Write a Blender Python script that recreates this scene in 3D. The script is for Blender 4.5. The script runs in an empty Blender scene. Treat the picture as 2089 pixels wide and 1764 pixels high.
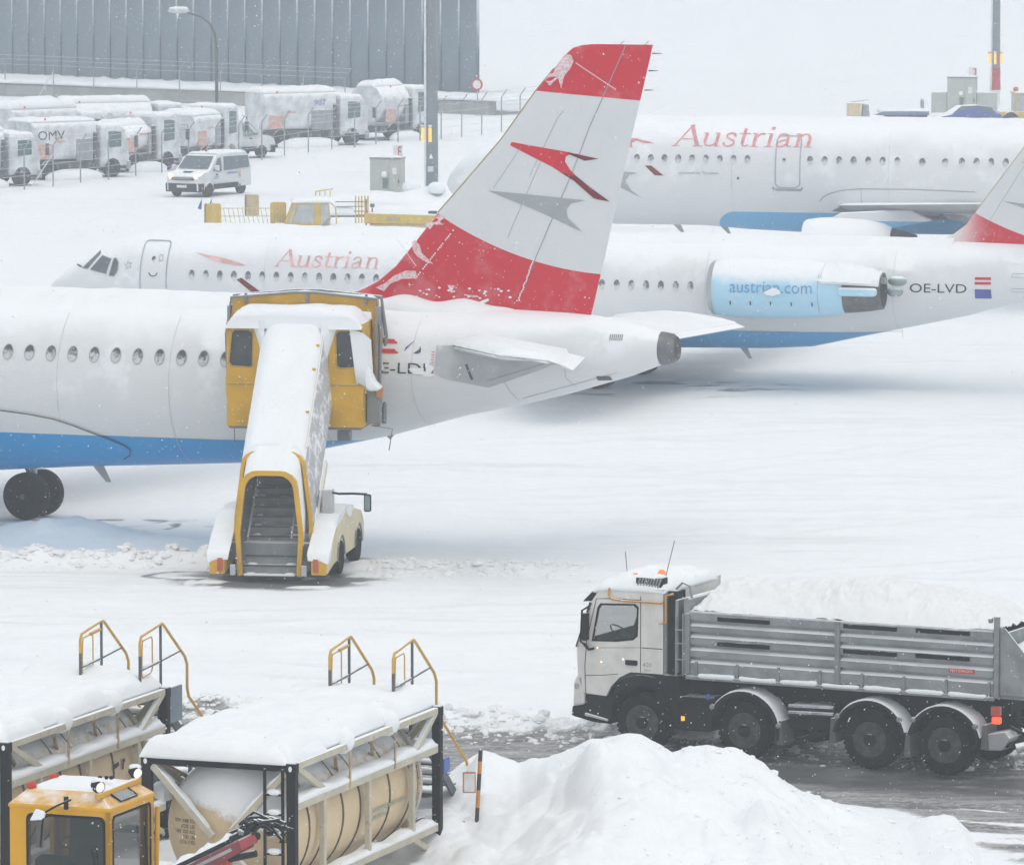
import bpy, bmesh, math, random
import numpy as np
from mathutils import Vector, Matrix, noise as mnoise

random.seed(7)
rng = np.random.default_rng(7)
SC = bpy.context.scene
COL = SC.collection
R = math.radians
PI = math.pi

# ------------------------------------------------------------------ camera, sky, sun, exposure
cam_d = bpy.data.cameras.new('camera')
cam = bpy.data.objects.new('camera', cam_d)
COL.objects.link(cam)
cam.location = (0, 0, 17.0)
cam.rotation_euler = (R(90) - math.atan(1234 / 12000), 0, 0)
cam_d.sensor_fit = 'HORIZONTAL'
cam_d.sensor_width = 36
cam_d.lens = 12000 / 2089 * 36
cam_d.clip_start = 1
cam_d.clip_end = 6000
SC.camera = cam

W = bpy.data.worlds.new('World')
SC.world = W
W.use_nodes = True
nt = W.node_tree
nt.nodes.clear()
sky = nt.nodes.new('ShaderNodeTexSky')
sky.sky_type = 'NISHITA'
sky.sun_disc = False
sky.sun_elevation = R(72)
sky.sun_rotation = R(150)
sky.dust_density = 6.0
sky.air_density = 1.0
hsv = nt.nodes.new('ShaderNodeHueSaturation')          # snow cloud: the blue is washed out
hsv.inputs['Saturation'].default_value = 0.7
bg = nt.nodes.new('ShaderNodeBackground')
bg.inputs['Strength'].default_value = 0.15
wo = nt.nodes.new('ShaderNodeOutputWorld')
nt.links.new(sky.outputs[0], hsv.inputs['Color'])
gam = nt.nodes.new('ShaderNodeGamma')                   # an even cloud sheet: glow round the sun and dark zenith level out
gam.inputs['Gamma'].default_value = 0.45
nt.links.new(hsv.outputs[0], gam.inputs['Color'])
lev = nt.nodes.new('ShaderNodeVectorMath')              # keeps the sheet's total light at the clear sky's level
lev.operation = 'MULTIPLY'
lev.inputs[1].default_value = (2.58, 2.63, 2.57)
nt.links.new(gam.outputs[0], lev.inputs[0])
nt.links.new(lev.outputs[0], bg.inputs['Color'])
nt.links.new(bg.outputs[0], wo.inputs['Surface'])

sun_d = bpy.data.lights.new('sun', 'SUN')
sun_d.energy = 0.5
sun_d.angle = R(170)
sun_d.color = (1.0, 0.985, 0.96)
sun = bpy.data.objects.new('sun', sun_d)
COL.objects.link(sun)
sun.rotation_euler = (R(18), 0, R(30))      # snow cloud: broad light from high up
SC.view_settings.view_transform = 'Standard'
SC.view_settings.look = 'None'
SC.view_settings.gamma = 1.0
SC.view_settings.use_curve_mapping = False
SC.view_settings.exposure = 0.13
SC.render.engine = 'CYCLES'
SC.cycles.use_denoising = True
SC.cycles.max_bounces = 8
SC.cycles.diffuse_bounces = 3
SC.cycles.glossy_bounces = 3
SC.cycles.transmission_bounces = 4
SC.cycles.transparent_max_bounces = 8
SC.cycles.volume_bounces = 1
SC.cycles.use_adaptive_sampling = True
SC.cycles.adaptive_threshold = 0.03
SC.cycles.adaptive_min_samples = 12

# ------------------------------------------------------------------ helpers
def lin(c):
    return tuple(((x / 255) / 12.92 if x / 255 <= .04045 else ((x / 255 + .055) / 1.055) ** 2.4) for x in c)

SNOW = (.86, .88, .905)
MATS = {}

class NT:
    """small wrapper to write node trees"""
    def __init__(s, t): s.t = t
    def n(s, kind, **kw):
        x = s.t.nodes.new('ShaderNode' + kind)
        for k, v in kw.items():
            if k in x.bl_rna.properties: setattr(x, k, v)
        return x
    def l(s, a, b): s.t.links.new(a, b)
    def m(s, op, a, b=None, c=None, clamp=False):
        x = s.t.nodes.new('ShaderNodeMath'); x.operation = op; x.use_clamp = clamp
        for i, v in enumerate((a, b, c)):
            if v is None: continue
            if isinstance(v, (int, float)): x.inputs[i].default_value = v
            else: s.l(v, x.inputs[i])
        return x.outputs[0]
    def mix(s, f, a, b):
        x = s.t.nodes.new('ShaderNodeMix'); x.data_type = 'RGBA'
        for i, v in ((0, f), (6, a), (7, b)):
            if isinstance(v, (int, float)): x.inputs[i].default_value = v
            elif isinstance(v, tuple): x.inputs[i].default_value = v if len(v) == 4 else (*v, 1)
            else: s.l(v, x.inputs[i])
        return x.outputs[2]
    def ramp(s, v, lo, hi):
        x = s.t.nodes.new('ShaderNodeMapRange'); x.interpolation_type = 'SMOOTHSTEP'
        s.l(v, x.inputs[0]); x.inputs[1].default_value = lo; x.inputs[2].default_value = hi
        return x.outputs[0]
    def noise(s, vec, scale, detail=3, rough=.55):
        x = s.t.nodes.new('ShaderNodeTexNoise')
        x.inputs['Scale'].default_value = scale; x.inputs['Detail'].default_value = detail
        x.inputs['Roughness'].default_value = rough
        if vec is not None: s.l(vec, x.inputs['Vector'])
        return x.outputs['Fac']

def new_mat(name):
    m = bpy.data.materials.new(name); m.use_nodes = True
    t = m.node_tree; t.nodes.clear()
    k = NT(t)
    out = k.n('OutputMaterial'); b = k.n('BsdfPrincipled'); k.l(b.outputs[0], out.inputs[0])
    return m, k, b

def mat(name, col, rough=.5, metal=0., var=.12, vscale=3., bump=0., bscale=20., snow=None, emit=None, estr=0., rust=0., coat=0., snoise=1.2, nrange=.32, trans=0., alpha=1., spec=.5):
    """painted or plain surface; snow=(lo,hi) lets wind-blown snow lie where the face looks up that much; rust adds stains"""
    if name in MATS: return MATS[name]
    m, k, b = new_mat(name)
    tc = k.n('TexCoord'); oc = tc.outputs['Object']
    n1 = k.noise(oc, vscale, 4)
    d = tuple(c * (1 - var) for c in col); u = tuple(min(1, c * (1 + var)) for c in col)
    c = k.mix(k.ramp(n1, .3, .7), d, u)
    if rust > 0:
        n3 = k.noise(oc, 7, 5, .7)
        c = k.mix(k.ramp(n3, .72 - rust * .25, .8), c, (.16, .07, .03))
    ro = rough
    b.inputs['Roughness'].default_value = rough
    b.inputs['Metallic'].default_value = metal
    b.inputs['Specular IOR Level'].default_value = spec
    if coat: b.inputs['Coat Weight'].default_value = coat
    if snow:
        g = k.n('NewGeometry'); sx = k.n('SeparateXYZ'); k.l(g.outputs['Normal'], sx.inputs[0])
        n2 = k.noise(oc, snoise * 2.2, 5, .65)
        v = k.m('ADD', sx.outputs['Z'], k.m('MULTIPLY', k.m('SUBTRACT', n2, .5), nrange * 2))
        f = k.ramp(v, snow[0], snow[1])
        c = k.mix(f, c, SNOW)
        k.l(k.m('ADD', k.m('MULTIPLY', f, .7 - rough), rough), b.inputs['Roughness'])
        if metal: k.l(k.m('MULTIPLY', k.m('SUBTRACT', 1., f), metal), b.inputs['Metallic'])
    k.l(c, b.inputs['Base Color'])
    if bump:
        bp = k.n('Bump'); bp.inputs['Strength'].default_value = bump; bp.inputs['Distance'].default_value = .05
        k.l(k.noise(oc, bscale, 4), bp.inputs['Height']); k.l(bp.outputs[0], b.inputs['Normal'])
    if emit:
        b.inputs['Emission Color'].default_value = (*emit, 1); b.inputs['Emission Strength'].default_value = estr
    if trans: b.inputs['Transmission Weight'].default_value = trans
    if alpha < 1: b.inputs['Alpha'].default_value = alpha
    MATS[name] = m
    return m

class MB:
    """collects faces, then links them as ONE mesh object"""
    def __init__(s): s.v = []; s.f = []
    def add(s, vs, fs):
        o = len(s.v); s.v += [tuple(v) for v in vs]; s.f += [tuple(i + o for i in f) for f in fs]; return s
    def box(s, x0, x1, y0, y1, z0, z1):
        return s.add([(x0, y0, z0), (x1, y0, z0), (x1, y1, z0), (x0, y1, z0), (x0, y0, z1), (x1, y0, z1), (x1, y1, z1), (x0, y1, z1)],
                     [(3, 2, 1, 0), (4, 5, 6, 7), (0, 1, 5, 4), (1, 2, 6, 5), (2, 3, 7, 6), (3, 0, 4, 7)])
    def bar(s, p, q, w, h=None, up=(0, 0, 1)):
        h = h or w; p = Vector(p); q = Vector(q); d = (q - p).normalized(); u = Vector(up)
        if abs(d.dot(u)) > .98: u = Vector((0, 1, 0))
        a = d.cross(u).normalized(); b = a.cross(d)
        vs = [c + a * (i * w / 2) + b * (j * h / 2) for c in (p, q) for i, j in ((-1, -1), (1, -1), (1, 1), (-1, 1))]
        return s.add(vs, [(0, 1, 2, 3), (7, 6, 5, 4), (0, 4, 5, 1), (1, 5, 6, 2), (2, 6, 7, 3), (3, 7, 4, 0)])
    def tube(s, pts, r, n=8, closed=False):
        pts = [Vector(p) for p in pts]; rr = r if isinstance(r, (list, tuple)) else [r] * len(pts)
        rings = []; ref = None
        for i, p in enumerate(pts):
            a = pts[(i - 1) % len(pts)] if (i or closed) else p; b = pts[(i + 1) % len(pts)] if (i < len(pts) - 1 or closed) else p
            d = (b - a).normalized()
            if ref is None: ref = Vector((0, 0, 1)) if abs(d.z) < .9 else Vector((0, 1, 0))
            e = d.cross(ref).normalized(); g = e.cross(d).normalized(); ref = g
            rings.append([p + (e * math.cos(t) + g * math.sin(t)) * rr[i] for t in [2 * PI * j / n for j in range(n)]])
        return s.loft(rings, not closed, closed)
    def loft(s, rings, caps=True, closed=False):
        n = len(rings[0]); vs = [v for r in rings for v in r]; fs = []; m = len(rings)
        for i in range(m if closed else m - 1):
            a, b = i * n, ((i + 1) % m) * n
            fs += [(a + j, a + (j + 1) % n, b + (j + 1) % n, b + j) for j in range(n)]
        if caps: fs += [tuple(range(n - 1, -1, -1)), tuple(range((m - 1) * n, m * n))]
        return s.add(vs, fs)
    def cyl(s, p, q, r, r2=None, n=16): return s.tube([p, q], [r, r if r2 is None else r2], n)
    def lathe(s, prof, o, axis, n=28, caps=True):
        """prof: (radius, distance along axis)"""
        o = Vector(o); d = Vector(axis).normalized(); u = Vector((0, 0, 1)) if abs(d.z) < .9 else Vector((1, 0, 0))
        e = d.cross(u).normalized(); g = e.cross(d)
        return s.loft([[o + d * t + (e * math.cos(a) + g * math.sin(a)) * r for a in [2 * PI * j / n for j in range(n)]] for r, t in prof], caps)
    def prism(s, poly, a, b, axis='y'):
        mp = {'y': lambda p, d: (p[0], d, p[1]), 'x': lambda p, d: (d, p[0], p[1]), 'z': lambda p, d: (p[0], p[1], d)}[axis]
        n = len(poly)
        return s.add([mp(p, a) for p in poly] + [mp(p, b) for p in poly],
                     [tuple(range(n)), tuple(range(2 * n - 1, n - 1, -1))] + [(i, i + n, (i + 1) % n + n, (i + 1) % n) for i in range(n)])
    def strip(s, line, a, b, axis='y', closed=False):
        """open profile line extruded as a sheet"""
        mp = {'y': lambda p, d: (p[0], d, p[1]), 'x': lambda p, d: (d, p[0], p[1]), 'z': lambda p, d: (p[0], p[1], d)}[axis]
        n = len(line)
        return s.add([mp(p, a) for p in line] + [mp(p, b) for p in line], [(i, i + 1, i + 1 + n, i + n) for i in range(n - 1)] + ([(n - 1, 0, n, 2 * n - 1)] if closed else []))
    def sphere(s, c, r, n=12, sz=None):
        rx, ry, rz = sz or (r, r, r); m = n // 2; rings = []
        for i in range(1, m):
            t = PI * i / m
            rings.append([(c[0] + rx * math.sin(t) * math.cos(2 * PI * j / n), c[1] + ry * math.sin(t) * math.sin(2 * PI * j / n), c[2] - rz * math.cos(t)) for j in range(n)])
        return s.loft(rings, True)
    def sheet(s, X, Y, Z):
        """grid of points (2-D arrays)"""
        h, w = X.shape; vs = list(zip(X.ravel().tolist(), Y.ravel().tolist(), Z.ravel().tolist()))
        fs = [(i * w + j, i * w + j + 1, (i + 1) * w + j + 1, (i + 1) * w + j) for i in range(h - 1) for j in range(w - 1)]
        return s.add(vs, fs)
    def mesh(s, name):
        me = bpy.data.meshes.new(name); me.from_pydata(s.v, [], s.f); me.update(); return me
    def build(s, name, m, parent=None, smooth=None, bevel=0., fix=True, seg=2):
        me = s.mesh(name)
        if fix:
            b = bmesh.new(); b.from_mesh(me); bmesh.ops.recalc_face_normals(b, faces=b.faces); b.to_mesh(me); b.free()
        return put(name, me, m, parent, smooth, bevel, seg=seg)

def put(name, me, m, parent=None, smooth=None, bevel=0., loc=None, seg=2):
    if m is not None and len(me.materials) == 0: me.materials.append(m)
    if smooth is not None:
        me.shade_smooth()
        if smooth < 180: me.set_sharp_from_angle(angle=R(smooth))
    o = bpy.data.objects.new(name, me); COL.objects.link(o); o.parent = parent
    if loc: o.location = loc
    if bevel:
        bv = o.modifiers.new('bevel', 'BEVEL'); bv.width = bevel; bv.segments = seg; bv.limit_method = 'ANGLE'; bv.angle_limit = R(35)
        bv.use_clamp_overlap = True
    return o

def tag(o, label, cat, group=None):
    o['label'] = label; o['category'] = cat
    if group: o['group'] = group
    return o
def struct(o): o['kind'] = 'structure'; return o
def thing(name, label, cat, loc=(0, 0, 0), rz=0., group=None):
    o = bpy.data.objects.new(name, None); COL.objects.link(o)
    o.location = loc; o.rotation_euler = (0, 0, R(rz)); o.empty_display_size = .3
    return tag(o, label, cat, group)
def dup(o, parent=None, loc=None):
    c = o.copy(); COL.objects.link(c)
    if parent is not None: c.parent = parent
    if loc is not None: c.location = loc
    for ch in list(o.children): dup(ch, c)
    return c

# smooth value noise on arrays
def vnoise(x, y, seed=0):
    x = np.asarray(x, float); y = np.asarray(y, float)
    xi = np.floor(x).astype(np.int64); yi = np.floor(y).astype(np.int64); fx = x - xi; fy = y - yi
    fx = fx * fx * fx * (fx * (fx * 6 - 15) + 10); fy = fy * fy * fy * (fy * (fy * 6 - 15) + 10)
    def h(a, b):
        n = (a * 374761393 + b * 668265263 + seed * 1442695041) & 0xffffffff
        n = ((n ^ (n >> 13)) * 1274126177) & 0xffffffff
        return ((n ^ (n >> 16)) & 0xffff) / 65535.
    return (h(xi, yi) * (1 - fx) + h(xi + 1, yi) * fx) * (1 - fy) + (h(xi, yi + 1) * (1 - fx) + h(xi + 1, yi + 1) * fx) * fy
def fbm(x, y, seed=0, octs=4, gain=.5):
    a, s, t = 1., 0., 0.
    for i in range(octs):
        s = s + a * (vnoise(x * 2 ** i, y * 2 ** i, seed + i * 17) - .5); t += a; a *= gain
    return s / t * 2
def sstep(x, a, b):
    t = np.clip((x - a) / (b - a), 0, 1); return t * t * (3 - 2 * t)

def text2d(s, size=1., shear=0.):
    """outline text as flat 2-D triangles, (verts, faces), baseline at 0"""
    cu = bpy.data.curves.new('t', 'FONT'); cu.body = s; cu.size = size; cu.shear = shear; cu.resolution_u = 3
    o = bpy.data.objects.new('t', cu); COL.objects.link(o)
    bpy.context.view_layer.update()
    me = o.to_mesh(); v = [(p.co.x, p.co.y) for p in me.vertices]; f = [tuple(p.vertices) for p in me.polygons]
    o.to_mesh_clear(); bpy.data.objects.remove(o); bpy.data.curves.remove(cu)
    return v, f
def fit2d(v, x0, x1, z0, z1):
    a = min(p[0] for p in v); b = max(p[0] for p in v); c = min(p[1] for p in v); d = max(p[1] for p in v)
    return [(x0 + (p[0] - a) / (b - a) * (x1 - x0), z0 + (p[1] - c) / (d - c) * (z1 - z0)) for p in v]
def drape(name, v2, f2, surf, m, parent, off=.006, step=.12, smooth=True):
    """flat marks (x,z) laid on a curved skin: cut finely, then pushed onto surf(x,z) -> (x,y,z)"""
    b = bmesh.new()
    vs = [b.verts.new((p[0], 0, p[1])) for p in v2]
    for f in f2:
        try: b.faces.new([vs[i] for i in f])
        except ValueError: pass
    xs = [p[0] for p in v2]; zs = [p[1] for p in v2]
    for lo, hi, nrm, ax in ((min(zs), max(zs), (0, 0, 1), 2), (min(xs), max(xs), (1, 0, 0), 0)):
        st = step if ax == 2 else step * 4
        k = math.ceil(lo / st + 1e-6)
        while k * st < hi:
            c = [0, 0, 0]; c[ax] = k * st
            bmesh.ops.bisect_plane(b, geom=b.verts[:] + b.edges[:] + b.faces[:], plane_co=c, plane_no=nrm, dist=1e-5); k += 1
    for v in b.verts: v.co = surf(v.co.x, v.co.z, off)
    bmesh.ops.recalc_face_normals(b, faces=b.faces)
    me = bpy.data.meshes.new(name); b.to_mesh(me); b.free()
    return put(name, me, m, parent, 180 if smooth else None)
def tri_poly(poly):
    from mathutils.geometry import tessellate_polygon
    t = tessellate_polygon([[Vector((p[0], p[1], 0)) for p in poly]])
    return poly, [tuple(x) for x in t]
def stroke2d(pts, w):
    """a pen line as 2-D quads"""
    n = len(pts); ws = w if isinstance(w, (list, tuple)) else [w] * n; vs = []; fs = []
    for i, p in enumerate(pts):
        a = pts[max(i - 1, 0)]; b = pts[min(i + 1, n - 1)]; dx, dy = b[0] - a[0], b[1] - a[1]; L = math.hypot(dx, dy) or 1
        nx, ny = -dy / L * ws[i] / 2, dx / L * ws[i] / 2
        vs += [(p[0] + nx, p[1] + ny), (p[0] - nx, p[1] - ny)]
    for i in range(n - 1): fs.append((2 * i, 2 * i + 1, 2 * i + 3, 2 * i + 2))
    return vs, fs
def ring_pts(cx, cz, rx, rz, n=16): return [(cx + rx * math.cos(2 * PI * i / n), cz + rz * math.sin(2 * PI * i / n)) for i in range(n)]
def rrect(x0, x1, z0, z1, r, n=4):
    p = []
    for cx, cz, a in ((x1 - r, z1 - r, 0), (x0 + r, z1 - r, 90), (x0 + r, z0 + r, 180), (x1 - r, z0 + r, 270)):
        p += [(cx + r * math.cos(R(a + 90 * i / n)), cz + r * math.sin(R(a + 90 * i / n))) for i in range(n + 1)]
    return p
def holed(name, outer, holes, y0, y1, m, parent, axis='y', bevel=0.):
    """flat plate with openings, given thickness"""
    b = bmesh.new(); loops = []
    mp = {'y': lambda p: (p[0], y0, p[1]), 'x': lambda p: (y0, p[0], p[1])}[axis]
    es = []
    for lp in [outer] + holes:
        vs = [b.verts.new(mp(p)) for p in lp]
        es += [b.edges.new((vs[i], vs[(i + 1) % len(vs)])) for i in range(len(vs))]
    bmesh.ops.triangle_fill(b, use_beauty=True, use_dissolve=False, edges=es)
    fs = b.faces[:]
    ex = bmesh.ops.extrude_face_region(b, geom=fs)
    d = Vector((0, y1 - y0, 0)) if axis == 'y' else Vector((y1 - y0, 0, 0))
    bmesh.ops.translate(b, vec=d, verts=[e for e in ex['geom'] if isinstance(e, bmesh.types.BMVert)])
    bmesh.ops.recalc_face_normals(b, faces=b.faces)
    me = bpy.data.meshes.new(name); b.to_mesh(me); b.free()
    return put(name, me, m, parent, None, bevel)

def snow_slab(name, x0, x1, y0, y1, zf, t, parent, seed=0, nx=40, ny=40, rad=.3, bump=.05, over=.04, m=None, low=0.):
    """lying snow: a soft-edged slab over a rectangle, zf(x,y) is what it lies on"""
    gx = np.linspace(0, 1, nx); gy = np.linspace(0, 1, ny)
    gx = .5 - .5 * np.cos(gx * PI) * (.6 + .4 * np.abs(np.cos(gx * PI))); gy = .5 - .5 * np.cos(gy * PI) * (.6 + .4 * np.abs(np.cos(gy * PI)))
    U, V = np.meshgrid(gx, gy)
    X = x0 - over + U * (x1 - x0 + 2 * over); Y = y0 - over + V * (y1 - y0 + 2 * over)
    dx = np.minimum(X - (x0 - over), (x1 + over) - X); dy = np.minimum(Y - (y0 - over), (y1 + over) - Y)
    def e(d): q = np.clip(d / rad, 0, 1); return np.sqrt(np.maximum(0, 1 - (1 - q) ** 2))
    E = e(dx) * e(dy)
    base = np.vectorize(zf)(X, Y).astype(float)
    nz = fbm(X * 1.1 + seed, Y * 1.1, seed, 3)
    Z = base + E * (t * (1 + .35 * nz) + bump * fbm(X * 4, Y * 4, seed + 5, 3)) - low * (1 - E)
    mb = MB().sheet(X, Y, Z)
    # skirt down to what it lies on
    h, w = X.shape
    idx = [(0, j) for j in range(w)] + [(i, w - 1) for i in range(1, h)] + [(h - 1, j) for j in range(w - 2, -1, -1)] + [(i, 0) for i in range(h - 2, 0, -1)]
    o = len(mb.v); ins = .06
    for i, j in idx:
        mb.v.append((min(max(X[i, j], x0 + ins), x1 - ins), min(max(Y[i, j], y0 + ins), y1 - ins), float(base[i, j]) - low - .03))
    n = len(idx)
    for k in range(n):
        a = idx[k][0] * w + idx[k][1]; b = idx[(k + 1) % n][0] * w + idx[(k + 1) % n][1]
        mb.f.append((a, b, o + (k + 1) % n, o + k))
    return mb.build(name, m or MATS['snow'], parent, 180)

# ------------------------------------------------------------------ shared materials
def make_snow(name, col, lumps=0., dirt=0., bs=9.):
    m, k, b = new_mat(name)
    tc = k.n('TexCoord'); oc = tc.outputs['Object']
    n1 = k.noise(oc, 1.3, 4)
    c = k.mix(k.ramp(n1, .35, .7), tuple(x * .965 for x in col), col)
    if dirt:
        nd = k.noise(oc, 11, 6, .75)
        c = k.mix(k.m('MULTIPLY', k.ramp(nd, .6, .78), dirt), c, (.42, .40, .38))
    k.l(c, b.inputs['Base Color']); b.inputs['Roughness'].default_value = .75
    b.inputs['Specular IOR Level'].default_value = .25
    bp = k.n('Bump'); bp.inputs['Strength'].default_value = .35; bp.inputs['Distance'].default_value = .04
    k.l(k.m('ADD', k.noise(oc, bs, 5, .6), k.m('MULTIPLY', k.noise(oc, bs * 5, 3), .25)), bp.inputs['Height'])
    k.l(bp.outputs[0], b.inputs['Normal'])
    MATS[name] = m
    return m
make_snow('snow', SNOW)
make_snow('snow_dirty', (.83, .835, .84), dirt=.55, bs=14)
make_snow('snow_load', (.82, .83, .84), dirt=.8, bs=16)
# ------------------------------------------------------------------ ground: one sheet of snow, slush road, drifts
def road_d(x, y):
    """0 at the far road edge, 1 at the near one"""
    far = 111.0 - .355 * (x + 1.16); near = 100.7 - .355 * (x - 8.85)
    return (far - y) / (far - near)
def along(x, y): return x * .942 - y * .335
def across(x, y): return x * .335 + y * .942
def seg_d(x, y, ax, ay, bx, by):
    dx, dy = bx - ax, by - ay; t = np.clip(((x - ax) * dx + (y - ay) * dy) / (dx * dx + dy * dy), 0, 1)
    return np.hypot(x - ax - t * dx, y - ay - t * dy), t
def gb(x, y, cx, cy, rx, ry, h, a=0.):
    c, s = math.cos(R(a)), math.sin(R(a)); u = ((x - cx) * c + (y - cy) * s) / rx; v = (-(x - cx) * s + (y - cy) * c) / ry
    return h * np.exp(-(u * u + v * v))
def ground_fields(x, y):
    d = road_d(x, y)
    e = .16 * fbm(x * .5, y * .5, 3, 4) + .05 * fbm(x * 2.5, y * 2.5, 4, 3)
    slush = sstep(d, -.05 + e, .10 + e) * (1 - sstep(d, .93 + e * .6, 1.06 + e * .6))
    slush = slush * sstep(y, 88, 96)
    z = .05 * fbm(x * .16, y * .16, 1, 3) + .03 * fbm(x * .8, y * .8, 2, 3)
    # churned bank along the far road edge and lumps on the road
    bank = np.exp(-((d + .06) / .085) ** 2)
    lump = np.maximum(0, fbm(x * 2.2, y * 1.6, 11, 4, .6))
    z = z + bank * (.10 + .32 * lump) - .07 * slush
    aa, cc = along(x, y), across(x, y)
    z = z + slush * (.035 * fbm(aa * .35, cc * 3.2, 21, 4, .6) + .02 * fbm(x * 5, y * 5, 22, 2))
    # side tracks off the road bottom right
    tr = np.exp(-((d - 1.25) / .2) ** 2) * sstep(x, 6.5, 9)
    slush = np.maximum(slush, .55 * tr * sstep(fbm(aa * .3, cc * 2.6, 31, 4), -.15, .35))
    cor = sstep(x + .25 * (y - 96), 7.6, 8.6) * (1 - sstep(d, 1.0, 1.9) * .3) * sstep(d, .9, 1.0) * sstep(y, 80, 90)
    slush = np.maximum(slush, cor * (.25 + .6 * sstep(fbm(aa * .3, cc * 2.2, 33, 4), -.25, .3)))
    # plough windrow beside the first airliner, cut by the stair truck
    dd, t = seg_d(x, y, -15, 135.6, -7.0, 135.2)
    wr = np.exp(-(dd / .55) ** 2)
    z = z + wr * (.34 + .30 * np.maximum(-.4, fbm(x * 1.9, y * 1.9, 41, 4, .6)))
    dd2, t2 = seg_d(x, y, -3.2, 134.8, 1.6, 134.0)
    wr2 = np.exp(-(dd2 / .7) ** 2)
    z = z + wr2 * (.16 + .22 * np.maximum(-.3, fbm(x * 1.7, y * 1.7, 43, 4, .6)))
    # low ploughed shoulder between apron and road
    sh = 122.6 - .245 * (x + 10.8)
    z = z + .20 * np.exp(-((y - sh - 1.1) / 1.0) ** 2) + .07 * np.exp(-((y - sh + 4) / 1.5) ** 2)
    groove = np.exp(-((y - sh + .15) / .22) ** 2) * sstep(fbm(x * .5, y * .5, 51, 3), -.5, .3) * (1 - sstep(x, -4, 3) * .6)
    z = z - .05 * groove
    # pile by the main wheels, blue belly bounce and shade tinted into its snow
    pile = gb(x, y, -10.8, 140.4, 1.7, .9, .50) + gb(x, y, -8.6, 139.4, 1.6, .9, .16)
    z = z + pile * (1 + .35 * fbm(x * 2.4, y * 2.4, 61, 3))
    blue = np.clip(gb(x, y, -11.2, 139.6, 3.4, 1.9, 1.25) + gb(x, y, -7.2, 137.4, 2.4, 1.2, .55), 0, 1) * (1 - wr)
    # blown ground beyond: ripples, plough tracks on the apron
    ap = sstep(y, 116, 122) * (1 - sstep(y, 230, 300))
    z = z + ap * .030 * fbm(aa * .10, cc * 1.1, 71, 4) + ap * .02 * fbm(x * .09 + y * .35, x * .8 - y * .2, 72, 3)
    # far heaps
    for cx, cy, rx, ry, h in ((-27, 318, 5, 6, 1.5), (-24, 322, 4, 5, 1.1), (-17.5, 330, 6, 6, 1.0), (-30, 306, 4, 5, .8), (-12, 338, 6, 5, .7), (-34, 316, 6, 6, 1.3)):
        z = z + gb(x, y, cx, cy, rx, ry, h) * (1 + .3 * fbm(x * .6, y * .6, 81, 3))
    for cx, cy, rx, ry, h in ((-6.2, 262, 3.6, 1.3, .9), (-3.0, 263, 1.5, 1.0, .9), (-1.9, 264, 1.6, .9, .6), (-8.5, 259, 2.4, 1.3, .5)):
        z = z + gb(x, y, cx, cy, rx, ry, h) * (1 + .2 * fbm(x * .8, y * .8, 82, 3))
    # wet asphalt and dark patches, with shade of stairs and groove painted in
    wet_shade = gb(x, y, -12.2, 143.2, 2.6, .9, 1.3) * sstep(fbm(x * 1.1, y * 1.6, 91, 4, .6), -.35, .15)
    ring, _ = seg_d(x, y, -10.2, 143.4, -9.4, 143.2); wet_shade = np.maximum(wet_shade, .9 * np.exp(-((ring - 1.15) / .16) ** 2) * sstep(fbm(x * 1.6, y * 1.6, 92, 3), -.35, .15))
    ring = np.hypot((x + 7.3) / 1.25, (y - 133.4) / .85); wet_shade = np.maximum(wet_shade, .85 * np.exp(-((ring - .85) / .11) ** 2))
    wet_shade = np.maximum(wet_shade, gb(x, y, -5.3, 132.7, 2.0, 1.5, 1.9) * sstep(fbm(x * 1.4, y * 1.4, 93, 3), -.6, -.1))  # stair truck's shadow painted in over damp ground
    wet_shade = np.maximum(wet_shade, gb(x, y, -4.0, 136.0, .8, 1.9, 1.0) * sstep(fbm(x * 1.4, y * 1.4, 94, 3), -.5, .1))
    fk = gb(x, y, 4.6, 178.6, 4.2, 2.6, 1.2) * sstep(fbm(x * .45 + 3, y * 1.1, 95, 4, .6), -.12, .3)  # dark streaks below the regional jet's gear
    wet_shade = np.maximum(wet_shade, fk)
    wet_shade = np.maximum(wet_shade, .55 * gb(x, y, -9.5, 143.6, 6.5, 2.2, 1.) * sstep(fbm(x * .6, y * 1.3, 96, 4, .6), .05, .5))
    z = z - .05 * np.clip(wet_shade, 0, 1)
    wet_shade = np.maximum(wet_shade, .30 * groove)  # soft shadow line of the groove darkened into the colour
    tk = np.exp(-((d - .50) / .30) ** 2)
    wet2 = slush * tk * sstep(x, .5, 3.0) * .75           # churned dark slush where the lorry stands
    wet_shade = np.maximum(wet_shade, wet2 * sstep(fbm(aa * .4, cc * 2.5, 97, 3), -.7, .1))
    # tyre tracks crossing the apron: pairs of shallow ruts
    trk = np.zeros_like(x)
    for i, (a0, b0, c0, lo, hi) in enumerate(((150, .25, .010, -6, 16), (145.5, -.18, .016, -2, 18), (163, .45, .0, -4, 18), (127.5, .12, -.006, -14, 12), (172, -.28, .008, 2, 20), (138.5, .5, .012, 0, 15), (156, -.42, .014, -6, 14), (124.8, -.05, .003, -12, 10), (131, .3, .012, -2, 14), (168, .15, -.01, 0, 18), (116.5, -.28, .002, -10, 2), (147, .05, .004, -2, 17), (152.5, .6, .02, 2, 16))):
        yc_ = a0 + b0 * x + c0 * x * x; fade = sstep(x, lo, lo + 3) * (1 - sstep(x, hi - 4, hi))
        for s_ in (-.92, .92):
            dd_ = np.abs(y - yc_ - s_ * (1 + .2 * abs(b0))); q_ = np.exp(-(dd_ / .22) ** 2) * fade * (.45 + .55 * sstep(fbm(x * .7 + i, y * .7, 131 + i, 3), -.3, .3))
            z = z - .035 * q_ + .02 * np.exp(-((dd_ - .42) / .14) ** 2) * fade; trk = np.maximum(trk, q_)
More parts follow.
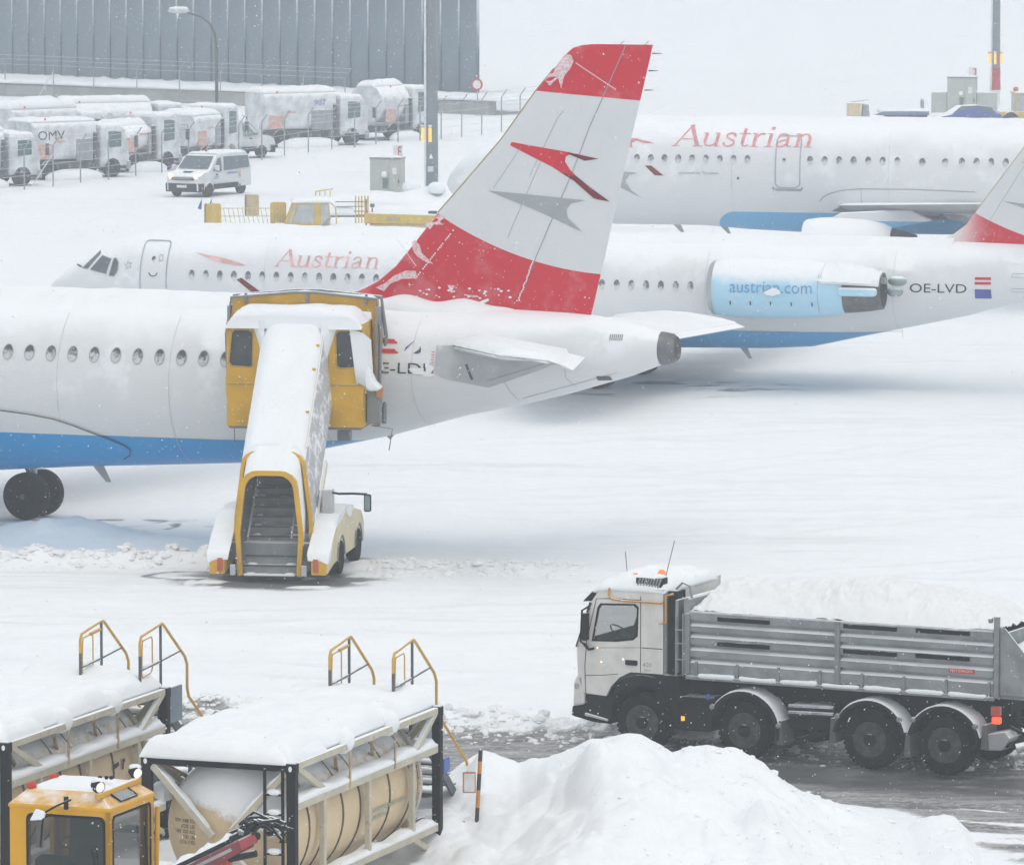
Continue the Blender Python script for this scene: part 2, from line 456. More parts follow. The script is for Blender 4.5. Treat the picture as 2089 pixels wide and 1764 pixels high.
    return z, slush, np.clip(wet_shade, 0, 1), blue, trk

def axis_pts(*segs):
    out = []
    for a, b, st in segs: out += list(np.arange(a, b - st * .3, st))
    return np.array(out + [segs[-1][1]])
gx = axis_pts((-1500, -300, 150), (-300, -60, 24), (-60, -24, 1.2), (-24, -14, .4), (-14, 14, .16), (14, 24, .4), (24, 60, 1.2), (60, 300, 24), (300, 1500, 150))
gy = axis_pts((-200, 60, 40), (60, 90, 5), (90, 97, .5), (97, 147, .17), (147, 190, .32), (190, 300, .6), (300, 400, 1.5), (400, 620, 12), (620, 1500, 110))
GX, GY = np.meshgrid(gx, gy)
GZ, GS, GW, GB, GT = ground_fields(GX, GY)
GZ = GZ * sstep(GY, 60, 85)
me = bpy.data.meshes.new('ground')
h_, w_ = GX.shape
me.vertices.add(h_ * w_)
me.vertices.foreach_set('co', np.stack([GX, GY, GZ], -1).astype(np.float32).ravel())
ii = (np.arange(h_ - 1)[:, None] * w_ + np.arange(w_ - 1)[None]).ravel()
quads = np.stack([ii, ii + 1, ii + 1 + w_, ii + w_], -1).astype(np.int32)
me.loops.add(quads.size); me.loops.foreach_set('vertex_index', quads.ravel())
me.polygons.add(len(quads)); me.polygons.foreach_set('loop_start', np.arange(0, quads.size, 4, dtype=np.int32))
me.update(); me.validate()
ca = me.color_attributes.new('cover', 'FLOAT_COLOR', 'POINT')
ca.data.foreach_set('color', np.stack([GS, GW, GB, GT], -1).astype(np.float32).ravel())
m, k, b = new_mat('ground_snow')
tc = k.n('TexCoord'); oc = tc.outputs['Object']
at = k.n('Attribute', attribute_name='cover'); sp = k.n('SeparateColor'); k.l(at.outputs['Color'], sp.inputs[0])
mp = k.n('Mapping'); mp.inputs['Rotation'].default_value = (0, 0, R(19.6)); mp.inputs['Scale'].default_value = (.35, 3.0, 1); k.l(oc, mp.inputs[0])
n_str = k.noise(mp.outputs[0], 1.6, 6, .65); n_f = k.noise(oc, 9, 6, .7); n_m = k.noise(oc, 1.2, 4)
snowc = k.mix(k.ramp(n_m, .35, .7), tuple(x * .97 for x in SNOW), SNOW)
mp2 = k.n('Mapping'); mp2.inputs['Rotation'].default_value = (0, 0, R(12)); mp2.inputs['Scale'].default_value = (.045, .55, 1); k.l(oc, mp2.inputs[0])
mp3 = k.n('Mapping'); mp3.inputs['Rotation'].default_value = (0, 0, R(-24)); mp3.inputs['Scale'].default_value = (.03, .8, 1); k.l(oc, mp3.inputs[0])
trk = k.m('MULTIPLY', k.ramp(k.noise(mp2.outputs[0], 1.5, 5, .65), .50, .72), k.ramp(k.noise(oc, .10, 3), .42, .62))
trk = k.m('MAXIMUM', trk, k.m('MULTIPLY', at.outputs['Alpha'], .55))
trk = k.m('MAXIMUM', trk, k.m('MULTIPLY', k.ramp(k.noise(mp3.outputs[0], 1.7, 5, .65), .54, .72), k.ramp(k.noise(oc, .07, 2), .45, .6)))
snowc = k.mix(k.m('MULTIPLY', trk, .62), snowc, (.62, .635, .65))      # compacted, driven-on snow is greyer
grit = k.m('MULTIPLY', k.ramp(k.noise(oc, 5.5, 6, .8), .70, .80), k.ramp(k.noise(oc, .22, 3), .5, .68))
snowc = k.mix(grit, snowc, (.40, .40, .41))
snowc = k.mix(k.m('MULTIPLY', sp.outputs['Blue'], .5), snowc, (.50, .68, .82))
slc = k.mix(k.ramp(n_str, .36, .66), (.17, .17, .175), (.42, .41, .40))
slc = k.mix(k.ramp(k.noise(oc, .8, 4), .45, .7), slc, (.13, .132, .138))
slc = k.mix(k.ramp(n_f, .48, .70), slc, (.55, .535, .52))
sl = k.ramp(k.m('ADD', sp.outputs['Red'], k.m('MULTIPLY', k.m('SUBTRACT', n_f, .5), .8)), .25, .62)
wt = k.ramp(k.m('ADD', sp.outputs['Green'], k.m('MULTIPLY', k.m('SUBTRACT', n_f, .5), .55)), .22, .75)
c = k.mix(sl, snowc, slc)
c = k.mix(k.m('MULTIPLY', wt, .9), c, (.085, .087, .092))
k.l(c, b.inputs['Base Color'])
k.l(k.m('SUBTRACT', .75, k.m('MULTIPLY', wt, .35)), b.inputs['Roughness'])
b.inputs['Specular IOR Level'].default_value = .25
bp = k.n('Bump'); bp.inputs['Strength'].default_value = .5; bp.inputs['Distance'].default_value = .05
k.l(k.m('ADD', k.noise(oc, 6, 5, .6), k.m('MULTIPLY', k.noise(oc, 28, 3), .3)), bp.inputs['Height']); k.l(bp.outputs[0], b.inputs['Normal'])
MATS['ground_snow'] = m
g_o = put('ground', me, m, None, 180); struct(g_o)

# loose clods ploughed to the road side and windrow: real lumps, too many to count
clod = MB()
def ico(c, r):
    t = (1 + 5 ** .5) / 2
    vs = [(-1, t, 0), (1, t, 0), (-1, -t, 0), (1, -t, 0), (0, -1, t), (0, 1, t), (0, -1, -t), (0, 1, -t), (t, 0, -1), (t, 0, 1), (-t, 0, -1), (-t, 0, 1)]
    fs = [(0, 11, 5), (0, 5, 1), (0, 1, 7), (0, 7, 10), (0, 10, 11), (1, 5, 9), (5, 11, 4), (11, 10, 2), (10, 7, 6), (7, 1, 8), (3, 9, 4), (3, 4, 2), (3, 2, 6), (3, 6, 8), (3, 8, 9), (4, 9, 5), (2, 4, 11), (6, 2, 10), (8, 6, 7), (9, 8, 1)]
    sc = (random.uniform(.6, 1.7), random.uniform(.6, 1.7), random.uniform(.45, .95))
    return [tuple(c[i] + v[i] * r * .53 * sc[i] * random.uniform(.75, 1.25) for i in range(3)) for v in vs], fs
cx_, cy_ = [], []
for i in range(4200):
    if i < 2900:
        x = random.uniform(-10, 11); y = 111.0 - .355 * (x + 1.16) + random.gauss(.3, .9)
    elif i < 3600:
        x = random.uniform(-14, -6.8); y = 135.4 + random.gauss(-.1, .45)
    else:
        x = random.uniform(-3.3, 1.8); y = 134.4 + random.gauss(0, .6)
    cx_.append(x); cy_.append(y)
cz_ = ground_fields(np.array(cx_), np.array(cy_))[0]
for x, y, z in zip(cx_, cy_, cz_):
    clod.add(*ico((x, y, z + .0), random.choice((.015, .02, .025, .03, .03, .04, .05, .06, .10))))
o = clod.build('snow_clods', MATS['snow_dirty'], None, fix=False)
o['kind'] = 'stuff'; o['label'] = 'loose clods of ploughed snow along the road edge and windrow'

# heap of shovelled snow in the right foreground
def heap_crest(x):
    px = [-4.6, -2.6, -1.45, -.95, -.7, -.49, -.29, .13, .46, .88, 1.29, 1.62, 1.96, 2.2, 2.54, 2.72, 2.95, 3.29, 3.7, 4.03, 4.28, 4.62, 4.95, 5.28, 5.87, 6.28, 6.7, 7.11, 7.53, 7.86, 8.03, 8.6]
    pz = [.20, .35, .70, 1.05, 1.25, 1.36, 1.28, 1.17, 1.28, 1.48, 1.69, 1.72, 1.80, 1.77, 1.55, 1.38, 1.44, 1.47, 1.35, 1.30, 1.10, .87, .70, .55, .37, .27, .17, .27, .30, .12, .0, .0]
    return np.interp(x, px, pz)
hx = np.linspace(-4.6, 8.6, 300); hy = np.linspace(86.5, 104.5, 330)
X, Y = np.meshgrid(hx, hy)
cr = heap_crest(X) + .03 * fbm(X * 3, X * 0 + 3, 5, 3)
yc = 98.6 + .35 * fbm(X * .6, X * 0, 7, 2)
far_fall = 1 - sstep(Y, yc + .1, yc + 2.6 + .8 * cr)
lf = 1 - sstep(X, -.4, 1.6)                                # the heap's left shoulder drops early, clear of the pole and stairs
yc = yc + 1.0 * lf
near = (1 - .62 * sstep(-Y, -yc - .1, -yc + 9.5)) * (1 - lf * .68 * sstep(-Y, -yc + .2, -yc + 2.6))
Z = cr * np.where(Y > yc, far_fall, near)
body = sstep(cr * np.where(Y > yc, far_fall, 1), .03, .5)
Z = Z + body * (.22 * fbm(X * .55, Y * .42, 11, 3) * sstep(-Y, -yc + .2, -yc + 2.2) + .085 * fbm(X * 1.7, Y * 1.4, 13, 4, .55) * (0.35 + .65 * sstep(-Y, -yc + .3, -yc + 1.8)))
rough = sstep(X, 3.0, 5.5)
Z = Z + body * rough * .06 * np.abs(fbm(X * 4.5, Y * 4, 15, 3, .6)) - .05
# bucket loads tipped one over another
hr = np.random.default_rng(21)
for i in range(46):
    cx = hr.uniform(-1.6, 6.2); cy = 98.9 - hr.random() ** .8 * 8.0; r = hr.uniform(.35, .95); hh = hr.uniform(.07, .20) * (1 - .5 * max(0, cx - 3.5) / 2.7)
    q = np.clip(1 - ((X - cx) / r) ** 2 - ((Y - cy) / (r * 1.5)) ** 2, 0, 1); q = q * (1 + .5 * fbm(X * 2.2 + i, Y * 2.2, 200 + i, 2))
    Z = np.maximum(Z, Z + body * hh * np.sqrt(np.clip(q, 0, 1)) * (.25 + .75 * sstep(-Y, -yc - .1, -yc + .9)))
# scooped-out bucket marks
for cx, cy, r, dpt in ((.6, 95.2, .9, .18), (3.2, 93.0, 1.1, .22), (4.3, 95.4, .8, .12), (-1.2, 92.2, .8, .2)):
    q = np.hypot((X - cx) / r, (Y - cy) / (r * 1.7)); Z = Z - dpt * (1 - sstep(q, .55, 1.0)) * (.4 + .6 * sstep(X, cx - r, cx + r))
edge = np.minimum(np.minimum(X - hx[0], hx[-1] - X) / .8, np.minimum(Y - hy[0], hy[-1] - Y) / .8)
Z = Z + body * .06 * ((1 - np.abs(fbm(X * .9, Y * .7, 23, 2, .5))) ** 4 - .35) * sstep(-Y, -yc - .2, -yc + 1.2)
Z = Z - .16 * (1 - sstep(cr * np.where(Y > yc, far_fall, 1), .02, .32))
Z = Z + body * (.022 * np.abs(fbm(X * 6, Y * 5, 17, 3, .6)) * (.3 + .7 * rough) + .05 * np.maximum(0, fbm(X * 2.6, Y * 2.2, 19, 3)) )
Z = np.where(edge < 1, Z * np.clip(edge, 0, 1) - .25 * (1 - np.clip(edge, 0, 1)), Z)
make_snow('snow_heaped', (.86, .88, .905), bs=5.)
o = MB().sheet(X, Y, Z).build('snow_heap', MATS['snow_heaped'], None, 180, fix=False)
cl = MB()
for i in range(380):
    a_ = random.random(); ix = int(300 * min(.995, max(.3, random.gauss(.72, .16)))); iy = int(random.uniform(.1, .72) * 330)
    if Z[iy, ix] > .06: cl.add(*ico((X[iy, ix], Y[iy, ix], Z[iy, ix] + .005), random.choice((.012, .018, .02, .025, .03, .045, .07))))
q_ = cl.build('crumbs', MATS['snow'], o, fix=False); q_['kind'] = 'stuff'
tag(o, 'big lumpy heap of shovelled snow in the right foreground before the lorry', 'snow heap')
# ------------------------------------------------------------------ far background: hangar, terrace, fences, masts
def wdir(a, b): return math.degrees(math.atan2(b[1] - a[1], b[0] - a[0]))
HA, HB = (-33.2, 379.5), (-2.04, 352.0)
hang_len = math.hypot(HB[0] - HA[0], HB[1] - HA[1]); hang_yaw = wdir(HA, HB)
M_cl = mat('hangar_cladding', (.15, .195, .24), .6, .1, .2, .25)
M_rib = None
m, k, b = new_mat('hangar_rib')                       # ribs with snow stuck to their upper part
tc = k.n('TexCoord'); sx = k.n('SeparateXYZ'); k.l(tc.outputs['Object'], sx.inputs[0])
f = k.ramp(k.m('ADD', sx.outputs['Z'], k.m('MULTIPLY', k.noise(tc.outputs['Object'], 1.1, 4), 4.)), 4.2, 8.2)
k.l(k.mix(f, (.09, .12, .15), (.62, .66, .70)), b.inputs['Base Color']); b.inputs['Roughness'].default_value = .7
M_rib = m
M_conc = mat('concrete', (.36, .36, .35), .8, 0, .15, .6, .2, 6, snow=(.35, .7))
ext = 9
hg = thing('hangar', 'long dark grey hangar with ribbed metal wall along the top left', 'hangar', (HA[0], HA[1], .9), hang_yaw)
ca_, sa_ = math.cos(R(hang_yaw)), math.sin(R(hang_yaw))
bk = (-4.5 * ca_ + 30 * sa_, 4.5 * sa_ + 30 * ca_)                 # the end wall runs straight back from the corner
foot = [(-ext * 1.45, .12), (hang_len, .12), (hang_len + bk[0], bk[1]), (-ext * 1.45, 26)]
MB().prism(foot, -.9, 6.45, 'z').build('wall', M_cl, hg)
pan = None; npan = int(hang_len / 1.45)
pw = hang_len / npan
for i in range(-ext, npan):
    if pan is None:
        pan = MB().box(.04, pw - .04, 0, .11, .02, 6.4).build('panel', M_cl, hg, None, .02); pan.location = (i * pw, 0, 0)
    else: dup(pan, hg, (i * pw, 0, 0))
rib = None
for i in range(-ext, npan + 1):
    if rib is None:
        rib = MB().prism([(-.035, .0), (.035, 0), (.045, 6.4), (-.045, 6.4)], -.07, .1).build('rib', M_rib, hg); rib.location = (i * pw, 0, 0)
    else: dup(rib, hg, (i * pw, 0, 0))
MB().prism([(-ext * 1.45, -.12), (hang_len + .12, -.12), (hang_len + bk[0], bk[1]), (-ext * 1.45, 26)], 6.45, 6.62, 'z').build('roof_edge', mat('roof_trim', (.3, .32, .34), .5, snow=(.3, .7)), hg)
snow_slab('roof_snow', -ext * 1.45, hang_len + .1, -.15, 3, lambda x, y: 6.6, .28, hg, 3, 90, 12, .5, .08, .1)
snow_slab('drift', -ext * 1.45, hang_len, -1.6, .0, lambda x, y: -.02, .3, hg, 5, 120, 10, .8, .2, .1)

ter = MB()
TA, TB = (-46, 385.5), (-1.2, 349.6)
ter.prism([(TA[0], TA[1]), (TB[0], TB[1]), (-.9, 350.2), (-1.2, 352.2), (-7, 390), (-30, 420), (-60, 420)], -1.2, .9, 'z')
struct(ter.build('terrace', M_conc, None, None, .3, seg=4))
TL = math.hypot(TB[0] - TA[0], TB[1] - TA[1])
ts = thing('terrace_kerb', 'snow-capped concrete retaining wall below the hangar', 'retaining wall', (TA[0], TA[1], 0), wdir(TA, TB))
MB().box(0, TL, -.35, .0, -.5, .78).build('wall', M_conc, ts, None, .05)
snow_slab('snow_cap', -.2, TL + .8, -.5, 4.5, lambda x, y: .86, .32, ts, 9, 120, 14, .7, .2, .1)

# road sign at the hangar's corner
sg = thing('road_sign', 'round red-rimmed white road sign at the hangar corner', 'sign', (-2.05, 348.6, .7), -20)
MB().cyl((0, 0, -1), (0, 0, 1.15), .04, n=8).build('post', mat('galv', (.34, .35, .36), .5, .6), sg)
MB().lathe([(.36, -.02), (.36, .02)], (0, -.06, 1.15), (0, 1, 0), 24).build('rim', mat('sign_red', (.5, .03, .035), .5), sg)
MB().lathe([(.255, -.03), (.255, .01)], (0, -.07, 1.15), (0, 1, 0), 24).build('disc', mat('sign_white', (.75, .75, .74), .5), sg)

def fence(label, pts, hgt, bend, wires=4, r=.035):
    f = thing('perimeter_fence', label, 'fence', (pts[0][0], pts[0][1], 0))
    o = pts[0]; a = math.atan2(pts[-1][1] - o[1], pts[-1][0] - o[0])
    pm = MB().tube([(0, 0, -.8), (0, 0, hgt)], r, 6); pm.tube([(0, 0, hgt - .02), (bend * .75, -bend * .45, hgt + bend * 1.05)], r * .8, 6)
    first = None
    for p in pts:
        if first is None: first = pm.build('post', mat('fence_post', (.30, .33, .36), .6, .3, snow=(.3, .8)), f, 60)
        else: dup(first, f, (p[0] - o[0], p[1] - o[1], 0))
    for i in range(wires):
        z = .25 + (hgt - .3) * i / (wires - 1)
        MB().tube([(p[0] - o[0], p[1] - o[1], z) for p in pts], .009, 4).build('wire', MATS['fence_post'], f)
    for i in range(2):
        MB().tube([(p[0] - o[0] + bend * .75 * (i + 1) / 2, p[1] - o[1] - bend * .45 * (i + 1) / 2, hgt + bend * 1.05 * (i + 1) / 2) for p in pts], .009, 4).build('barbed_wire', MATS['fence_post'], f)
    for bx in (3, 9):
        if bx < len(pts): MB().tube([(pts[bx][0] - o[0] - 1.0, pts[bx][1] - o[1] - .3, 0), (pts[bx][0] - o[0], pts[bx][1] - o[1], hgt * .8)], r * .8, 6).build('brace', mat('pale_post', (.6, .62, .63), .6), f)
    return f
near_f = [(-25.6, 271), (-24.2, 274.2), (-23.0, 277.2), (-21.83, 279.6), (-20.73, 282.4), (-19.57, 285.1), (-18.45, 288.2), (-17.34, 291.1), (-16.17, 294.0), (-14.95, 297.0), (-13.91, 299.4), (-12.85, 302.0), (-11.84, 306.0), (-10.72, 309.6), (-9.56, 312.0), (-8.4, 314), (-7.33, 316.9), (-6.18, 318.9), (-5.01, 320.5), (-3.88, 322.4), (-2.77, 324.2), (-1.68, 327.0), (-.59, 330.0), (.46, 332.5), (1.5, 335)]
fence('tall wire fence with bent post tops in front of the parked fuel trucks', near_f, 1.95, .42, 5)
far_f = [(-40, 380), (-36, 377), (-32.2, 374), (-28.9, 371), (-26.17, 368.4), (-23.3, 365.6), (-20.5, 363), (-17.85, 360.4), (-15.2, 357.8), (-12.6, 355.2), (-10, 352.5)]
fence('thin wire fence on the snow bank right below the hangar wall', far_f, 2.1, .5, 4)

def mast(label, loc, hgt, r0, banded=False):
    t = thing('light_mast', label, 'mast', loc)
    steel = mat('mast_steel', (.20, .225, .25), .5, .3, .1, 1.2)
    z0 = 2.45 if banded else -.6
    pole = MB().lathe([(r0 * (1 - .022 * max(z, 0)), z) for z in (z0, 0 if z0 < 0 else z0 + .1, 3, 6, 9, 12, hgt)], (0, 0, 0), (0, 0, 1), 12).build('pole', steel, t, 50)
    if banded:
        MB().lathe([(r0 * .98, -.6), (r0 * .98, 1.15)], (0, 0, 0), (0, 0, 1), 16).build('white_band', mat('mast_white', (.7, .7, .69), .6), t, 50)
        MB().lathe([(r0 * 1.1, 1.15), (r0 * 1.02, 1.35), (r0 * .97, 2.46)], (0, 0, 0), (0, 0, 1), 16).build('red_band', mat('mast_red', (.42, .05, .06), .6), t, 50)
    cd = MB().tube([(-r0 * .82, -r0 * .55, .3 if not banded else .9), (-r0 * .80, -r0 * .55, hgt - .5)], .055, 8).build('conduit', mat('rimed_pipe', (.68, .72, .75), .7), t, 60)
    ylw = mat('lamp_amber', (.7, .4, .05), .4, emit=(1.0, .42, .04), estr=1.1)
    for dx, dy in ((-.05, -r0 - .03), (-r0 - .06, -.1), (r0 + .05, -.12)):
        if dx > 0 and not banded: continue
        l = MB().tube([(dx, dy, 2.72), (dx, dy, 3.36)], .07, 10).build('amber_lamp', ylw, t, 60)
        MB().box(dx - .09, dx + .09, dy - .02, dy + .12, 3.36, 3.42).build('lamp_cap', steel, l)
        MB().sphere((dx, dy + .03, 3.44), .1, 8, (.1, .1, .06)).build('snow_cap', MATS['snow'], l, 180)
    if not banded:
        MB().box(-.16, .1, -r0 - .05, -r0 + .06, 1.35, 1.6).build('access_plate', mat('mast_plate', (.55, .57, .58), .5), t, None, .02)
        MB().prism([(-.1, 1.95), (.08, 1.95), (-.01, 2.2)], -r0 - .04, -r0 + .1).build('snow_clump', MATS['snow'], t, None, .03)
    return t
mast('thick grey lighting mast with two amber lamps left of the red tail fin', (-3.69, 268.8, 0), 18, .33)
mast('distant lighting mast with red and white foot at the right edge', (29.34, 357.4, 0), 18, .31, True)
for nm, lb, p, r in (('bollard', 'snow-capped bollard just left of the thick light mast foot', (-4.5, 263.0, 0), .42), ('bollard', 'snow-capped bollard in front of the thick light mast foot', (-3.35, 262.0, 0), .42), ('bollard', 'flat snow-capped bollard just right of the thick light mast', (-1.7, 263.0, 0), .5)):
    t = thing(nm, lb, 'bollard', p, 0, 'bollards around the light mast')
    MB().lathe([(r * .6, -.3), (r * .6, .85), (r * .5, .9)], (0, 0, 0), (0, 0, 1), 14).build('post', mat('bollard_grey', (.3, .3, .31), .7), t, 50)
    MB().sphere((0, 0, 1.0), r, 14, (r, r, .3)).build('snow_cap', MATS['snow'], t, 180)

sl = thing('street_lamp', 'slim curved street lamp standing behind the white minibus', 'street lamp', (-15.3, 305.0, 0))
MB().tube([(0, 0, -.3), (0, 0, 2.5), (0, 0, 5.6), (-.08, 0, 6.35), (-.35, 0, 6.9), (-.8, 0, 7.25), (-1.5, 0, 7.45)], [.10, .09, .08, .07, .06, .055, .05], 10).build('pole', mat('lamp_steel', (.11, .12, .13), .6, .2, spec=.2), sl, 60)
hd = MB().sphere((-1.95, 0, 7.55), .3, 14, (.58, .17, .15)).build('lamp_head', mat('lamp_shell', (.55, .57, .58), .5), sl, 180)
MB().sphere((-1.95, 0, 7.68), .3, 12, (.52, .16, .1)).build('snow_cap', MATS['snow'], hd, 180)
MB().prism([(-2.0, 7.1), (-1.93, 7.45), (-2.07, 7.45)], -.05, .05).build('icicle', MATS['snow'], hd)

def cabinet(label, loc, rz, w, h, d, wings=False):
    t = thing('switch_cabinet', label, 'cabinet', loc, rz)
    gm = mat('cabinet_grey', (.44, .45, .43), .6, 0, .08, 2., snow=(.5, .9), nrange=.25)
    MB().box(-w / 2, w / 2, 0, d, -.3, h).build('housing', gm, t, None, .02)
    for s in (0, 1):
        dd = MB().box(-w / 2 + .03 + s * w * .62, -w / 2 + w * (.60 if s == 0 else .985), -.025, .0, .08, h - .08).build('door', gm, t, None, .01)
        MB().box(-w / 2 + w * (.5 if s == 0 else .9), -w / 2 + w * (.52 if s == 0 else .93), -.05, -.02, h * .3, h * .42).build('handle', mat('dark_trim', (.05, .05, .055), .6), dd)
    MB().box(-.12, .12, -.1, -.02, h * .16, h * .46).build('socket_box', mat('socket_dark', (.14, .16, .17), .6, snow=(.3, .7)), t, None, .02)
    MB().sphere((-.06, -.06, h * .56), .1, 10, (.14, .06, .17)).build('snow_clump', MATS['snow'], t, 180)
    MB().box(w * .22, w * .36, -.035, -.02, h * .56, h * .74).build('notice', mat('notice_white', (.7, .7, .7), .6), t)
    MB().box(-w / 2 - .03, w / 2 + .03, -.04, d + .03, h, h + .05).build('lid', mat('lid_dark', (.16, .17, .18), .5), t)
    snow_slab('lid_snow', -w / 2, w / 2, -.02, d, lambda x, y: h + .04, .13, t, 4, 16, 12, .2, .02, .02)
    bx = MB().box(w * .22, w * .5, .2, .28, h + .06, h + .62).build('number_board', mat('notice_white', (.7, .7, .7), .6), t)
    v, f = text2d('E') if not wings else stroke2d([(0, 0), (.6, 0), (.6, 1), (0, 1)], .3); v = fit2d(v, w * .37, w * .48, h + .12, h + .56)
    drape('number', v, f, lambda x, z, o: (x, .2 - o, z), mat('sign_red', (.5, .03, .035), .5), bx, .006, 5)
    if wings:
        for s, x0, x1 in ((0, -w / 2 - .95, -w / 2 - .02), (1, w / 2 + .02, w / 2 + 1.2)):
            MB().box(x0, x1, .1, d, -.2, h * .58).build('side_housing', gm, t, None, .02)
    return t
cabinet('pale grey switch cabinet with numbered board beside the thick light mast', (-5.9, 274.3, 0), -12, 1.5, 1.62, .8)
cabinet('far grey switch cabinet with two lower wings by the right-hand mast', (26.9, 352, 0), -8, 1.75, 2.1, .9, True)

# ------------------------------------------------------------------ parked fuel trucks behind the fence
M_tw = mat('truck_white', (.58, .605, .63), .6, 0, .22, 1.6, snow=(.1, .7), nrange=.9)  # far-truck colours paled, snow cover widened, to stand in for haze
M_td = mat('truck_dark', (.10, .105, .115), .8, 0, .3, 2., snow=(.05, .75), nrange=.9, spec=.2)
M_tg = mat('truck_glass', (.10, .15, .16), .15)
M_tgrey = mat('truck_grey', (.30, .32, .34), .6, 0, .2, 2., snow=(.3, .9), nrange=.7)
M_tred = mat('truck_red', (.56, .36, .32), .6, 0, .25, 5, snow=(.3, .9), nrange=.7)
M_tyre = mat('tyre', (.05, .052, .055), .85, 0, .3, 5., .3, 30, snow=(.25, .9), nrange=.8, spec=.15)
M_text_dk = mat('text_dark', (.04, .045, .055), .6, spec=.2)
M_text_bl = mat('text_blue', (.04, .10, .35), .6)
def wheel_pair(t, x, ys, r=.5, w=.28):
    for y in ys:
        wl = MB().lathe([(r * .55, 0), (r * .95, 0), (r, .05), (r, w - .05), (r * .95, w), (r * .55, w)], (x, y, r), (0, 1, 0), 20).build('wheel', M_tyre, t, 40)
        MB().lathe([(r * .56, .03), (r * .5, .09), (.1, .06), (.1, .0)], (x, y, r), (0, 1, 0), 16).build('rim', mat('rim_grey', (.22, .23, .24), .5, .4), wl, 40)
def fuel_truck(label, front, yaw, L, style, group='fuel trucks parked behind the fence', tank=True, cabh=2.6, th=2.72, round_=False, sn=.22):
    t = thing('fuel_truck', label, 'fuel truck', (front[0], front[1], 0), yaw, group)
    c = MB().prism([(0, .55), (-.02, 1.4), (-.28, cabh - .1), (-.5, cabh), (-1.7, cabh), (-1.75, .55)], -1.15, 1.15).build('cab', M_tw, t, None, .09)
    MB().prism([(-.50, 1.5), (-.5, cabh - .3), (-.85, cabh - .25), (-1.25, cabh - .25), (-1.25, 1.45)], -1.165, -1.145).build('side_window', M_tg, c, None, .0)
    MB().prism([(-.035, 1.5), (-.27, cabh - .18), (-.29, cabh - .18), (-.055, 1.5)], -1.0, 1.0).build('windscreen', M_tg, c)
    MB().tube([(.0, -1.2, cabh - .5), (.25, -1.35, cabh - .55), (.25, -1.35, 1.45)], .03, 6).build('mirror_arm', M_td, c)
    MB().box(.18, .3, -1.45, -1.25, 1.45, 2.05).build('mirror', M_td, c, None, .03)
    MB().box(-L, .02, -1.05, 1.05, .45, .85).build('chassis', M_td, t)
    MB().box(-.2, .06, -1.17, 1.17, .38, .78).build('bumper', M_tgrey, t, None, .04)
    wheel_pair(t, -1.0, (-1.15, .87), .48); wheel_pair(t, -L + 1.0, (-1.15, .87), .48)
    snow_slab('cab_snow', -1.65, -.35, -1.1, 1.1, lambda x, y: cabh - .02, .16, t, 2, 14, 14, .25, .03, .02)
    if tank:
        sec = rrect(-1.15, 1.15, .95, th, .35, 4) if not round_ else ring_pts(0, (.95 + th) / 2, 1.15, (th - .95) / 2, 20)
        MB().prism(sec, -L, -1.95, 'x').build('tank', M_tw, t, 40, .05)
        snow_slab('tank_snow', -L, -1.95, -1.0 + .45 * round_, 1.0 - .45 * round_, lambda x, y: th - .04 - .1 * round_, sn, t, 6 + int(L * 10), 26, 16, .35, .06, .05)
        MB().sphere((-L * .6, -1.35, .12), .5, 14, (L * .3, .5, .42)).build('snow_drift', MATS['snow'], t, 180)
        a = -L + .25
        MB().box(-L * .55, -2.2, -1.2, -1.1, .9, 1.95).build('pump_cabinet', M_tgrey, t, None, .03)
        MB().box(a, a + .9, -1.19, -1.12, 1.0, 1.75).build('warning_panel', M_tred, t, None, .03)
        MB().lathe([(.045, -.05), (.045, .05)], (-L + .8, -1.1, 2.95), (0, 0, 1), 8).build('marker_light', mat('red_lamp', (.5, .05, .03), .4, emit=(1, .12, .05), estr=.2), t)
        if style == 'omv':
            v, f = text2d('OMV'); v = fit2d(v, -L + .35, -L + 1.9, 1.95, 2.38)
            drape('lettering', v, f, lambda x, z, o: (x, -1.15 - o, z), M_text_dk, t, .008, 5)
        elif style == '907':
            v, f = text2d(style); v = fit2d(v, -3.3, -2.6, 2.2, 2.5)
            drape('number', v, f, lambda x, z, o: (x, -1.15 - o, z), M_text_bl, t, .008, 5)
        MB().box(-2.15, -1.98, -1.28, -1.1, .8, 2.3).build('hose_reel', M_td, t, None, .05)
        v, f = stroke2d([(-L + 1.35, 1.86), (-L + 1.9, 1.86)], .12)
        drape('red_stripe', v, f, lambda x, z, o: (x, -1.16 - o, z), M_tred, t, .008, 5)
    return t
fuel_truck('leftmost fuel truck, white, cut by the left edge with its cab showing', (-23.1, 281.2), 34, 6.0, '901', cabh=2.45, sn=.3)
fuel_truck('white fuel tanker with three large dark letters near the left edge behind the fence', (-19.4, 288.5), 38, 5.7, 'omv', cabh=2.5, th=2.85, sn=.16)
fuel_truck('round-tanked fuel truck parked just right of the tanker with three large letters', (-17.4, 294.6), 50, 4.4, '905', cabh=2.75, th=2.4, round_=True, sn=.35)
fuel_truck('fuel truck with tall dark mirror right behind the minibus roof', (-14.9, 301.6), 64, 4.8, '906', cabh=2.85, th=2.55, sn=.3)
fuel_truck('long white tanker with blue number and red panel left of the thick mast', (-8.3, 317.5), 30, 6.3, '907', th=2.95, sn=.26)
fuel_truck('last white tanker in the row directly beside the thick light mast', (-5.4, 324.5), 56, 4.6, '908', cabh=2.8, th=3.1, round_=True, sn=.3)
fuel_truck('farther snow-roofed tanker parked in the second row behind the others', (-17.2, 306), 24, 6.8, '910', cabh=2.7, th=3.0, round_=True, sn=.35)
fuel_truck('farthest snow-roofed tanker of the second row on the left', (-21.3, 301), 40, 6.0, '911', cabh=2.5, th=2.9, sn=.4)

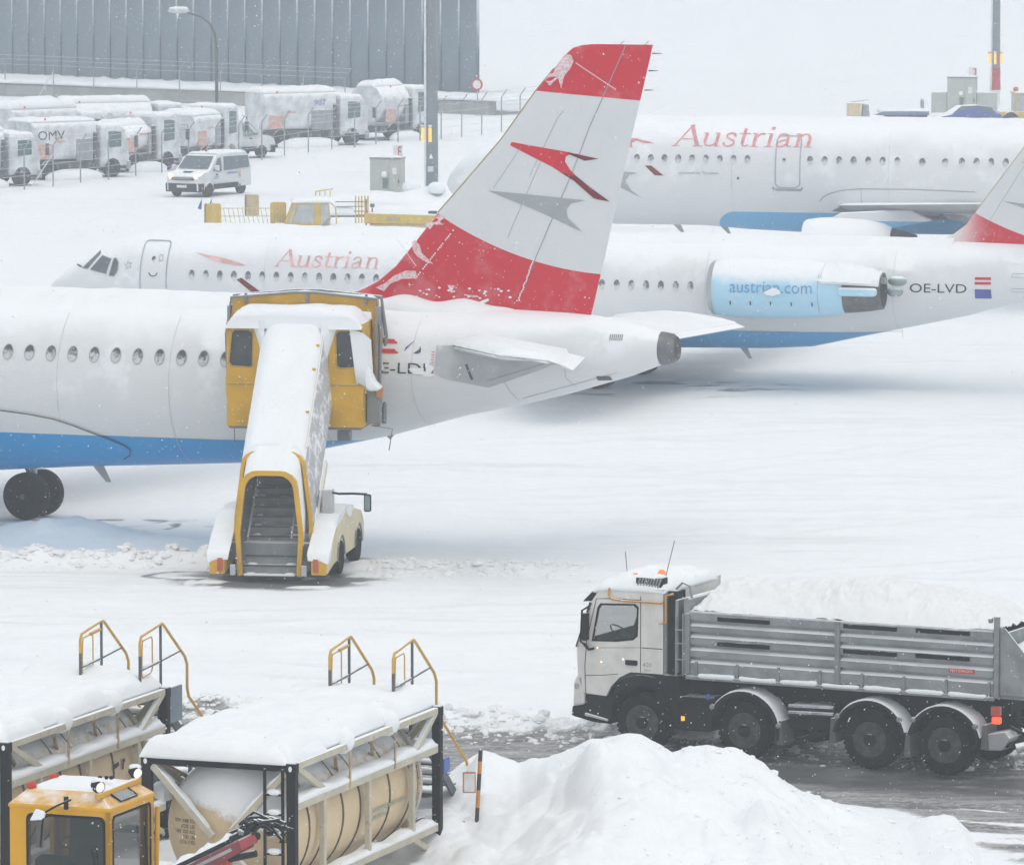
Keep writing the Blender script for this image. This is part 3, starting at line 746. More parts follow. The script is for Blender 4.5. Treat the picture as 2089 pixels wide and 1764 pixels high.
# ------------------------------------------------------------------ vans
M_vw = mat('van_white', (.62, .64, .66), .35, 0, .06, 2, snow=(.6, .95), spec=.3)
def van(label, loc, yaw, moving):
    t = thing('minibus' if moving else 'parked_van', label, 'van', loc, yaw)
    L = 4.75; prof = [(0, .32), (.03, .72), (-.08, .98), (-.30, 1.10), (-.92, 1.22), (-1.68, 1.86), (-2.1, 1.95), (-3.4, 1.98), (-4.5, 1.94), (-4.7, 1.78), (-L, 1.2), (-L, .36)]
    def hw(z): return .95 - .13 * max(0, z - 1.05) / .9
    def hx(x): return 1 - .10 * max(0, (x + .7) / .7) ** 2
    ys = (-1, -.93, 0, .93, 1); rings = []
    for s in ys:
        k2 = 1. if abs(s) < 1 else .93
        cxm, czm = -2.4, 1.1
        rings.append([((x - cxm) * (1 if abs(s) < 1 else .985) + cxm, s * hw(z) * hx(x), (z - czm) * (1 if abs(s) < 1 else .97) + czm) for x, z in prof])
    bd = MB().loft(rings, True).build('body', M_vw, t, 35)
    def sd(name, poly, m, off=.012, par=bd):
        n = len(poly)
        for s in (-1, 1):
            MB().add([(x, s * (hw(z) * hx(x) + off), z) for x, z in poly], [tuple(range(n))]).build(name, m, par, fix=False)
    gl = mat('van_glass', (.11, .14, .165), .2) if moving else mat('van_glass_green', (.18, .27, .26), .2)
    mb = MB(); q = .02
    mb.add([(-.98 + q, -.80, 1.28 + q), (-.98 + q, .80, 1.28 + q), (-1.62 + q, .73, 1.83 + q), (-1.62 + q, -.73, 1.83 + q)], [(0, 1, 2, 3)]); mb.build('windscreen', gl, bd)
    sd('front_side_window', [(-1.22, 1.20), (-1.74, 1.72), (-2.06, 1.80), (-2.02, 1.15), (-1.7, 1.12)], gl)
    if moving:
        sd('rear_side_window', [(-2.22, 1.17), (-2.30, 1.80), (-4.58, 1.76), (-4.62, 1.22)], gl)
    else:
        sd('rear_side_window', [(-2.25, 1.2), (-2.3, 1.75), (-3.1, 1.75), (-3.1, 1.2)], gl); sd('rear_quarter_window', [(-3.4, 1.22), (-3.4, 1.75), (-4.2, 1.75), (-4.5, 1.4), (-4.4, 1.22)], gl)
    dk = mat('van_plastic', (.05, .053, .058), .7, 0, .2, 3, snow=(.5, .95), spec=.15)
    sd('sill', [(-1.2, .34), (-1.2, .58), (-3.5, .58), (-3.5, .34)], dk, .02, t)
    MB().loft([[(.06 - .12 * abs(s) ** 3, s * .93, .26), (.09 - .12 * abs(s) ** 3, s * .93, .66), (-.3, s * .97, .66), (-.3, s * .97, .26)] for s in (-1, -.8, -.4, 0, .4, .8, 1)]).build('bumper', dk, t, 30)
    MB().box(.08, .1, -.26, .26, .46, .58).build('number_plate', mat('plate_white', (.7, .7, .68), .5), t)
    MB().loft([[(.045 - .05 * abs(s) ** 2, s * .6, .80), (.02 - .05 * abs(s) ** 2, s * .66, .92), (-.1, s * .66, .92), (-.1, s * .6, .80)] for s in (-1, -.5, 0, .5, 1)]).build('grille', mat('grille_dark', (.06, .065, .07), .5), t, 30)
    MB().box(.035, .05, -.5, .5, .85, .875).build('grille_bar', mat('chrome', (.6, .6, .6), .25, .9), t)
    MB().prism([(-.45, 1.145), (-.38, 1.16), (-.6, 1.195), (-.66, 1.18)], -.22, .22).build('bonnet_slot', M_text_dk, t)
    for s in (-1, 1):
        e = (1.0, .86, .55)
        hl = MB().loft([[(.0, s * .60, .88), (-.02, s * .60, 1.0), (-.12, s * .62, 1.06)], [(-.04, s * .74, .86), (-.06, s * .74, 1.02), (-.16, s * .76, 1.09)], [(-.16, s * .86, .9), (-.18, s * .86, 1.04), (-.25, s * .86, 1.1)]], False).build('headlight', mat('headlight_on', (.8, .75, .6), .2, emit=(1.0, .70, .30), estr=2.0) if moving else mat('headlight_off', (.5, .52, .53), .15), t, 60)
        MB().tube([(-1.25, s * .95, 1.22), (-1.2, s * 1.12, 1.3)], .03, 6).build('mirror_arm', dk, t)
        MB().box(-1.28, -1.12, s * 1.15 - .1, s * 1.15 + .1, 1.22, 1.46).build('mirror', M_vw, t, None, .04)
        MB().box(-1.62, -1.48, s * .953 - .01, s * .953 + .01, .98, 1.04).build('door_handle', dk, t)
    for x in (-.88, -3.95):
        wheel_pair(t, x, (-.93, .71), .335, .22)
    if moving:
        for nm, s_, x0, x1, z0, z1, mm in (('lettering', 'FLUGHAFEN', -3.4, -2.5, .98, 1.08, M_text_bl), ('number', '21', -1.75, -1.35, .80, .96, mat('pale_blue', (.25, .45, .65), .5))):
            v, f = [], []                                      # too small to read: a row of blurred dashes
            for q_ in range(5):
                a_, g_ = stroke2d([(x0 + (x1 - x0) * (q_ + .1) / 5, (z0 + z1) / 2), (x0 + (x1 - x0) * (q_ + .75) / 5, (z0 + z1) / 2)], (z1 - z0) * .7); f += [tuple(i_ + len(v) for i_ in w_) for w_ in g_]; v += a_
            for s in (-1, 1):
                vv = [(x if s > 0 else x, z) for x, z in v]
                drape(nm, vv, f, (lambda x, z, o, s=s: ((x if s < 0 else x0 + x1 - x), s * (hw(z) * hx(x) + o), z)), mm, t, .015, 5)
        v, f = stroke2d([(-3.75, .78), (-3.55, 1.1)], .06); v2, f2 = stroke2d([(-3.55, .78), (-3.75, 1.1)], .06)
        drape('red_mark', v + v2, f + [tuple(i + len(v) for i in q) for q in f2], lambda x, z, o: (x, hw(z) + o, z), M_tred, t, .014, 5)
        MB().lathe([(.07, 0), (.06, .14), (.02, .17)], (-2.2, 0, 1.97), (0, 0, 1), 8).build('beacon', mat('amber_off', (.45, .15, .04), .3), t)
    snow_slab('roof_snow', -4.55, -1.85, -.78, .78, lambda x, y: 1.945, .07 if moving else .16, t, 8, 20, 16, .25, .02, .0)
    return t
van('white minibus driving towards us with its headlights on', (-15.2, 271.2, 0), 243, True)
van('white van with green-tinted windows parked behind the minibus', (-12.75, 305.5, 0), 35, False)
# ------------------------------------------------------------------ yellow ground equipment seen over the jet's roof
M_yel = mat('gse_yellow', (.60, .42, .09), .55, 0, .1, 3, snow=(.45, .85))
M_yel2 = mat('gse_cream', (.62, .52, .30), .55, 0, .1, 3, snow=(.45, .85))
M_steel = mat('gse_steel', (.22, .23, .24), .5, .4, snow=(.4, .8))
t = thing('service_platform', 'low platform trailer with upright yellow end boards and pale railing', 'platform', (-12.6, 240, 0), 0)
MB().box(0, 3.4, 0, 1.6, .55, .75).build('deck', M_yel2, t, None, .03)
for x in (.3, 3.1):
    for y in (.0, 1.4): MB().lathe([(.15, 0), (.28, 0), (.28, .2), (.15, .2)], (x, y, .28), (0, 1, 0), 14).build('wheel', M_tyre, t, 40)
for x0, x1, y, z0, z1, nm in ((.02, .72, -.02, .75, 1.72, 0), (2.72, 3.38, -.02, .72, 1.78, 1), (1.6, 2.2, 1.55, 1.1, 1.98, 2)):
    p = MB().prism(rrect(x0, x1, z0, z1, .1), y, y + .05).build('end_board', M_yel if nm < 2 else mat('board_tan', (.5, .42, .26), .6), t, None, .01)
    if nm == 1:
        for i in range(5): MB().box(x0 + .1 + i * .12, x0 + .13 + i * .12, y - .02, y, z0 + .1, z1 - .1).build('rib', M_yel2, p)
    else: MB().bar((x0 + .05, y - .03, z0), (x0 + .05, y - .03, z1), .05).build('edge_post', M_steel, p)
for z in (.85, 1.2, 1.52): MB().bar((.7, .0, z), (2.75, .0, z), .035).build('rail', M_yel2, t)
for i in range(11): MB().bar((.75 + i * .19, 0, .8), (.62 + i * .19, 0, 1.52), .03).build('baluster', M_yel2, t)
for x in (.05, .45): MB().prism([(x - .3, 1.5), (x - .15, 1.45), (x - .12, 1.9), (x - .22, 1.7)], .1, .2).build('blue_strap', mat('strap_blue', (.06, .12, .38), .7), t)

t = thing('tow_tractor', 'small yellow tow tractor with a snowed-up cab behind the jet roof', 'tractor', (-9.3, 238, 0), 4)
MB().box(-.3, 2.6, 0, 1.7, .3, .95).build('chassis', M_yel, t, None, .08)
cbn = MB().prism([(.1, .95), (.45, 1.85), (1.9, 1.9), (1.95, .95)], .05, 1.55).build('cab', M_yel, t, None, .05)
MB().prism([(.22, 1.05), (.5, 1.78), (.62, 1.78), (.34, 1.05)], .03, .06).build('windscreen', mat('frost_glass', (.42, .46, .48), .4), cbn)
MB().prism([(.42, 1.05), (.68, 1.78), (1.28, 1.78), (1.28, 1.05)], .03, .06).build('side_window', MATS['frost_glass'], cbn)
MB().prism([(1.56, 1.05), (1.56, 1.78), (1.86, 1.78), (1.86, 1.05)], .03, .06).build('rear_window', MATS['frost_glass'], cbn)
snow_slab('roof_snow', .4, 1.95, .0, 1.6, lambda x, y: 1.88, .16, t, 3, 16, 14, .25, .03, .03)
for x in (.3, 2.1):
    for y in (-.02, 1.5): MB().lathe([(.2, 0), (.4, 0), (.42, .05), (.42, .2), (.2, .22)], (x, y, .42), (0, 1, 0), 16).build('wheel', M_tyre, t, 40)
MB().tube([(1.95, .1, 1.85), (2.15, .1, 1.7), (2.2, .1, 1.0)], .03, 6).build('grab_rail', M_yel, t)

t = thing('boarding_steps', 'low steel boarding steps with yellow handrails beyond the tractor', 'steps', (-8.3, 246, 0), 6)
MB().box(0, 2.2, 0, 1.0, .75, .85).build('platform', M_steel, t)
for i in range(3): MB().bar((.9, -.05, 1.0 + i * .2), (2.1, -.05, 1.0 + i * .2), .04).build('rail', M_steel, t)
for i in range(5): MB().bar((1.75 + i * .13, -.05, .5), (1.75 + i * .13, -.05, 1.65), .06, .03).build('rail_post', M_yel, t)
for x in (.05, 2.2): MB().bar((x, 0, -.1), (x, 0, 1.5), .06).build('leg', M_steel, t)
MB().tube([(.05, 0, 1.4), (.1, 0, 1.85), (.8, 0, 1.95)], .035, 6).build('handrail', M_yel, t)
for i in range(3): MB().bar((.25 + i * .22, 0, 1.62), (.25 + i * .22, 0, 1.88), .04).build('baluster', M_yel, t)
snow_slab('snow', .0, 1.7, -.1, 1.0, lambda x, y: .85, .35, t, 5, 18, 12, .3, .05, .05)

t = thing('belt_loader', 'yellow belt loader with snow-covered beam half hidden by the tail fin', 'belt loader', (-6.0, 238.5, 0), -2)
MB().prism([(0, 1.0), (0, 1.3), (.12, 1.42), (3.6, 1.32), (3.6, .95)], 0, 1.0).build('beam', M_yel, t, None, .03)
MB().box(.9, 1.45, -.02, .0, 1.12, 1.28).build('name_plate', mat('loader_plate', (.42, .36, .22), .6), t)
MB().box(.2, 3.4, .1, .9, .35, .98).build('chassis', M_yel2, t, None, .05)
for x in (.6, 2.9): MB().lathe([(.2, 0), (.38, 0), (.4, .04), (.4, .2), (.2, .22)], (x, -.02, .4), (0, 1, 0), 16).build('wheel', M_tyre, t, 40)
MB().lathe([(.06, 0), (.06, .1)], (.1, .1, 1.42), (0, 0, 1), 8).build('red_lamp', mat('red_lamp', (.5, .03, .02), .4), t)
MB().bar((.32, .15, 1.35), (.32, .15, 1.62), .05).build('lamp_post', M_td, t)
MB().sphere((.32, .15, 1.72), .1, 10).build('work_lamp', mat('lamp_blue_grey', (.12, .14, .2), .3), t, 180)
MB().box(2.6, 2.95, .1, .3, 1.36, 1.52).build('control_box', M_td, t, None, .02)
snow_slab('belt_snow', .05, 3.6, .05, 1.0, lambda x, y: 1.41 - .028 * x, .1, t, 3, 26, 12, .25, .03, .0)

# ------------------------------------------------------------------ right-hand far apron, seen over the big jet's roof
t = thing('parked_car', 'distant blue car half covered in snow beneath the grey cabinet', 'car', (23.4, 330, 0), 8)
M_car = mat('car_blue', (.05, .09, .30), .35, 0, .08, 2, snow=(.42, .75))
MB().loft([[(x, -w, .45), (x, -w, zb), (x, -w * .78, zt), (x, w * .78, zt), (x, w, zb), (x, w, .45)] for x, w, zb, zt in ((0, .6, .7, .72), (.25, .82, .85, .92), (1.1, .85, .98, 1.08), (1.7, .85, 1.0, 1.46), (2.7, .85, 1.0, 1.5), (3.4, .85, 1.0, 1.4), (3.95, .8, .95, 1.02), (4.1, .7, .6, .64))]).build('body', M_car, t, 40)
for x in (.75, 3.2):
    for y in (-.86, .66): MB().lathe([(.15, 0), (.3, 0), (.32, .05), (.32, .17), (.15, .2)], (x, y, .32), (0, 1, 0), 14).build('wheel', M_tyre, t, 40)
MB().add([(1.2, -.8, 1.1), (1.7, -.69, 1.44), (2.6, -.69, 1.47), (3.3, -.7, 1.4), (3.7, -.8, 1.08)], [(0, 1, 2, 3, 4)]).build('side_window', M_tg, t, fix=False)
t = thing('flat_trailer', 'flat blue-edged trailer under snow left of the distant blue car', 'trailer', (20.8, 331, 0), 4)
MB().prism([(-.6, .95), (0, 1.15), (2.6, 1.15), (2.6, .92), (.0, .9)], -.7, .7).build('bed', mat('trailer_blue', (.16, .2, .32), .6, snow=(.3, .7)), t, None, .04)
MB().box(.2, 2.5, -.6, .6, .6, .9).build('chassis', M_td, t)
for x in (.6, 2.1): MB().lathe([(.15, 0), (.3, 0), (.3, .2), (.15, .2)], (x, -.75, .3), (0, 1, 0), 12).build('wheel', M_tyre, t, 40)
snow_slab('snow', -.2, 2.6, -.65, .65, lambda x, y: 1.13, .12, t, 2, 18, 12, .25, .03, .03)
t = thing('small_loader', 'distant yellow-framed loader cab at the right edge under the mast', 'loader', (28.3, 334, 0), 6)
MB().box(-.6, 2.4, 0, 1.6, .35, .95).build('chassis', M_yel, t, None, .06)
for x in (.35, 1.1, 1.85): MB().bar((x - (.12 if x < 1 else 0), .02, .95), (x, .02, 1.95), .1).build('cab_post', M_yel, t)
MB().box(.25, 1.95, .0, 1.5, 1.92, 2.02).build('cab_roof', M_yel, t, None, .03)
MB().box(.3, 1.85, .08, 1.4, .95, 1.9).build('cab_glass', MATS['frost_glass'], t)
MB().sphere((.35, .3, 2.2), .16, 10).build('beacon', mat('amber_off', (.45, .15, .04), .3), t, 180)
for x in (0, 1.8): MB().lathe([(.2, 0), (.45, 0), (.48, .06), (.48, .24), (.2, .26)], (x, -.1, .48), (0, 1, 0), 16).build('wheel', M_tyre, t, 40)
snow_slab('roof_snow', .25, 1.95, .0, 1.5, lambda x, y: 2.0, .14, t, 3, 14, 12, .2, .03, .02)
t = thing('generator_cart', 'small pale generator cart with dark end peeking over the big jet', 'cart', (19.3, 338, 0), 3)
MB().box(0, .75, 0, .8, .3, 1.25).build('housing', M_yel2, t, None, .05)
MB().prism([(.82, .3), (.88, 1.2), (1.2, 1.15), (1.3, .3)], .1, .7).build('engine', M_tgrey, t, None, .04)
MB().tube([(.1, .1, 1.3), (1.2, .1, 1.42)], .025, 6).build('handle', M_td, t)
for x in (.3, 1.0): MB().lathe([(.1, 0), (.24, 0), (.24, .12), (.1, .12)], (x, -.1, .24), (0, 1, 0), 12).build('wheel', M_tyre, t, 40)
t = thing('hydrant_post', 'small red-footed hydrant post left of the far cabinet', 'hydrant', (24.4, 350, 0), 0)
MB().lathe([(.22, -.3), (.22, .35), (.16, .4)], (0, 0, 0), (0, 0, 1), 12).build('foot', mat('hydrant_red', (.5, .12, .07), .6, snow=(.5, .9)), t, 40)
MB().lathe([(.12, .4), (.12, .85), (.05, .95)], (0, 0, 0), (0, 0, 1), 10).build('post', M_tgrey, t, 40)
# ------------------------------------------------------------------ airliners (local x runs aft, y away from us, z up from the ground)
AUS = {  # pen strokes of the serif airline lettering: (points, width)
 'A': (.70, [([(0, .02), (.33, .72)], .04), ([(.31, .72), (.60, .02)], .105), ([(.13, .25), (.47, .25)], .035), ([(-.08, .012), (.12, .012)], .03), ([(.48, .012), (.74, .012)], .03)]),
 'u': (.56, [([(.08, .46), (.08, .14)], .085), ([(.08, .16), (.11, .05), (.2, .015), (.3, .05), (.38, .14)], .05), ([(.39, .46), (.39, .0)], .085), ([(-.01, .455), (.1, .455)], .03), ([(.30, .455), (.41, .455)], .03), ([(.39, .012), (.5, .012)], .03)]),
 's': (.40, [([(.3, .34), (.27, .43), (.17, .46), (.07, .41), (.07, .33), (.17, .26), (.28, .19), (.3, .1), (.22, .025), (.11, .015), (.04, .07), (.02, .14)], .062)]),
 't': (.34, [([(.12, .62), (.12, .1)], .085), ([(.12, .12), (.16, .03), (.23, .02), (.29, .07)], .045), ([(.0, .45), (.28, .45)], .04)]),
 'r': (.40, [([(.1, .46), (.1, 0)], .085), ([(.11, .28), (.17, .40), (.25, .455), (.34, .43)], .06), ([(.0, .455), (.1, .455)], .03), ([(.0, .012), (.22, .012)], .03)]),
 'i': (.26, [([(.1, .46), (.1, 0)], .085), ([(.1, .58), (.1, .68)], .1), ([(.0, .455), (.1, .455)], .03), ([(.0, .012), (.2, .012)], .03)]),
 'a': (.50, [([(.31, .34), (.31, .05)], .08), ([(.05, .34), (.09, .43), (.18, .46), (.28, .42), (.31, .33)], .055), ([(.31, .27), (.18, .23), (.07, .17), (.05, .08), (.1, .02), (.2, .02), (.31, .10)], .06), ([(.31, .07), (.36, .02), (.44, .04)], .04)]),
 'n': (.56, [([(.1, .46), (.1, 0)], .085), ([(.11, .31), (.18, .42), (.27, .455), (.35, .42), (.39, .32)], .055), ([(.39, .34), (.39, 0)], .085), ([(.0, .455), (.1, .455)], .03), ([(.0, .012), (.2, .012)], .03), ([(.29, .012), (.49, .012)], .03)]),
}
def serif(word, x0, x1, z0, z1, shear=.12):
    V, F = [], []; x = 0
    for ch in word:
        adv, st = AUS[ch]
        for pts, w in st:
            v, f = stroke2d([(p[0] + x + p[1] * shear, p[1]) for p in pts], w)
            F += [tuple(i + len(V) for i in q) for q in f]; V += v
        x += adv
    return fit2d(V, x0, x1, z0, z1), F

def paint(name, belly=None, bands=None, base=(.70, .715, .73), blue=(.02, .30, .66), snowr=(.42, .8), snoise=.5):
    """white airliner paint; belly: colour below a waterline; snow clings to the crown"""
    m, k, b = new_mat(name)
    tc = k.n('TexCoord'); oc = tc.outputs['Object']; sx = k.n('SeparateXYZ'); k.l(oc, sx.inputs[0])
    X, Z = sx.outputs['X'], sx.outputs['Z']
    n1 = k.noise(oc, .7, 4); c = k.mix(k.ramp(n1, .3, .7), tuple(x * .97 for x in base), base)
    if belly: c = belly(k, X, Z, c, blue)
    if bands: c = bands(k, X, Z, c)
    fr = k.m('MULTIPLY', k.ramp(k.noise(oc, .9, 7, .7), .50, .64), .55 if not bands else .10)      # thin rime in patches on the flanks
    g = k.n('NewGeometry'); gs = k.n('SeparateXYZ'); k.l(g.outputs['Normal'], gs.inputs[0])
    c = k.mix(k.m('MULTIPLY', fr, k.ramp(gs.outputs['Z'], -.35, .05)), c, SNOW)
    n2 = k.noise(oc, snoise * 2, 6, .65)
    f = k.ramp(k.m('ADD', gs.outputs['Z'], k.m('MULTIPLY', k.m('SUBTRACT', n2, .5), .5)), *snowr)
    c = k.mix(f, c, SNOW); k.l(c, b.inputs['Base Color'])
    k.l(k.m('ADD', .38, k.m('MULTIPLY', f, .35)), b.inputs['Roughness']); b.inputs['Specular IOR Level'].default_value = .25
    bp = k.n('Bump'); bp.inputs['Strength'].default_value = .25; bp.inputs['Distance'].default_value = .05
    k.l(k.m('MULTIPLY', k.noise(oc, 3.5, 6, .6), f), bp.inputs['Height']); k.l(bp.outputs[0], b.inputs['Normal'])
    MATS[name] = m; return m
def belly_below(z0, x0=None, r=.7, x1=None):
    def fn(k, X, Z, c, blue):
        lim = z0
        if x0 is not None:      # rounded front corner
            d = k.m('MAXIMUM', k.m('SUBTRACT', x0 + r, X), 0.)
            q = k.m('SQRT', k.m('MAXIMUM', k.m('SUBTRACT', r * r, k.m('MULTIPLY', d, d)), 0.))
            lim = k.m('ADD', q, z0 - r)
            f = k.m('MULTIPLY', k.m('LESS_THAN', Z, lim), k.m('GREATER_THAN', X, x0))
        else: f = k.m('LESS_THAN', Z, lim)
        return k.mix(f, c, blue)
    return fn
RED = (.60, .009, .028)
M_red = mat('livery_red', RED, .45, 0, .08, 6, spec=.2); M_dred = mat('livery_dark_red', (.17, .012, .02), .45, 0, .1, 2, spec=.2)
M_redf = mat('livery_red_paled', (.70, .38, .38), .6, 0, .25, 3); M_lg = mat('livery_grey', (.34, .36, .375), .45, 0, .05, 2)  # the paled red stands in for distance haze and snow film
M_line = mat('panel_line', (.30, .31, .32), .6, 0, .1, 2); M_txt = mat('reg_black', (.02, .021, .025), .5, 0, .1, 3, spec=.2)
M_joint = mat('skin_joint', (.50, .51, .52), .6)
M_metal = mat('bare_metal', (.36, .375, .39), .4, .3, .1, 2.); M_dkm = mat('dark_metal', (.10, .105, .11), .5, .5, .15, 3)
M_apron = mat('apron_grey', (.43, .45, .465), .55, 0, .12, 1.5, snow=(.35, .8), nrange=.5)
M_wingu = mat('wing_grey', (.36, .37, .385), .5, 0, .08, 1., snow=(.2, .6))
m, k, b = new_mat('cabin_window')                       # dark panes, each frosted its own way
tc = k.n('TexCoord'); oi = k.n('ObjectInfo'); ad = k.n('VectorMath', operation='ADD'); k.l(tc.outputs['Object'], ad.inputs[0])
sc_ = k.n('VectorMath', operation='SCALE'); cb = k.n('CombineXYZ'); k.l(oi.outputs['Random'], cb.inputs[0]); k.l(oi.outputs['Random'], cb.inputs[2]); k.l(cb.outputs[0], sc_.inputs[0]); sc_.inputs['Scale'].default_value = 37.; k.l(sc_.outputs[0], ad.inputs[1])
gz = k.n('SeparateXYZ'); k.l(tc.outputs['Generated'], gz.inputs[0])
f = k.ramp(k.m('ADD', k.noise(ad.outputs[0], 7, 6, .75), k.m('MULTIPLY', k.m('SUBTRACT', .55, gz.outputs['Z']), .38)), .40, .62)
k.l(k.mix(f, (.075, .08, .088), (.56, .58, .60)), b.inputs['Base Color']); b.inputs['Specular IOR Level'].default_value = .3; b.inputs['Roughness'].default_value = .35
M_cw = m
M_cw_haze = m.copy(); M_cw_haze.name = 'cabin_window_hazed'  # paler pane colours imitate distance haze on the farther jets
for n_ in M_cw_haze.node_tree.nodes:
    if n_.type == 'MIX': n_.inputs[6].default_value = (.12, .125, .135, 1); n_.inputs[7].default_value = (.60, .62, .64, 1)

class Jet:
    def __init__(s, root, st, mname):
        """st: stations (x, zc, ry, rtop, rbot)"""
        s.root = root; s.st = st; s.a = np.array(st); s.m = MATS[mname]
    def at(s, x): return [float(np.interp(x, s.a[:, 0], s.a[:, i])) for i in range(1, 5)]
    def surf(s, side=-1):
        def f(x, z, off=.006):
            zc, ry, rt, rb = s.at(x); rz = rt if z > zc else rb
            q = max(-.999, min(.999, (z - zc) / rz)); c = math.sqrt(1 - q * q)
            n = Vector((0, side * c / ry, q / rz)).normalized()
            return (x, side * ry * c + n.y * off, z + n.z * off)
        return f
    def body(s, name='fuselage', n=48, dx=.5):
        xs = np.unique(np.concatenate([s.a[:, 0], np.arange(s.a[0, 0], s.a[-1, 0], dx)])); rings = []
        for x in xs:
            zc, ry, rt, rb = s.at(x)
            rings.append([(x, ry * math.cos(t), zc + (rt if math.sin(t) > 0 else rb) * math.sin(t)) for t in [2 * PI * i / n for i in range(n)]])
        s.fus = MB().loft(rings).build(name, s.m, s.root, 60); return s.fus
    def mark(s, name, v, f, m, side=-1, off=.006, par=None, step=.12): return drape(name, v, f, s.surf(side), m, par or s.root, off, step)
    def poly(s, name, p, m, **k): v, f = tri_poly(p); return s.mark(name, v, f, m, **k)
    def line(s, name, p, w, m, **k): v, f = stroke2d(p, w); return s.mark(name, v, f, m, **k)
    def loop(s, name, p, w, m, **k): return s.line(name, list(p) + [p[0], p[1]], w, m, **k)
    def joints(s, xs, w=.012):
        for x in xs:
            zc, ry, rt, rb = s.at(x); s.line('skin_joint', [(x, zc + rt * q) for q in np.linspace(-.98, .8, 26)], w, M_joint)
    def windows(s, xs, z, rx, rz, side=-1, rim=True, pane=None):
        first = None; x0 = xs[0]; zc, ry, rt, rb = s.at(x0)
        for x in xs:
            if first is None:
                first = s.poly('window', ring_pts(x0, z, rx, rz, 14), pane or M_cw, side=side, off=.012, step=.09)
                if rim: s.loop('rim', ring_pts(x0, z, rx * 1.06, rz * 1.05, 14), rx * .12, M_line, side=side, off=.016, par=first, step=.09)
            else: dup(first, s.root, (x - x0, 0, 0))
    def text(s, name, t, x0, x1, z0, z1, m, **k):
        v, f = text2d(t); return s.mark(name, fit2d(v, x0, x1, z0, z1), f, m, **k)

class Fin:
    def __init__(s, rows, tmax):
        """rows: (z, x_leading, x_trailing)"""
        s.a = np.array(sorted(rows)); s.t = tmax
    def half(s, x, z):
        le = float(np.interp(z, s.a[:, 0], s.a[:, 1])); te = float(np.interp(z, s.a[:, 0], s.a[:, 2])); c = te - le
        u = min(1, max(0, (x - le) / c)); return max(.012, 2.6 * s.t * (math.sqrt(u) - u) * min(1, c / 4) + .01)
    def build(s, name, m, parent, nu=16):
        rings = []
        us = [0, .01, .03, .07, .13, .2, .3, .42, .55, .7, .85, 1]
        for z, le, te in s.a:
            r = [(le + u * (te - le), -s.half(le + u * (te - le), z), z) for u in us] + [(le + u * (te - le), s.half(le + u * (te - le), z), z) for u in us[::-1]]
            rings.append(r)
        return MB().loft(rings).build(name, m, parent, 50)
    def surf(s, side=-1): return lambda x, z, off=.006: (x, side * (s.half(x, z) + off), z)
    def mark(s, name, p, m, parent, side=-1, off=.008, step=.15): v, f = tri_poly(p); return drape(name, v, f, s.surf(side), m, parent, off, step, False)
    def line(s, name, p, w, m, parent, side=-1, off=.006): v, f = stroke2d(p, w); return drape(name, v, f, s.surf(side), m, parent, off, .2, False)

def flat_wing(name, root, tip, m, parent, tk=.12, snow_t=0.):
    """root/tip: (x_le, x_te, y, z_le, z_te); a tapered lifting surface with rounded nose"""
    rings = []
    us = (0, .03, .12, .3, .6, .85, 1)
    for q in (0, .25, .5, .75, 1):
        le, te, y, zl, zt = [root[i] * (1 - q) + tip[i] * q for i in range(5)]; t = tk * (te - le) / (root[1] - root[0])
        th = lambda u: 1.3 * t * (math.sqrt(u) - u) + .008
        rings.append([(le + u * (te - le), y, zl + u * (zt - zl) + th(u) + snow_t * (1 if .02 < u < .99 else .2)) for u in us] + [(le + u * (te - le), y, zl + u * (zt - zl) - th(u)) for u in us[::-1]])
    return MB().loft(rings).build(name, m, parent, 50)

def wheel_gear(t, x, y, r, w, ztop, lean=0.):
    g = MB().tube([(x, y, r), (x, y + lean, ztop)], [.09, .12], 10).build('gear_leg', M_metal, t, 60)
    MB().bar((x - .05, y, r * 1.6), (x - .6, y, ztop), .07).build('drag_brace', M_dkm, g)
    MB().tube([(x, y - w * 1.6, r), (x, y + w * 1.6, r)], .07, 8).build('axle', M_dkm, g)
    for s in (-1, 1):
        wl = MB().lathe([(r * .45, -w / 2), (r * .9, -w / 2), (r * .985, -w * .36), (r, -w * .15), (r, w * .15), (r * .985, w * .36), (r * .9, w / 2), (r * .45, w / 2)], (x, y + s * w * .95, r), (0, 1, 0), 36).build('tyre', mat('jet_tyre', (.011, .0115, .0125), .85, 0, .3, 5, .2, 18, spec=.12), t, 50)
        MB().lathe([(r * .46, -w * .42), (r * .4, -w * .25), (.08, -w * .3), (.08, w * .3), (r * .4, w * .25), (r * .46, w * .42)], (x, y + s * w * .95, r), (0, 1, 0), 20).build('hub', M_dkm, wl, 40)
    return g

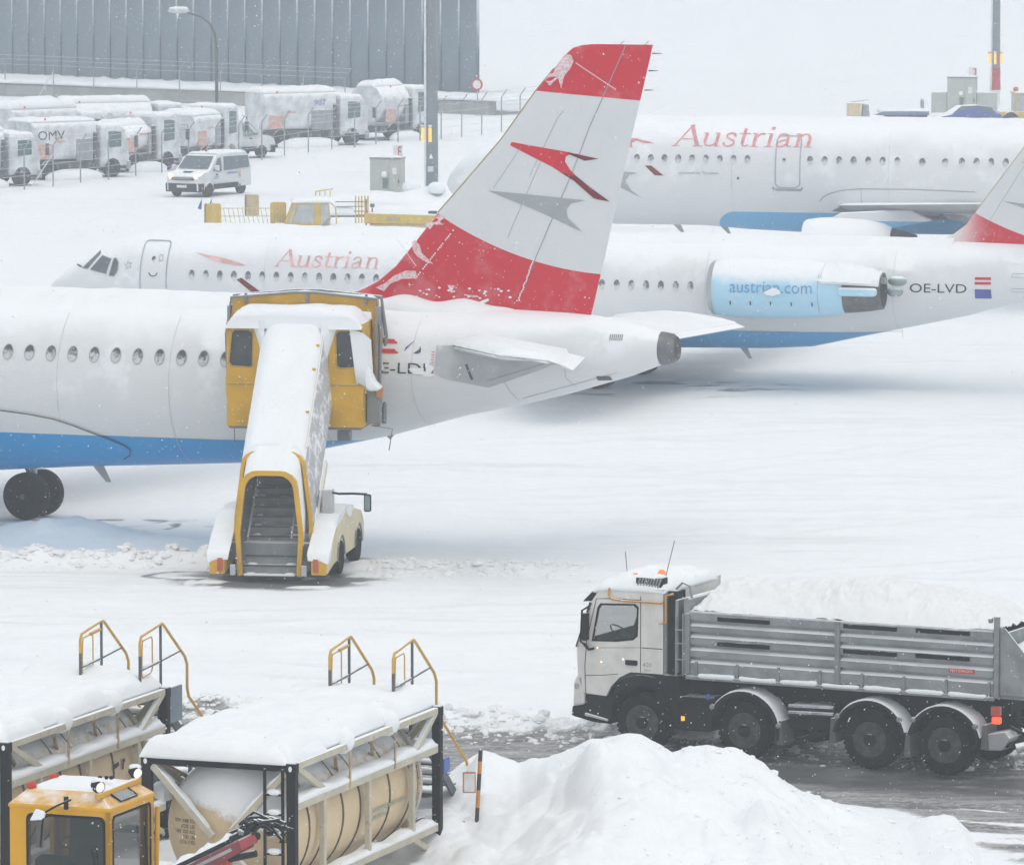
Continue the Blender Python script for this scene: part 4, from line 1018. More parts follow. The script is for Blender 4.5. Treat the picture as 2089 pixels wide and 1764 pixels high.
# ---- the near airliner, twin jet with the red tail, cut by the left edge
j1 = thing('airliner', 'nearest white airliner with red and white tail fin and stairs at its rear door', 'airliner', (-12.29, 141.95, 0), -20.5, 'parked airliners')
paint('jet_near', belly_below(2.6))
ZC = 3.83; RR = 2.07
st = [(-16.7, 3.2, .02, .02, .02), (-16.6, 3.22, .35, .33, .33), (-16.2, 3.3, .8, .72, .7), (-15.4, 3.45, 1.3, 1.2, 1.15), (-14.4, 3.6, 1.65, 1.6, 1.6), (-12.6, ZC, 1.92, 2.0, 1.98), (-10.5, ZC, 1.975, RR, RR),
      (-7, ZC, 1.975, RR, 2.2), (-4, ZC, 1.975, RR, 2.35), (0, ZC, 1.975, RR, 2.33), (2.2, ZC, 1.975, RR, 2.16), (4.0, ZC, 1.975, RR, 2.06), (6.3, 3.86, 1.96, 2.03, 1.95), (8.1, 4.0, 1.9, 1.87, 1.74), (10.1, 4.22, 1.72, 1.62, 1.52),
      (12, 4.48, 1.45, 1.32, 1.24), (13.3, 4.65, 1.22, 1.13, 1.13), (14.5, 4.77, 1.0, .97, .95), (15.2, 4.83, .86, .86, .80), (16.1, 4.92, .62, .62, .62), (16.85, 4.97, .42, .37, .38)]
J = Jet(j1, st, 'jet_near'); J.body()
cone = MB().lathe([(.40, 0), (.385, .1), (.34, .28), (.27, .36), (.25, .30), (.20, .28)], (16.86, 0, 4.965), (1, 0, .06), 28, False).build('exhaust_cone', mat('cone_metal', (.16, .165, .17), .5, .5, .2, 3), j1, 40)
MB().lathe([(.2, .28), (.19, .05), (.02, .05)], (16.86, 0, 4.965), (1, 0, .06), 20).build('exhaust_hole', M_dkm, cone, 40)
J.windows([.97 + .5645 * i for i in range(-5, 11)], 4.55, .118, .172)
J.joints((-3.4, 2.3, 5.2, 8.9, 11.2))
J.line('door_line', [(7.1, 2.9), (7.1, 5.2)], .02, M_line); J.line('belly_seam', [(-2, 2.605), (9.3, 2.605)], .012, M_line)
J.line('wing_fairing_edge', [(-1.5, 3.28), (0.0, 3.24), (.86, 3.15), (1.5, 3.09), (2.15, 2.99), (2.6, 2.86), (3.04, 2.70), (3.45, 2.55), (3.83, 2.37), (3.9, 2.27), (3.83, 2.14), (3.6, 2.02)], .022, mat('fairing_gap', (.07, .08, .10), .6, spec=.2), off=.045)
J.poly('wing_fairing', [(-3.5, 3.3), (-1.5, 3.28), (0.0, 3.24), (.86, 3.15), (1.5, 3.09), (2.15, 2.99), (2.6, 2.86), (3.04, 2.70), (3.45, 2.55), (3.83, 2.37), (3.9, 2.27), (3.83, 2.14), (3.6, 2.02), (2.6, 1.88), (0, 1.72), (-3.5, 1.66)], MATS['jet_near'], off=.035, step=.08)
J.poly('belly_hatch', rrect(1.55, 1.68, 2.13, 2.16, .01), M_txt); J.line('panel_seam', [(.95, 2.62), (.95, 2.1)], .012, M_line); J.line('panel_seam', [(1.62, 2.2), (1.62, 2.9)], .01, M_line)
for z, x1 in ((5.02, 10.8), (4.80, 10.86)): J.poly('flag_stripe', [(10.35, z), (10.35, z + .09), (x1 - .1, z + .09), (x1 - .06, z + .05), (x1, z + .02), (x1, z - .01), (10.5, z - .01)], M_red, off=.012)
J.text('registration', 'OE-LDB', 10.05, 11.72, 4.33, 4.58, M_txt, off=.012)
# rime that has half hidden the letters
for i, (x, z, w, h) in enumerate(((11.33, 4.40, .16, .10), (11.62, 4.47, .10, .13), (11.48, 4.36, .12, .05), (11.6, 4.33, .14, .05), (10.42, 4.5, .14, .14))):
    J.poly('rime_patch', [(x + w * math.cos(t) * (1 + .35 * math.sin(3 * t + i)), z + h * math.sin(t) * (1 + .3 * math.cos(2 * t + i))) for t in [2 * PI * q / 11 for q in range(11)]], MATS['snow'], off=.02)
J.poly('blue_emblem', [(11.0, 4.84), (11.02, 4.93), (11.22, 5.10), (11.05, 4.90)], mat('emblem_blue', (.06, .05, .28), .5), off=.012)
J.poly('blue_emblem', [(11.22, 4.80), (11.36, 4.90), (11.36, 4.98), (11.40, 4.90), (11.40, 4.83), (11.34, 4.80)], mat('emblem_dark', (.05, .05, .12), .5), off=.012)
J.poly('stabiliser_apron', [(11.76, 5.0), (11.76, 4.32), (12.0, 4.22), (12.96, 4.03), (14.28, 4.5), (14.9, 4.78), (14.6, 5.0)], M_apron, off=.01, step=.08)
J.line('apron_slot', [(12.5, 4.58), (12.62, 4.22)], .06, M_dkm, off=.02); J.line('apron_seam', [(12.96, 4.2), (13.6, 4.4), (14.3, 4.62)], .025, M_line, off=.02)
for i in range(9): J.line('trim_mark', [(11.66, 4.36 + i * .06), (11.73, 4.36 + i * .06)], .015, M_red, off=.012)
for i in range(7): J.line('vent_slot', [(15.78 + i * .045, 5.17), (15.78 + i * .045, 5.31)], .02, M_dkm, off=.01)
J.poly('outlet', rrect(15.42, 15.72, 4.22, 4.33, .03), M_dkm, off=.01); J.line('panel_seam', [(13.5, 3.72), (13.4, 4.0), (13.2, 4.6)], .012, M_line); J.line('panel_seam', [(14.9, 4.05), (14.75, 4.3), (14.8, 4.9)], .012, M_line)
J.line('panel_seam', [(13.6, 3.75), (15.9, 4.42)], .01, M_line)
# fin
fin_rows = [(5.3, 8.2, 14.98), (5.75, 8.45, 15.1), (5.98, 8.75, 15.16), (6.1, 9.2, 15.19), (6.35, 9.75, 15.25), (6.71, 10.2, 15.34), (7.2, 10.62, 15.46), (8.0, 11.28, 15.64), (8.75, 11.97, 15.82), (9.74, 12.86, 16.05), (10.88, 13.72, 16.33), (11.42, 14.18, 16.46), (11.7, 14.40, 16.53), (11.9, 14.62, 16.57), (11.97, 14.8, 16.59), (12.0, 15.0, 16.6)]
def bands1(k, X, Z, c):
    up = k.m('GREATER_THAN', Z, k.m('SUBTRACT', 10.9, k.m('MULTIPLY', k.m('SUBTRACT', X, 13.7), .075)))
    d = k.m('SUBTRACT', X, 11.2)
    lo = k.m('LESS_THAN', Z, k.m('ADD', k.m('SUBTRACT', 8.03, k.m('MULTIPLY', d, .605)), k.m('MULTIPLY', k.m('MULTIPLY', d, d), .066)))
    tc2 = k.n('TexCoord'); sp_ = k.m('MULTIPLY', k.ramp(k.noise(tc2.outputs['Object'], 26, 4, .8), .60, .74), .28)
    c = k.mix(k.m('MAXIMUM', up, lo), c, k.mix(sp_, RED, (.78, .58, .60)))
    return c
paint('fin_near', None, bands1, base=(.66, .68, .695), snowr=(.55, .9))
F1 = Fin(fin_rows, .19); fin = F1.build('tail_fin', MATS['fin_near'], j1)
F1.mark('red_arrow', [(12.85, 9.74), (14.52, 9.49), (14.58, 9.43), (14.49, 9.38), (14.47, 9.27), (14.59, 9.08), (14.75, 8.93), (14.38, 9.0), (14.15, 9.14), (13.5, 9.44)], M_red, fin)
F1.mark('dark_arrow_tip', [(14.52, 9.49), (15.29, 9.34), (14.95, 9.29), (14.58, 9.43)], M_dred, fin, off=.01)
F1.mark('dark_arrow_leg', [(14.75, 8.93), (15.06, 8.69), (15.56, 8.35), (15.18, 8.41), (14.7, 8.81), (14.38, 9.0)], M_dred, fin, off=.01)
F1.mark('grey_arrow', [(12.57, 8.55), (13.92, 8.45), (14.97, 8.37), (14.61, 8.29), (14.5, 8.14), (14.54, 7.95), (14.89, 7.63), (13.79, 8.1)], M_lg, fin)
F1.line('rudder_gap', [(15.95, 11.98), (15.06, 10.05), (14.65, 9.02), (13.79, 7.11), (13.31, 6.0)], .022, M_line, fin)
F1.line('rudder_gap', [(13.6, 8.9), (14.3, 10.3), (14.45, 10.45)], .012, M_line, fin); F1.line('rudder_gap', [(13.05, 7.45), (13.9, 9.3)], .012, M_line, fin); F1.line('panel_seam', [(12.7, 8.6), (13.4, 9.6)], .01, M_line, fin)
for i in range(26):
    q = i / 25; x = 10.75 + .95 * q; z = 6.45 + 1.15 * q
    if i % 5 != 4: F1.mark('rivet_frost', ring_pts(x, z, .022, .022, 5), MATS['snow'], fin, off=.012)
for i in range(22):
    F1.mark('rivet_frost', ring_pts(14.75 + i * .045, 11.55 - i * .028, .018, .018, 5), MATS['snow'], fin, off=.012)
for i in range(16): F1.mark('rivet_frost', ring_pts(10.75 - i * .035, 6.75 + i * .04, .018, .018, 5), MATS['snow'], fin, off=.012)
for i in range(20): F1.mark('rivet_frost', ring_pts(13.7 - i * .02 + random.uniform(-.02, .02), 6.95 - i * .05, .02, .025, 5), MATS['snow'], fin, off=.012)
m, k, b = new_mat('rime')                                # thin frost, the red showing through in grains
tc = k.n('TexCoord'); k.l(k.mix(k.ramp(k.noise(tc.outputs['Object'], 16, 6, .8), .38, .62), (.70, .30, .33), (.80, .77, .78)), b.inputs['Base Color']); b.inputs['Roughness'].default_value = .8
M_rime = m; MATS['rime'] = m
def blotch(p, m=M_rime, off=.014): F1.mark('snow_patch', p, m, fin, off=off)
blotch([(14.1, 11.02), (13.95, 11.15), (14.05, 11.3), (14.15, 11.3), (14.32, 11.6), (14.5, 11.76), (14.62, 11.74), (14.68, 11.6), (14.6, 11.42), (14.45, 11.25), (14.38, 10.95), (14.3, 11.2), (14.2, 11.12)])
blotch([(10.62, 7.3), (10.7, 7.34), (10.85, 7.22), (10.9, 7.05), (11.2, 6.8), (11.05, 6.82), (10.8, 6.95), (10.7, 7.05), (10.65, 7.15)])
blotch([(10.95, 7.7), (11.1, 7.8), (11.3, 7.95), (11.5, 7.9), (11.35, 7.8), (11.45, 7.72), (11.2, 7.72), (11.1, 7.6)])
blotch([(9.72, 6.2), (9.95, 6.3), (10.2, 6.5), (10.5, 6.62), (10.75, 6.62), (10.8, 6.45), (10.4, 6.42), (10.1, 6.3), (9.95, 6.12)])
blotch([(11.55, 6.32), (11.75, 6.3), (11.65, 6.12)]); blotch([(12.0, 6.1), (12.3, 6.08), (12.35, 6.04), (12.05, 6.05)])
blotch([(12.0, 5.85), (12.3, 5.92), (12.5, 6.0), (12.6, 5.98), (12.3, 5.8)], MATS['snow'], .02)
for i in range(34):
    x = random.uniform(10.6, 13.4); z = random.uniform(5.95, 6.3); r = random.uniform(.01, .028)
    F1.mark('snow_speck', ring_pts(x, z, r * 1.6, r, 6), MATS['snow'], fin, off=.014)
for z in (10.95, 11.4, 11.8): MB().tube([(16.4 + (z - 10.95) * .22, 0, z), (16.62 + (z - 10.95) * .22, 0, z)], [.02, .008], 6).build('static_wick', M_dkm, fin)
for x, d in ((15.9, .15), (16.5, .12)): MB().tube([(x - .1, 0, 12.0), (x, 0, 12.08)], .008, 5).build('static_wick', M_dkm, fin)
MB().tube([(le - .02, 0, z) for z, le, te in fin_rows[7:12]], .018, 6).build('leading_edge_strip', mat('edge_brown', (.42, .32, .16), .5), fin)
# snow lodged along the fin root and on the crown
rings = []
for i in range(40):
    q = i / 39; x = 8.6 + 4.6 * q; zc, ry, rt, rb = J.at(x); top = zc + rt
    w = .55 * math.sin(PI * min(1, q * 1.05)) ** .6 + .02; h = (.16 + .07 * math.sin(q * 19)) * math.sin(PI * min(1, q * 1.02)) ** .5 + .01
    y0 = -.10; rings.append([(x, y0, top - .25), (x, y0 - w, top - .12 - w * .15), (x, y0 - w * .95, top - .05 - w * .1 + h * .3), (x, y0 - w * .5, top + h * .75), (x, y0, top + h)])
MB().loft(rings).build('root_snow', MATS['snow'], j1, 80)
# stabilisers
stab_m = mat('stab_white', (.52, .54, .555), .45, 0, .05, 1., snow=(.1, .5))
for s in (-1, 1):
    sb = flat_wing('stabiliser', (11.9, 14.5, s * .9, 4.92, 4.92), (15.0, 16.2, s * 6.1, 5.22, 5.18), stab_m, j1, .26)
    flat_wing('elevator', (14.5, 15.35, s * 1.1, 4.93, 4.80), (16.2, 16.85, s * 6.1, 5.18, 4.98), stab_m, sb, .09)
    rings = []
    for i in range(30):
        q = i / 29; le = 11.95 + 3.1 * q; te = 14.9 + 1.75 * q; y = s * (1.0 + 5.1 * q); zl = 5.0 + .27 * q
        h = (.12 + .05 * math.sin(i * 1.3 + s) + .03 * math.sin(i * 2.9)) * (1 if 0 < i < 29 else .2); zt = zl - .08 - .10 * q
        rings.append([(le - .02, y, zl), (le + .06, y, zl + h * .8), (le * .7 + te * .3, y, zl * .7 + zt * .3 + h * 1.25 + .1 * (1 - q)), (le * .3 + te * .7, y, zl * .3 + zt * .7 + h * 1.1), (te - .06, y, zt + h * .55), (te, y, zt - .02)])
    MB().loft(rings).build('stabiliser_snow', MATS['snow'], sb, 80)
# main gear, wings (mostly outside the frame), belly antenna
for y in (-3.3, 2.75): wheel_gear(j1, -.55, y, .585, .42, 2.1)
MB().prism([(2.2, 1.82), (2.55, 1.80), (2.80, 1.30), (2.68, 1.30)], -.03, .03).build('belly_antenna', M_metal, j1, None, .01)
MB().prism([(9.9, 2.72), (10.2, 2.78), (10.05, 2.6)], -.02, .02).build('belly_antenna', M_metal, j1)
for s in (-1, 1): flat_wing('wing', (-7.3, -1.3, s * 1.7, 2.55, 2.35), (-.6, 1.0, s * 17, 3.9, 3.85), M_wingu, j1, .35)
# lumpy snow on the crown
rings = []
for i in range(90):
    x = -15 + 23.4 * i / 89; zc, ry, rt, rb = J.at(x); r = []
    for kx in range(13):
        jt = 7 * mnoise.noise((x * .45, 4.7, 1)) + 3 * mnoise.noise((x * 1.5, 2.1, 1)); a = R(60 + jt + (60 - 2 * jt) * kx / 12); e = math.sin(PI * kx / 12) ** 1.1
        h = -.006 + e * (.09 + .05 * mnoise.noise((x * .7, kx * .35, 3)) + .03 * mnoise.noise((x * 2.3, kx * .8, 9)))
        r.append((x, (ry + h) * math.cos(a), zc + (rt + h) * math.sin(a)))
    rings.append(r + [(x, 0, zc + rt - .2)])
MB().loft(rings).build('crown_snow', MATS['snow'], j1, 80)

# ---- rear-engined regional jet parked behind the first one
j2 = thing('regional_jet', 'white rear-engined jet with pale blue engine parked behind the red-tailed airliner', 'airliner', (3.86, 180.71, 0), -17, 'parked airliners')
paint('jet_mid', belly_below(1.76), snowr=(.30, .75), blue=(.08, .36, .68))  # belly blue paled to imitate haze
ZC = 2.87; RR = 1.65
st = [(-19.4, 2.35, .02, .02, .02), (-19.25, 2.37, .3, .27, .27), (-18.8, 2.45, .62, .58, .55), (-18.0, 2.58, 1.0, .98, .88), (-17.2, 2.70, 1.28, 1.28, 1.15), (-16.3, 2.82, 1.5, 1.50, 1.4), (-15.2, ZC, 1.62, 1.61, 1.6), (-13.8, ZC, 1.65, RR, RR),
      (-4, ZC, 1.65, RR, 1.78), (0, ZC, 1.65, RR, 1.80), (2, ZC, 1.65, RR, 1.77), (4.2, ZC, 1.65, RR, 1.73), (5.6, 2.88, 1.63, 1.65, 1.65), (7.2, 2.95, 1.55, 1.60, 1.36), (8.6, 3.05, 1.42, 1.50, 1.16), (10.4, 3.2, 1.2, 1.34, .92), (12.1, 3.38, .9, 1.12, .62), (13.6, 3.5, .55, .8, .38), (15.0, 3.6, .2, .35, .2)]
K2 = Jet(j2, st, 'jet_mid'); K2.body()
K2.windows([-14.0 + .467 * i for i in range(0, 14)] + [-7.2 + .467 * i for i in range(0, 21)], 3.09, .10, .17, rim=False, pane=M_cw_haze)
K2.joints((-11.6, -6.3, -1.2, 2.6, 8.4))
# cockpit glazing, one pane at a time
M_ck = mat('cockpit_glass', (.10, .115, .13), .12, 0, .3, 3)
for p in ([(-17.95, 3.17), (-17.72, 3.16), (-17.36, 3.62), (-17.42, 3.72)], [(-17.62, 3.14), (-16.98, 3.04), (-16.86, 3.50), (-17.25, 3.58)], [(-16.86, 2.99), (-16.68, 2.98), (-16.56, 3.15), (-16.56, 3.4), (-16.66, 3.52), (-16.76, 3.53)]):
    w = K2.poly('cockpit_window', p, M_ck, off=.012); K2.loop('frame', p, .03, M_line, off=.016, par=w)
MB().tube([(-18.0, -.75, 3.2), (-18.15, -.78, 3.28)], .03, 6).build('wiper', M_dkm, j2)
K2.loop('door_outline', rrect(-15.75, -14.85, 2.35, 4.1, .12), .045, mat('door_line', (.36, .40, .44), .6), off=.01)
dw = K2.poly('door_window', ring_pts(-15.32, 3.55, .075, .09, 12), M_cw, off=.014)
K2.loop('door_placard', rrect(-15.13, -15.02, 3.5, 3.68, .01), .02, M_line, off=.012); K2.line('smile', [(-15.45, 3.14), (-15.40, 3.06), (-15.3, 3.02), (-15.2, 3.06), (-15.15, 3.14)], .03, M_txt, off=.012)
st_c = (-16.18, 3.34)                                    # alliance star: five slim blades
for i in range(5):
    a = R(90 + 72 * i); b2 = R(90 + 72 * i + 48)
    K2.poly('star_blade', [(st_c[0] + .04 * math.cos(b2), st_c[1] + .04 * math.sin(b2)), (st_c[0] + .17 * math.cos(a), st_c[1] + .17 * math.sin(a)), (st_c[0] + .09 * math.cos(a + .9), st_c[1] + .09 * math.sin(a + .9))], M_line, off=.012)
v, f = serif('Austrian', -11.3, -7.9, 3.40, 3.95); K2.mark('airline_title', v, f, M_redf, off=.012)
M_pale = mat('faded_red', (.70, .42, .40), .6, 0, .25, 2.5)
K2.poly('nose_arrow', [(-13.95, 3.78), (-12.9, 3.62), (-12.2, 3.42), (-12.6, 3.42), (-13.2, 3.52)], M_pale, off=.012)
K2.poly('nose_arrow', [(-12.5, 2.98), (-12.35, 3.05), (-11.5, 2.48), (-11.85, 2.48)], M_dred, off=.012)
K2.text('registration', 'OE-LVD', 8.92, 10.62, 3.06, 3.33, M_txt, off=.012)
for z in (3.50, 3.36): K2.poly('flag_stripe', [(10.86, z - .04), (11.34, z - .04), (11.34, z + .04), (10.86, z + .04)], M_red, off=.012)
K2.poly('flag_field', [(10.86, 2.9), (11.34, 2.9), (11.34, 3.18), (10.86, 3.18)], mat('flag_blue', (.05, .08, .33), .5), off=.012)
for x, z in ((11.95, 3.55), (11.95, 3.1)): K2.loop('panel_outline', rrect(x, x + .6, z, z + .1, .02), .015, M_line)
K2.line('belly_seam', [(1.0, 1.765), (8.4, 1.765)], .012, M_line)
# engine
M_nac = paint('nacelle_blue', None, None, base=(.42, .68, .85), snowr=(.12, .62), snoise=.8)
ey, ez = -2.55, 3.17
eng = MB().lathe([(.60, .25), (.70, .02), (.76, -.02), (.82, .06), (.87, .35), (.895, .9), (.905, 1.6), (.89, 2.4), (.85, 3.1), (.78, 3.7), (.70, 4.1), (.62, 4.12)], (3.12, ey, ez), (1, .02, 0), 40, False).build('engine', M_nac, j2, 50)
MB().lathe([(.60, .25), (.68, .03), (.745, -.035), (.80, .02), (.84, .14)], (3.1, ey, ez), (1, .02, 0), 40, False).build('intake_lip', mat('lip_metal', (.42, .43, .44), .35, .5), eng, 50)
MB().lathe([(.6, .3), (.02, .3)], (3.12, ey, ez), (1, .02, 0), 30).build('fan', M_dkm, eng, 40)
MB().lathe([(.69, 4.05), (.67, 4.35), (.62, 4.85), (.55, 5.25), (.48, 5.25), (.42, 4.6)], (3.12, ey, ez), (1, .02, 0), 32, False).build('exhaust', mat('exhaust_metal', (.12, .125, .13), .5, .5, .2, 3), eng, 50)
rings = []                                                  # snow lying on the tail of the cowling
for i in range(20):
    q = i / 19; x = 6.6 + 1.75 * q; rr = .80 - .22 * q; h = .10 * math.sin(PI * (.08 + .86 * q)) + .02 * math.sin(i * 1.7)
    rings.append([(x, ey + rr * math.cos(a) * .95, ez + rr * math.sin(a) - .03) for a in (R(20), R(55), R(90), R(125), R(160))] + [(x, ey + (rr + h) * math.cos(a), ez + (rr + h) * math.sin(a)) for a in (R(158), R(125), R(90), R(55), R(22))])
MB().loft(rings).build('cowling_snow', MATS['snow'], eng, 80)
MB().prism(rrect(4.02 + 3.12, 5.2 + 3.12, ez - .12, ez + .13, .10), ey - .74, ey - .5).build('fairing_bar', M_nac, eng, None, .04)
MB().sphere((8.78, ey + .15, ez + .30), .28, 12, (.30, .2, .16)).build('exhaust_lobe', mat('lobe_grey', (.26, .32, .32), .5, .3, snow=(.4, .9)), eng, 180)
MB().sphere((8.70, ey + .15, ez - .02), .24, 12, (.26, .2, .16)).build('exhaust_lobe', MATS['lobe_grey'], eng, 180)
def esurf(x, z, off=.006):
    r = float(np.interp(x - 3.12, [0, .35, .9, 1.6, 2.4, 3.1, 3.7, 4.1], [.8, .87, .895, .905, .89, .85, .78, .7])) + off
    return (x, ey - math.sqrt(max(.001, r * r - (z - ez) ** 2)), z)
v, f = text2d('austrian.com'); v = fit2d(v, 3.85, 6.38, 3.10, 3.45); drape('lettering', v, f, esurf, mat('text_midblue', (.10, .36, .62), .5), eng, .01, .1)
for i in range(5): v, f = stroke2d([(3.85 + i * .63, 2.72), (3.85 + i * .63, 2.84)], .035); drape('latch', v, f, esurf, M_txt, eng, .01, .1)
for p in ([(4.9, 3.12), (5.05, 3.2), (5.2, 3.28), (5.38, 3.22), (5.45, 3.1), (5.2, 3.02), (5.0, 3.05)], [(6.4, 3.55), (6.9, 3.6), (7.1, 3.5), (6.7, 3.45)]):
    v, f = tri_poly(p); drape('snow_patch', v, f, esurf, MATS['snow'], eng, .03, .1)
v, f = stroke2d([(6.55, 3.75), (6.55, 2.5)], .015); drape('seam', v, f, esurf, M_line, eng, .008, .1)
MB().loft([[(4.3 + a, -1.4, 3.45 + b2), (4.3 + a, -1.9, 3.4 + b2)] for a, b2 in ((0, 0), (.3, .14), (2.4, .10), (3.0, 0), (2.4, -.1), (.3, -.14))], False).build('pylon', MATS['jet_mid'], j2, 60)
e2 = dup(eng, j2); e2.location = (0, 5.1, 0)
# fin, bullet-top tail plane
rows2 = [(3.9, 8.6, 14.6), (4.5, 9.4, 14.7), (4.75, 9.95, 14.8), (5.05, 10.35, 14.85), (5.5, 10.68, 14.95), (7.4, 12.10, 15.4), (8.4, 12.85, 15.65)]
def bands2(k, X, Z, c):
    d = k.m('SUBTRACT', X, 10.6)
    lo = k.m('LESS_THAN', Z, k.m('ADD', k.m('SUBTRACT', 5.42, k.m('MULTIPLY', d, .52)), k.m('MULTIPLY', k.m('MULTIPLY', d, d), .06)))
    fr = k.ramp(X, 9.9, 11.1)
    return k.mix(lo, c, k.mix(fr, (.74, .66, .66), RED))
paint('fin_mid', None, bands2, base=(.66, .68, .695), snowr=(.5, .9))
F2 = Fin(rows2, .15); fin2 = F2.build('tail_fin', MATS['fin_mid'], j2)
F2.mark('red_arrow', [(12.0, 6.98), (13.5, 6.75), (14.6, 6.1), (13.3, 6.6)], M_red, fin2); F2.mark('grey_arrow', [(11.5, 5.78), (13.2, 5.6), (13.6, 5.2), (12.4, 5.5)], M_lg, fin2)
F2.line('panel_seam', [(10.9, 4.9), (12.4, 7.3)], .012, M_line, fin2)
MB().tube([(le - .01, 0, z) for z, le, te in rows2[4:]], .016, 6).build('leading_edge_strip', MATS['edge_brown'], fin2)
for s in (-1, 1): flat_wing('tailplane', (12.9, 15.4, s * .1, 8.45, 8.45), (14.6, 15.9, s * 4.9, 8.45, 8.45), M_wingu, j2, .2)
# low wing stub seen past the first jet's tail, gear, antennae
for s in (-1, 1): flat_wing('wing', (-4.2, 2.4, s * 1.3, 1.75, 1.62), (.6, 2.4, s * 13.5, 2.35, 2.3), M_wingu, j2, .4)
for y in (-2.4, 2.4): wheel_gear(j2, -.5, y, .5, .34, 1.7)
wheel_gear(j2, -13.4, 0, .35, .2, 1.4)
MB().prism([(3.25, 1.18), (3.5, 1.16), (3.66, .80), (3.56, .8)], -.02, .02).build('belly_antenna', M_metal, j2)
MB().prism([(-10.35, 4.5), (-10.1, 4.5), (-9.95, 4.86), (-10.05, 4.86)], -.02, .02).build('crown_antenna', M_metal, j2)
rings = []
for i in range(90):
    x = -16.5 + 26.5 * i / 89; zc, ry, rt, rb = K2.at(x); r = []
    for kx in range(11):
        jt = 6 * mnoise.noise((x * .45, 1.7, 1)) + 2 * mnoise.noise((x * 1.7, 9.1, 1)); a = R(61 + jt + (58 - 2 * jt) * kx / 10); e = math.sin(PI * kx / 10) ** 1.1 * min(1, i / 8)
        h = -.006 + e * (.10 + .05 * mnoise.noise((x * .6, kx * .3, 13)) + .03 * mnoise.noise((x * 2.1, kx * .8, 19)))
        r.append((x, (ry + h) * math.cos(a), zc + (rt + h) * math.sin(a)))
    rings.append(r + [(x, 0, zc + rt - .2)])
MB().loft(rings).build('crown_snow', MATS['snow'], j2, 80)

# ---- the farthest airliner, twin jet with the big red title
j3 = thing('distant_airliner', 'farthest airliner with large red title along its hazy white side', 'airliner', (8.54, 224.95, 0), -12, 'parked airliners')
paint('jet_far', belly_below(2.46, -.5, .75), snowr=(.35, .8), blue=(.14, .42, .70))  # belly blue paled further, haze put into the paint
ZC = 3.9; RR = 2.07
st = [(-11.3, 3.3, .02, .02, .02), (-11.15, 3.33, .4, .36, .36), (-10.7, 3.42, .85, .8, .75), (-9.9, 3.55, 1.3, 1.25, 1.15), (-8.9, 3.7, 1.65, 1.65, 1.6), (-7.2, ZC, 1.92, 2.0, 1.98), (-5.2, ZC, 1.975, RR, RR), (-1.2, ZC, 1.975, RR, RR), (.6, ZC, 1.975, RR, 2.2), (3, ZC, 1.975, RR, 2.3), (16, ZC, 1.975, RR, 2.3), (19, ZC, 1.975, RR, 2.07), (24, 4.0, 1.9, 1.95, 1.85), (29, 4.6, 1.2, 1.25, 1.1), (33.2, 5.05, .4, .4, .4)]
L3 = Jet(j3, st, 'jet_far'); L3.body()
L3.windows([-4.53 + .533 * i for i in range(0, 11)] + [3.20 + .555 * i for i in range(0, 7)] + [8.98 + .555 * i for i in range(0, 12)], 4.46, .118, .172, rim=False, pane=M_cw_haze)
L3.windows([7.48, 8.35], 4.44, .13, .16, rim=False, pane=M_cw_haze)
L3.joints((-5.8, .2, 6.2, 11.4))
v, f = serif('Austrian', -2.15, 3.22, 4.92, 5.72); L3.mark('airline_title', v, f, mat('title_red', (.66, .27, .28), .5, 0, .3, 5), off=.012)  # title red lightened for haze and snow film
L3.text('operator_line', 'operated by Tyrolean', -1.86, -.3, 3.86, 4.0, M_line, off=.012)
L3.loop('door_outline', rrect(1.88, 2.82, 3.42, 5.35, .2), .05, MATS['door_line'], off=.01)
L3.line('door_sill', [(1.78, 3.44), (1.84, 3.34), (2.86, 3.34), (2.92, 3.44)], .09, M_line, off=.012)
L3.poly('door_window', ring_pts(2.2, 4.45, .07, .09, 10), M_cw, off=.014)
L3.poly('port', ring_pts(.45, 3.76, .05, .06, 8), M_dkm, off=.012)
L3.poly('red_arrow', [(-4.8, 5.32), (-3.55, 5.2), (-2.85, 5.04), (-3.2, 5.02), (-3.55, 5.12), (-3.72, 5.02), (-3.66, 4.86), (-3.95, 4.92)], MATS['title_red'], off=.012)
L3.poly('dark_arrow_leg', [(-3.15, 4.2), (-2.9, 4.2), (-2.42, 3.83), (-2.75, 3.83)], M_dred, off=.012)
L3.poly('grey_arrow', [(-5.6, 4.05), (-3.4, 3.92), (-3.75, 3.82), (-3.9, 3.6), (-3.7, 3.25), (-3.3, 2.95), (-4.4, 3.5)], M_lg, off=.012)
L3.loop('sensor', ring_pts(-4.15, 3.82, .1, .1, 10), .03, M_line, off=.02)
L3.line('wing_fairing_edge', [(3.55, 2.9), (3.7, 3.08), (3.95, 3.22), (4.4, 3.34), (5.15, 3.41), (7, 3.42), (9.5, 3.35)], .03, M_line, off=.012)
L3.line('panel_seam', [(5.16, 3.4), (5.16, 2.75)], .015, M_line, off=.012)
flat_wing('wing', (4.2, 11.0, -1.6, 2.75, 2.45), (13.2, 15.0, -17, 3.9, 3.8), M_wingu, j3, .5); flat_wing('wing', (4.2, 11.0, 1.6, 2.75, 2.45), (13.2, 15.0, 17, 3.9, 3.8), M_wingu, j3, .5)
L3.poly('root_fillet', [(4.0, 2.55), (4.3, 2.72), (6.0, 2.78), (9.5, 2.95), (9.5, 2.45), (6, 2.4)], mat('fillet_grey', (.20, .21, .22), .5, 0, .2, 2), off=.03, step=.1)
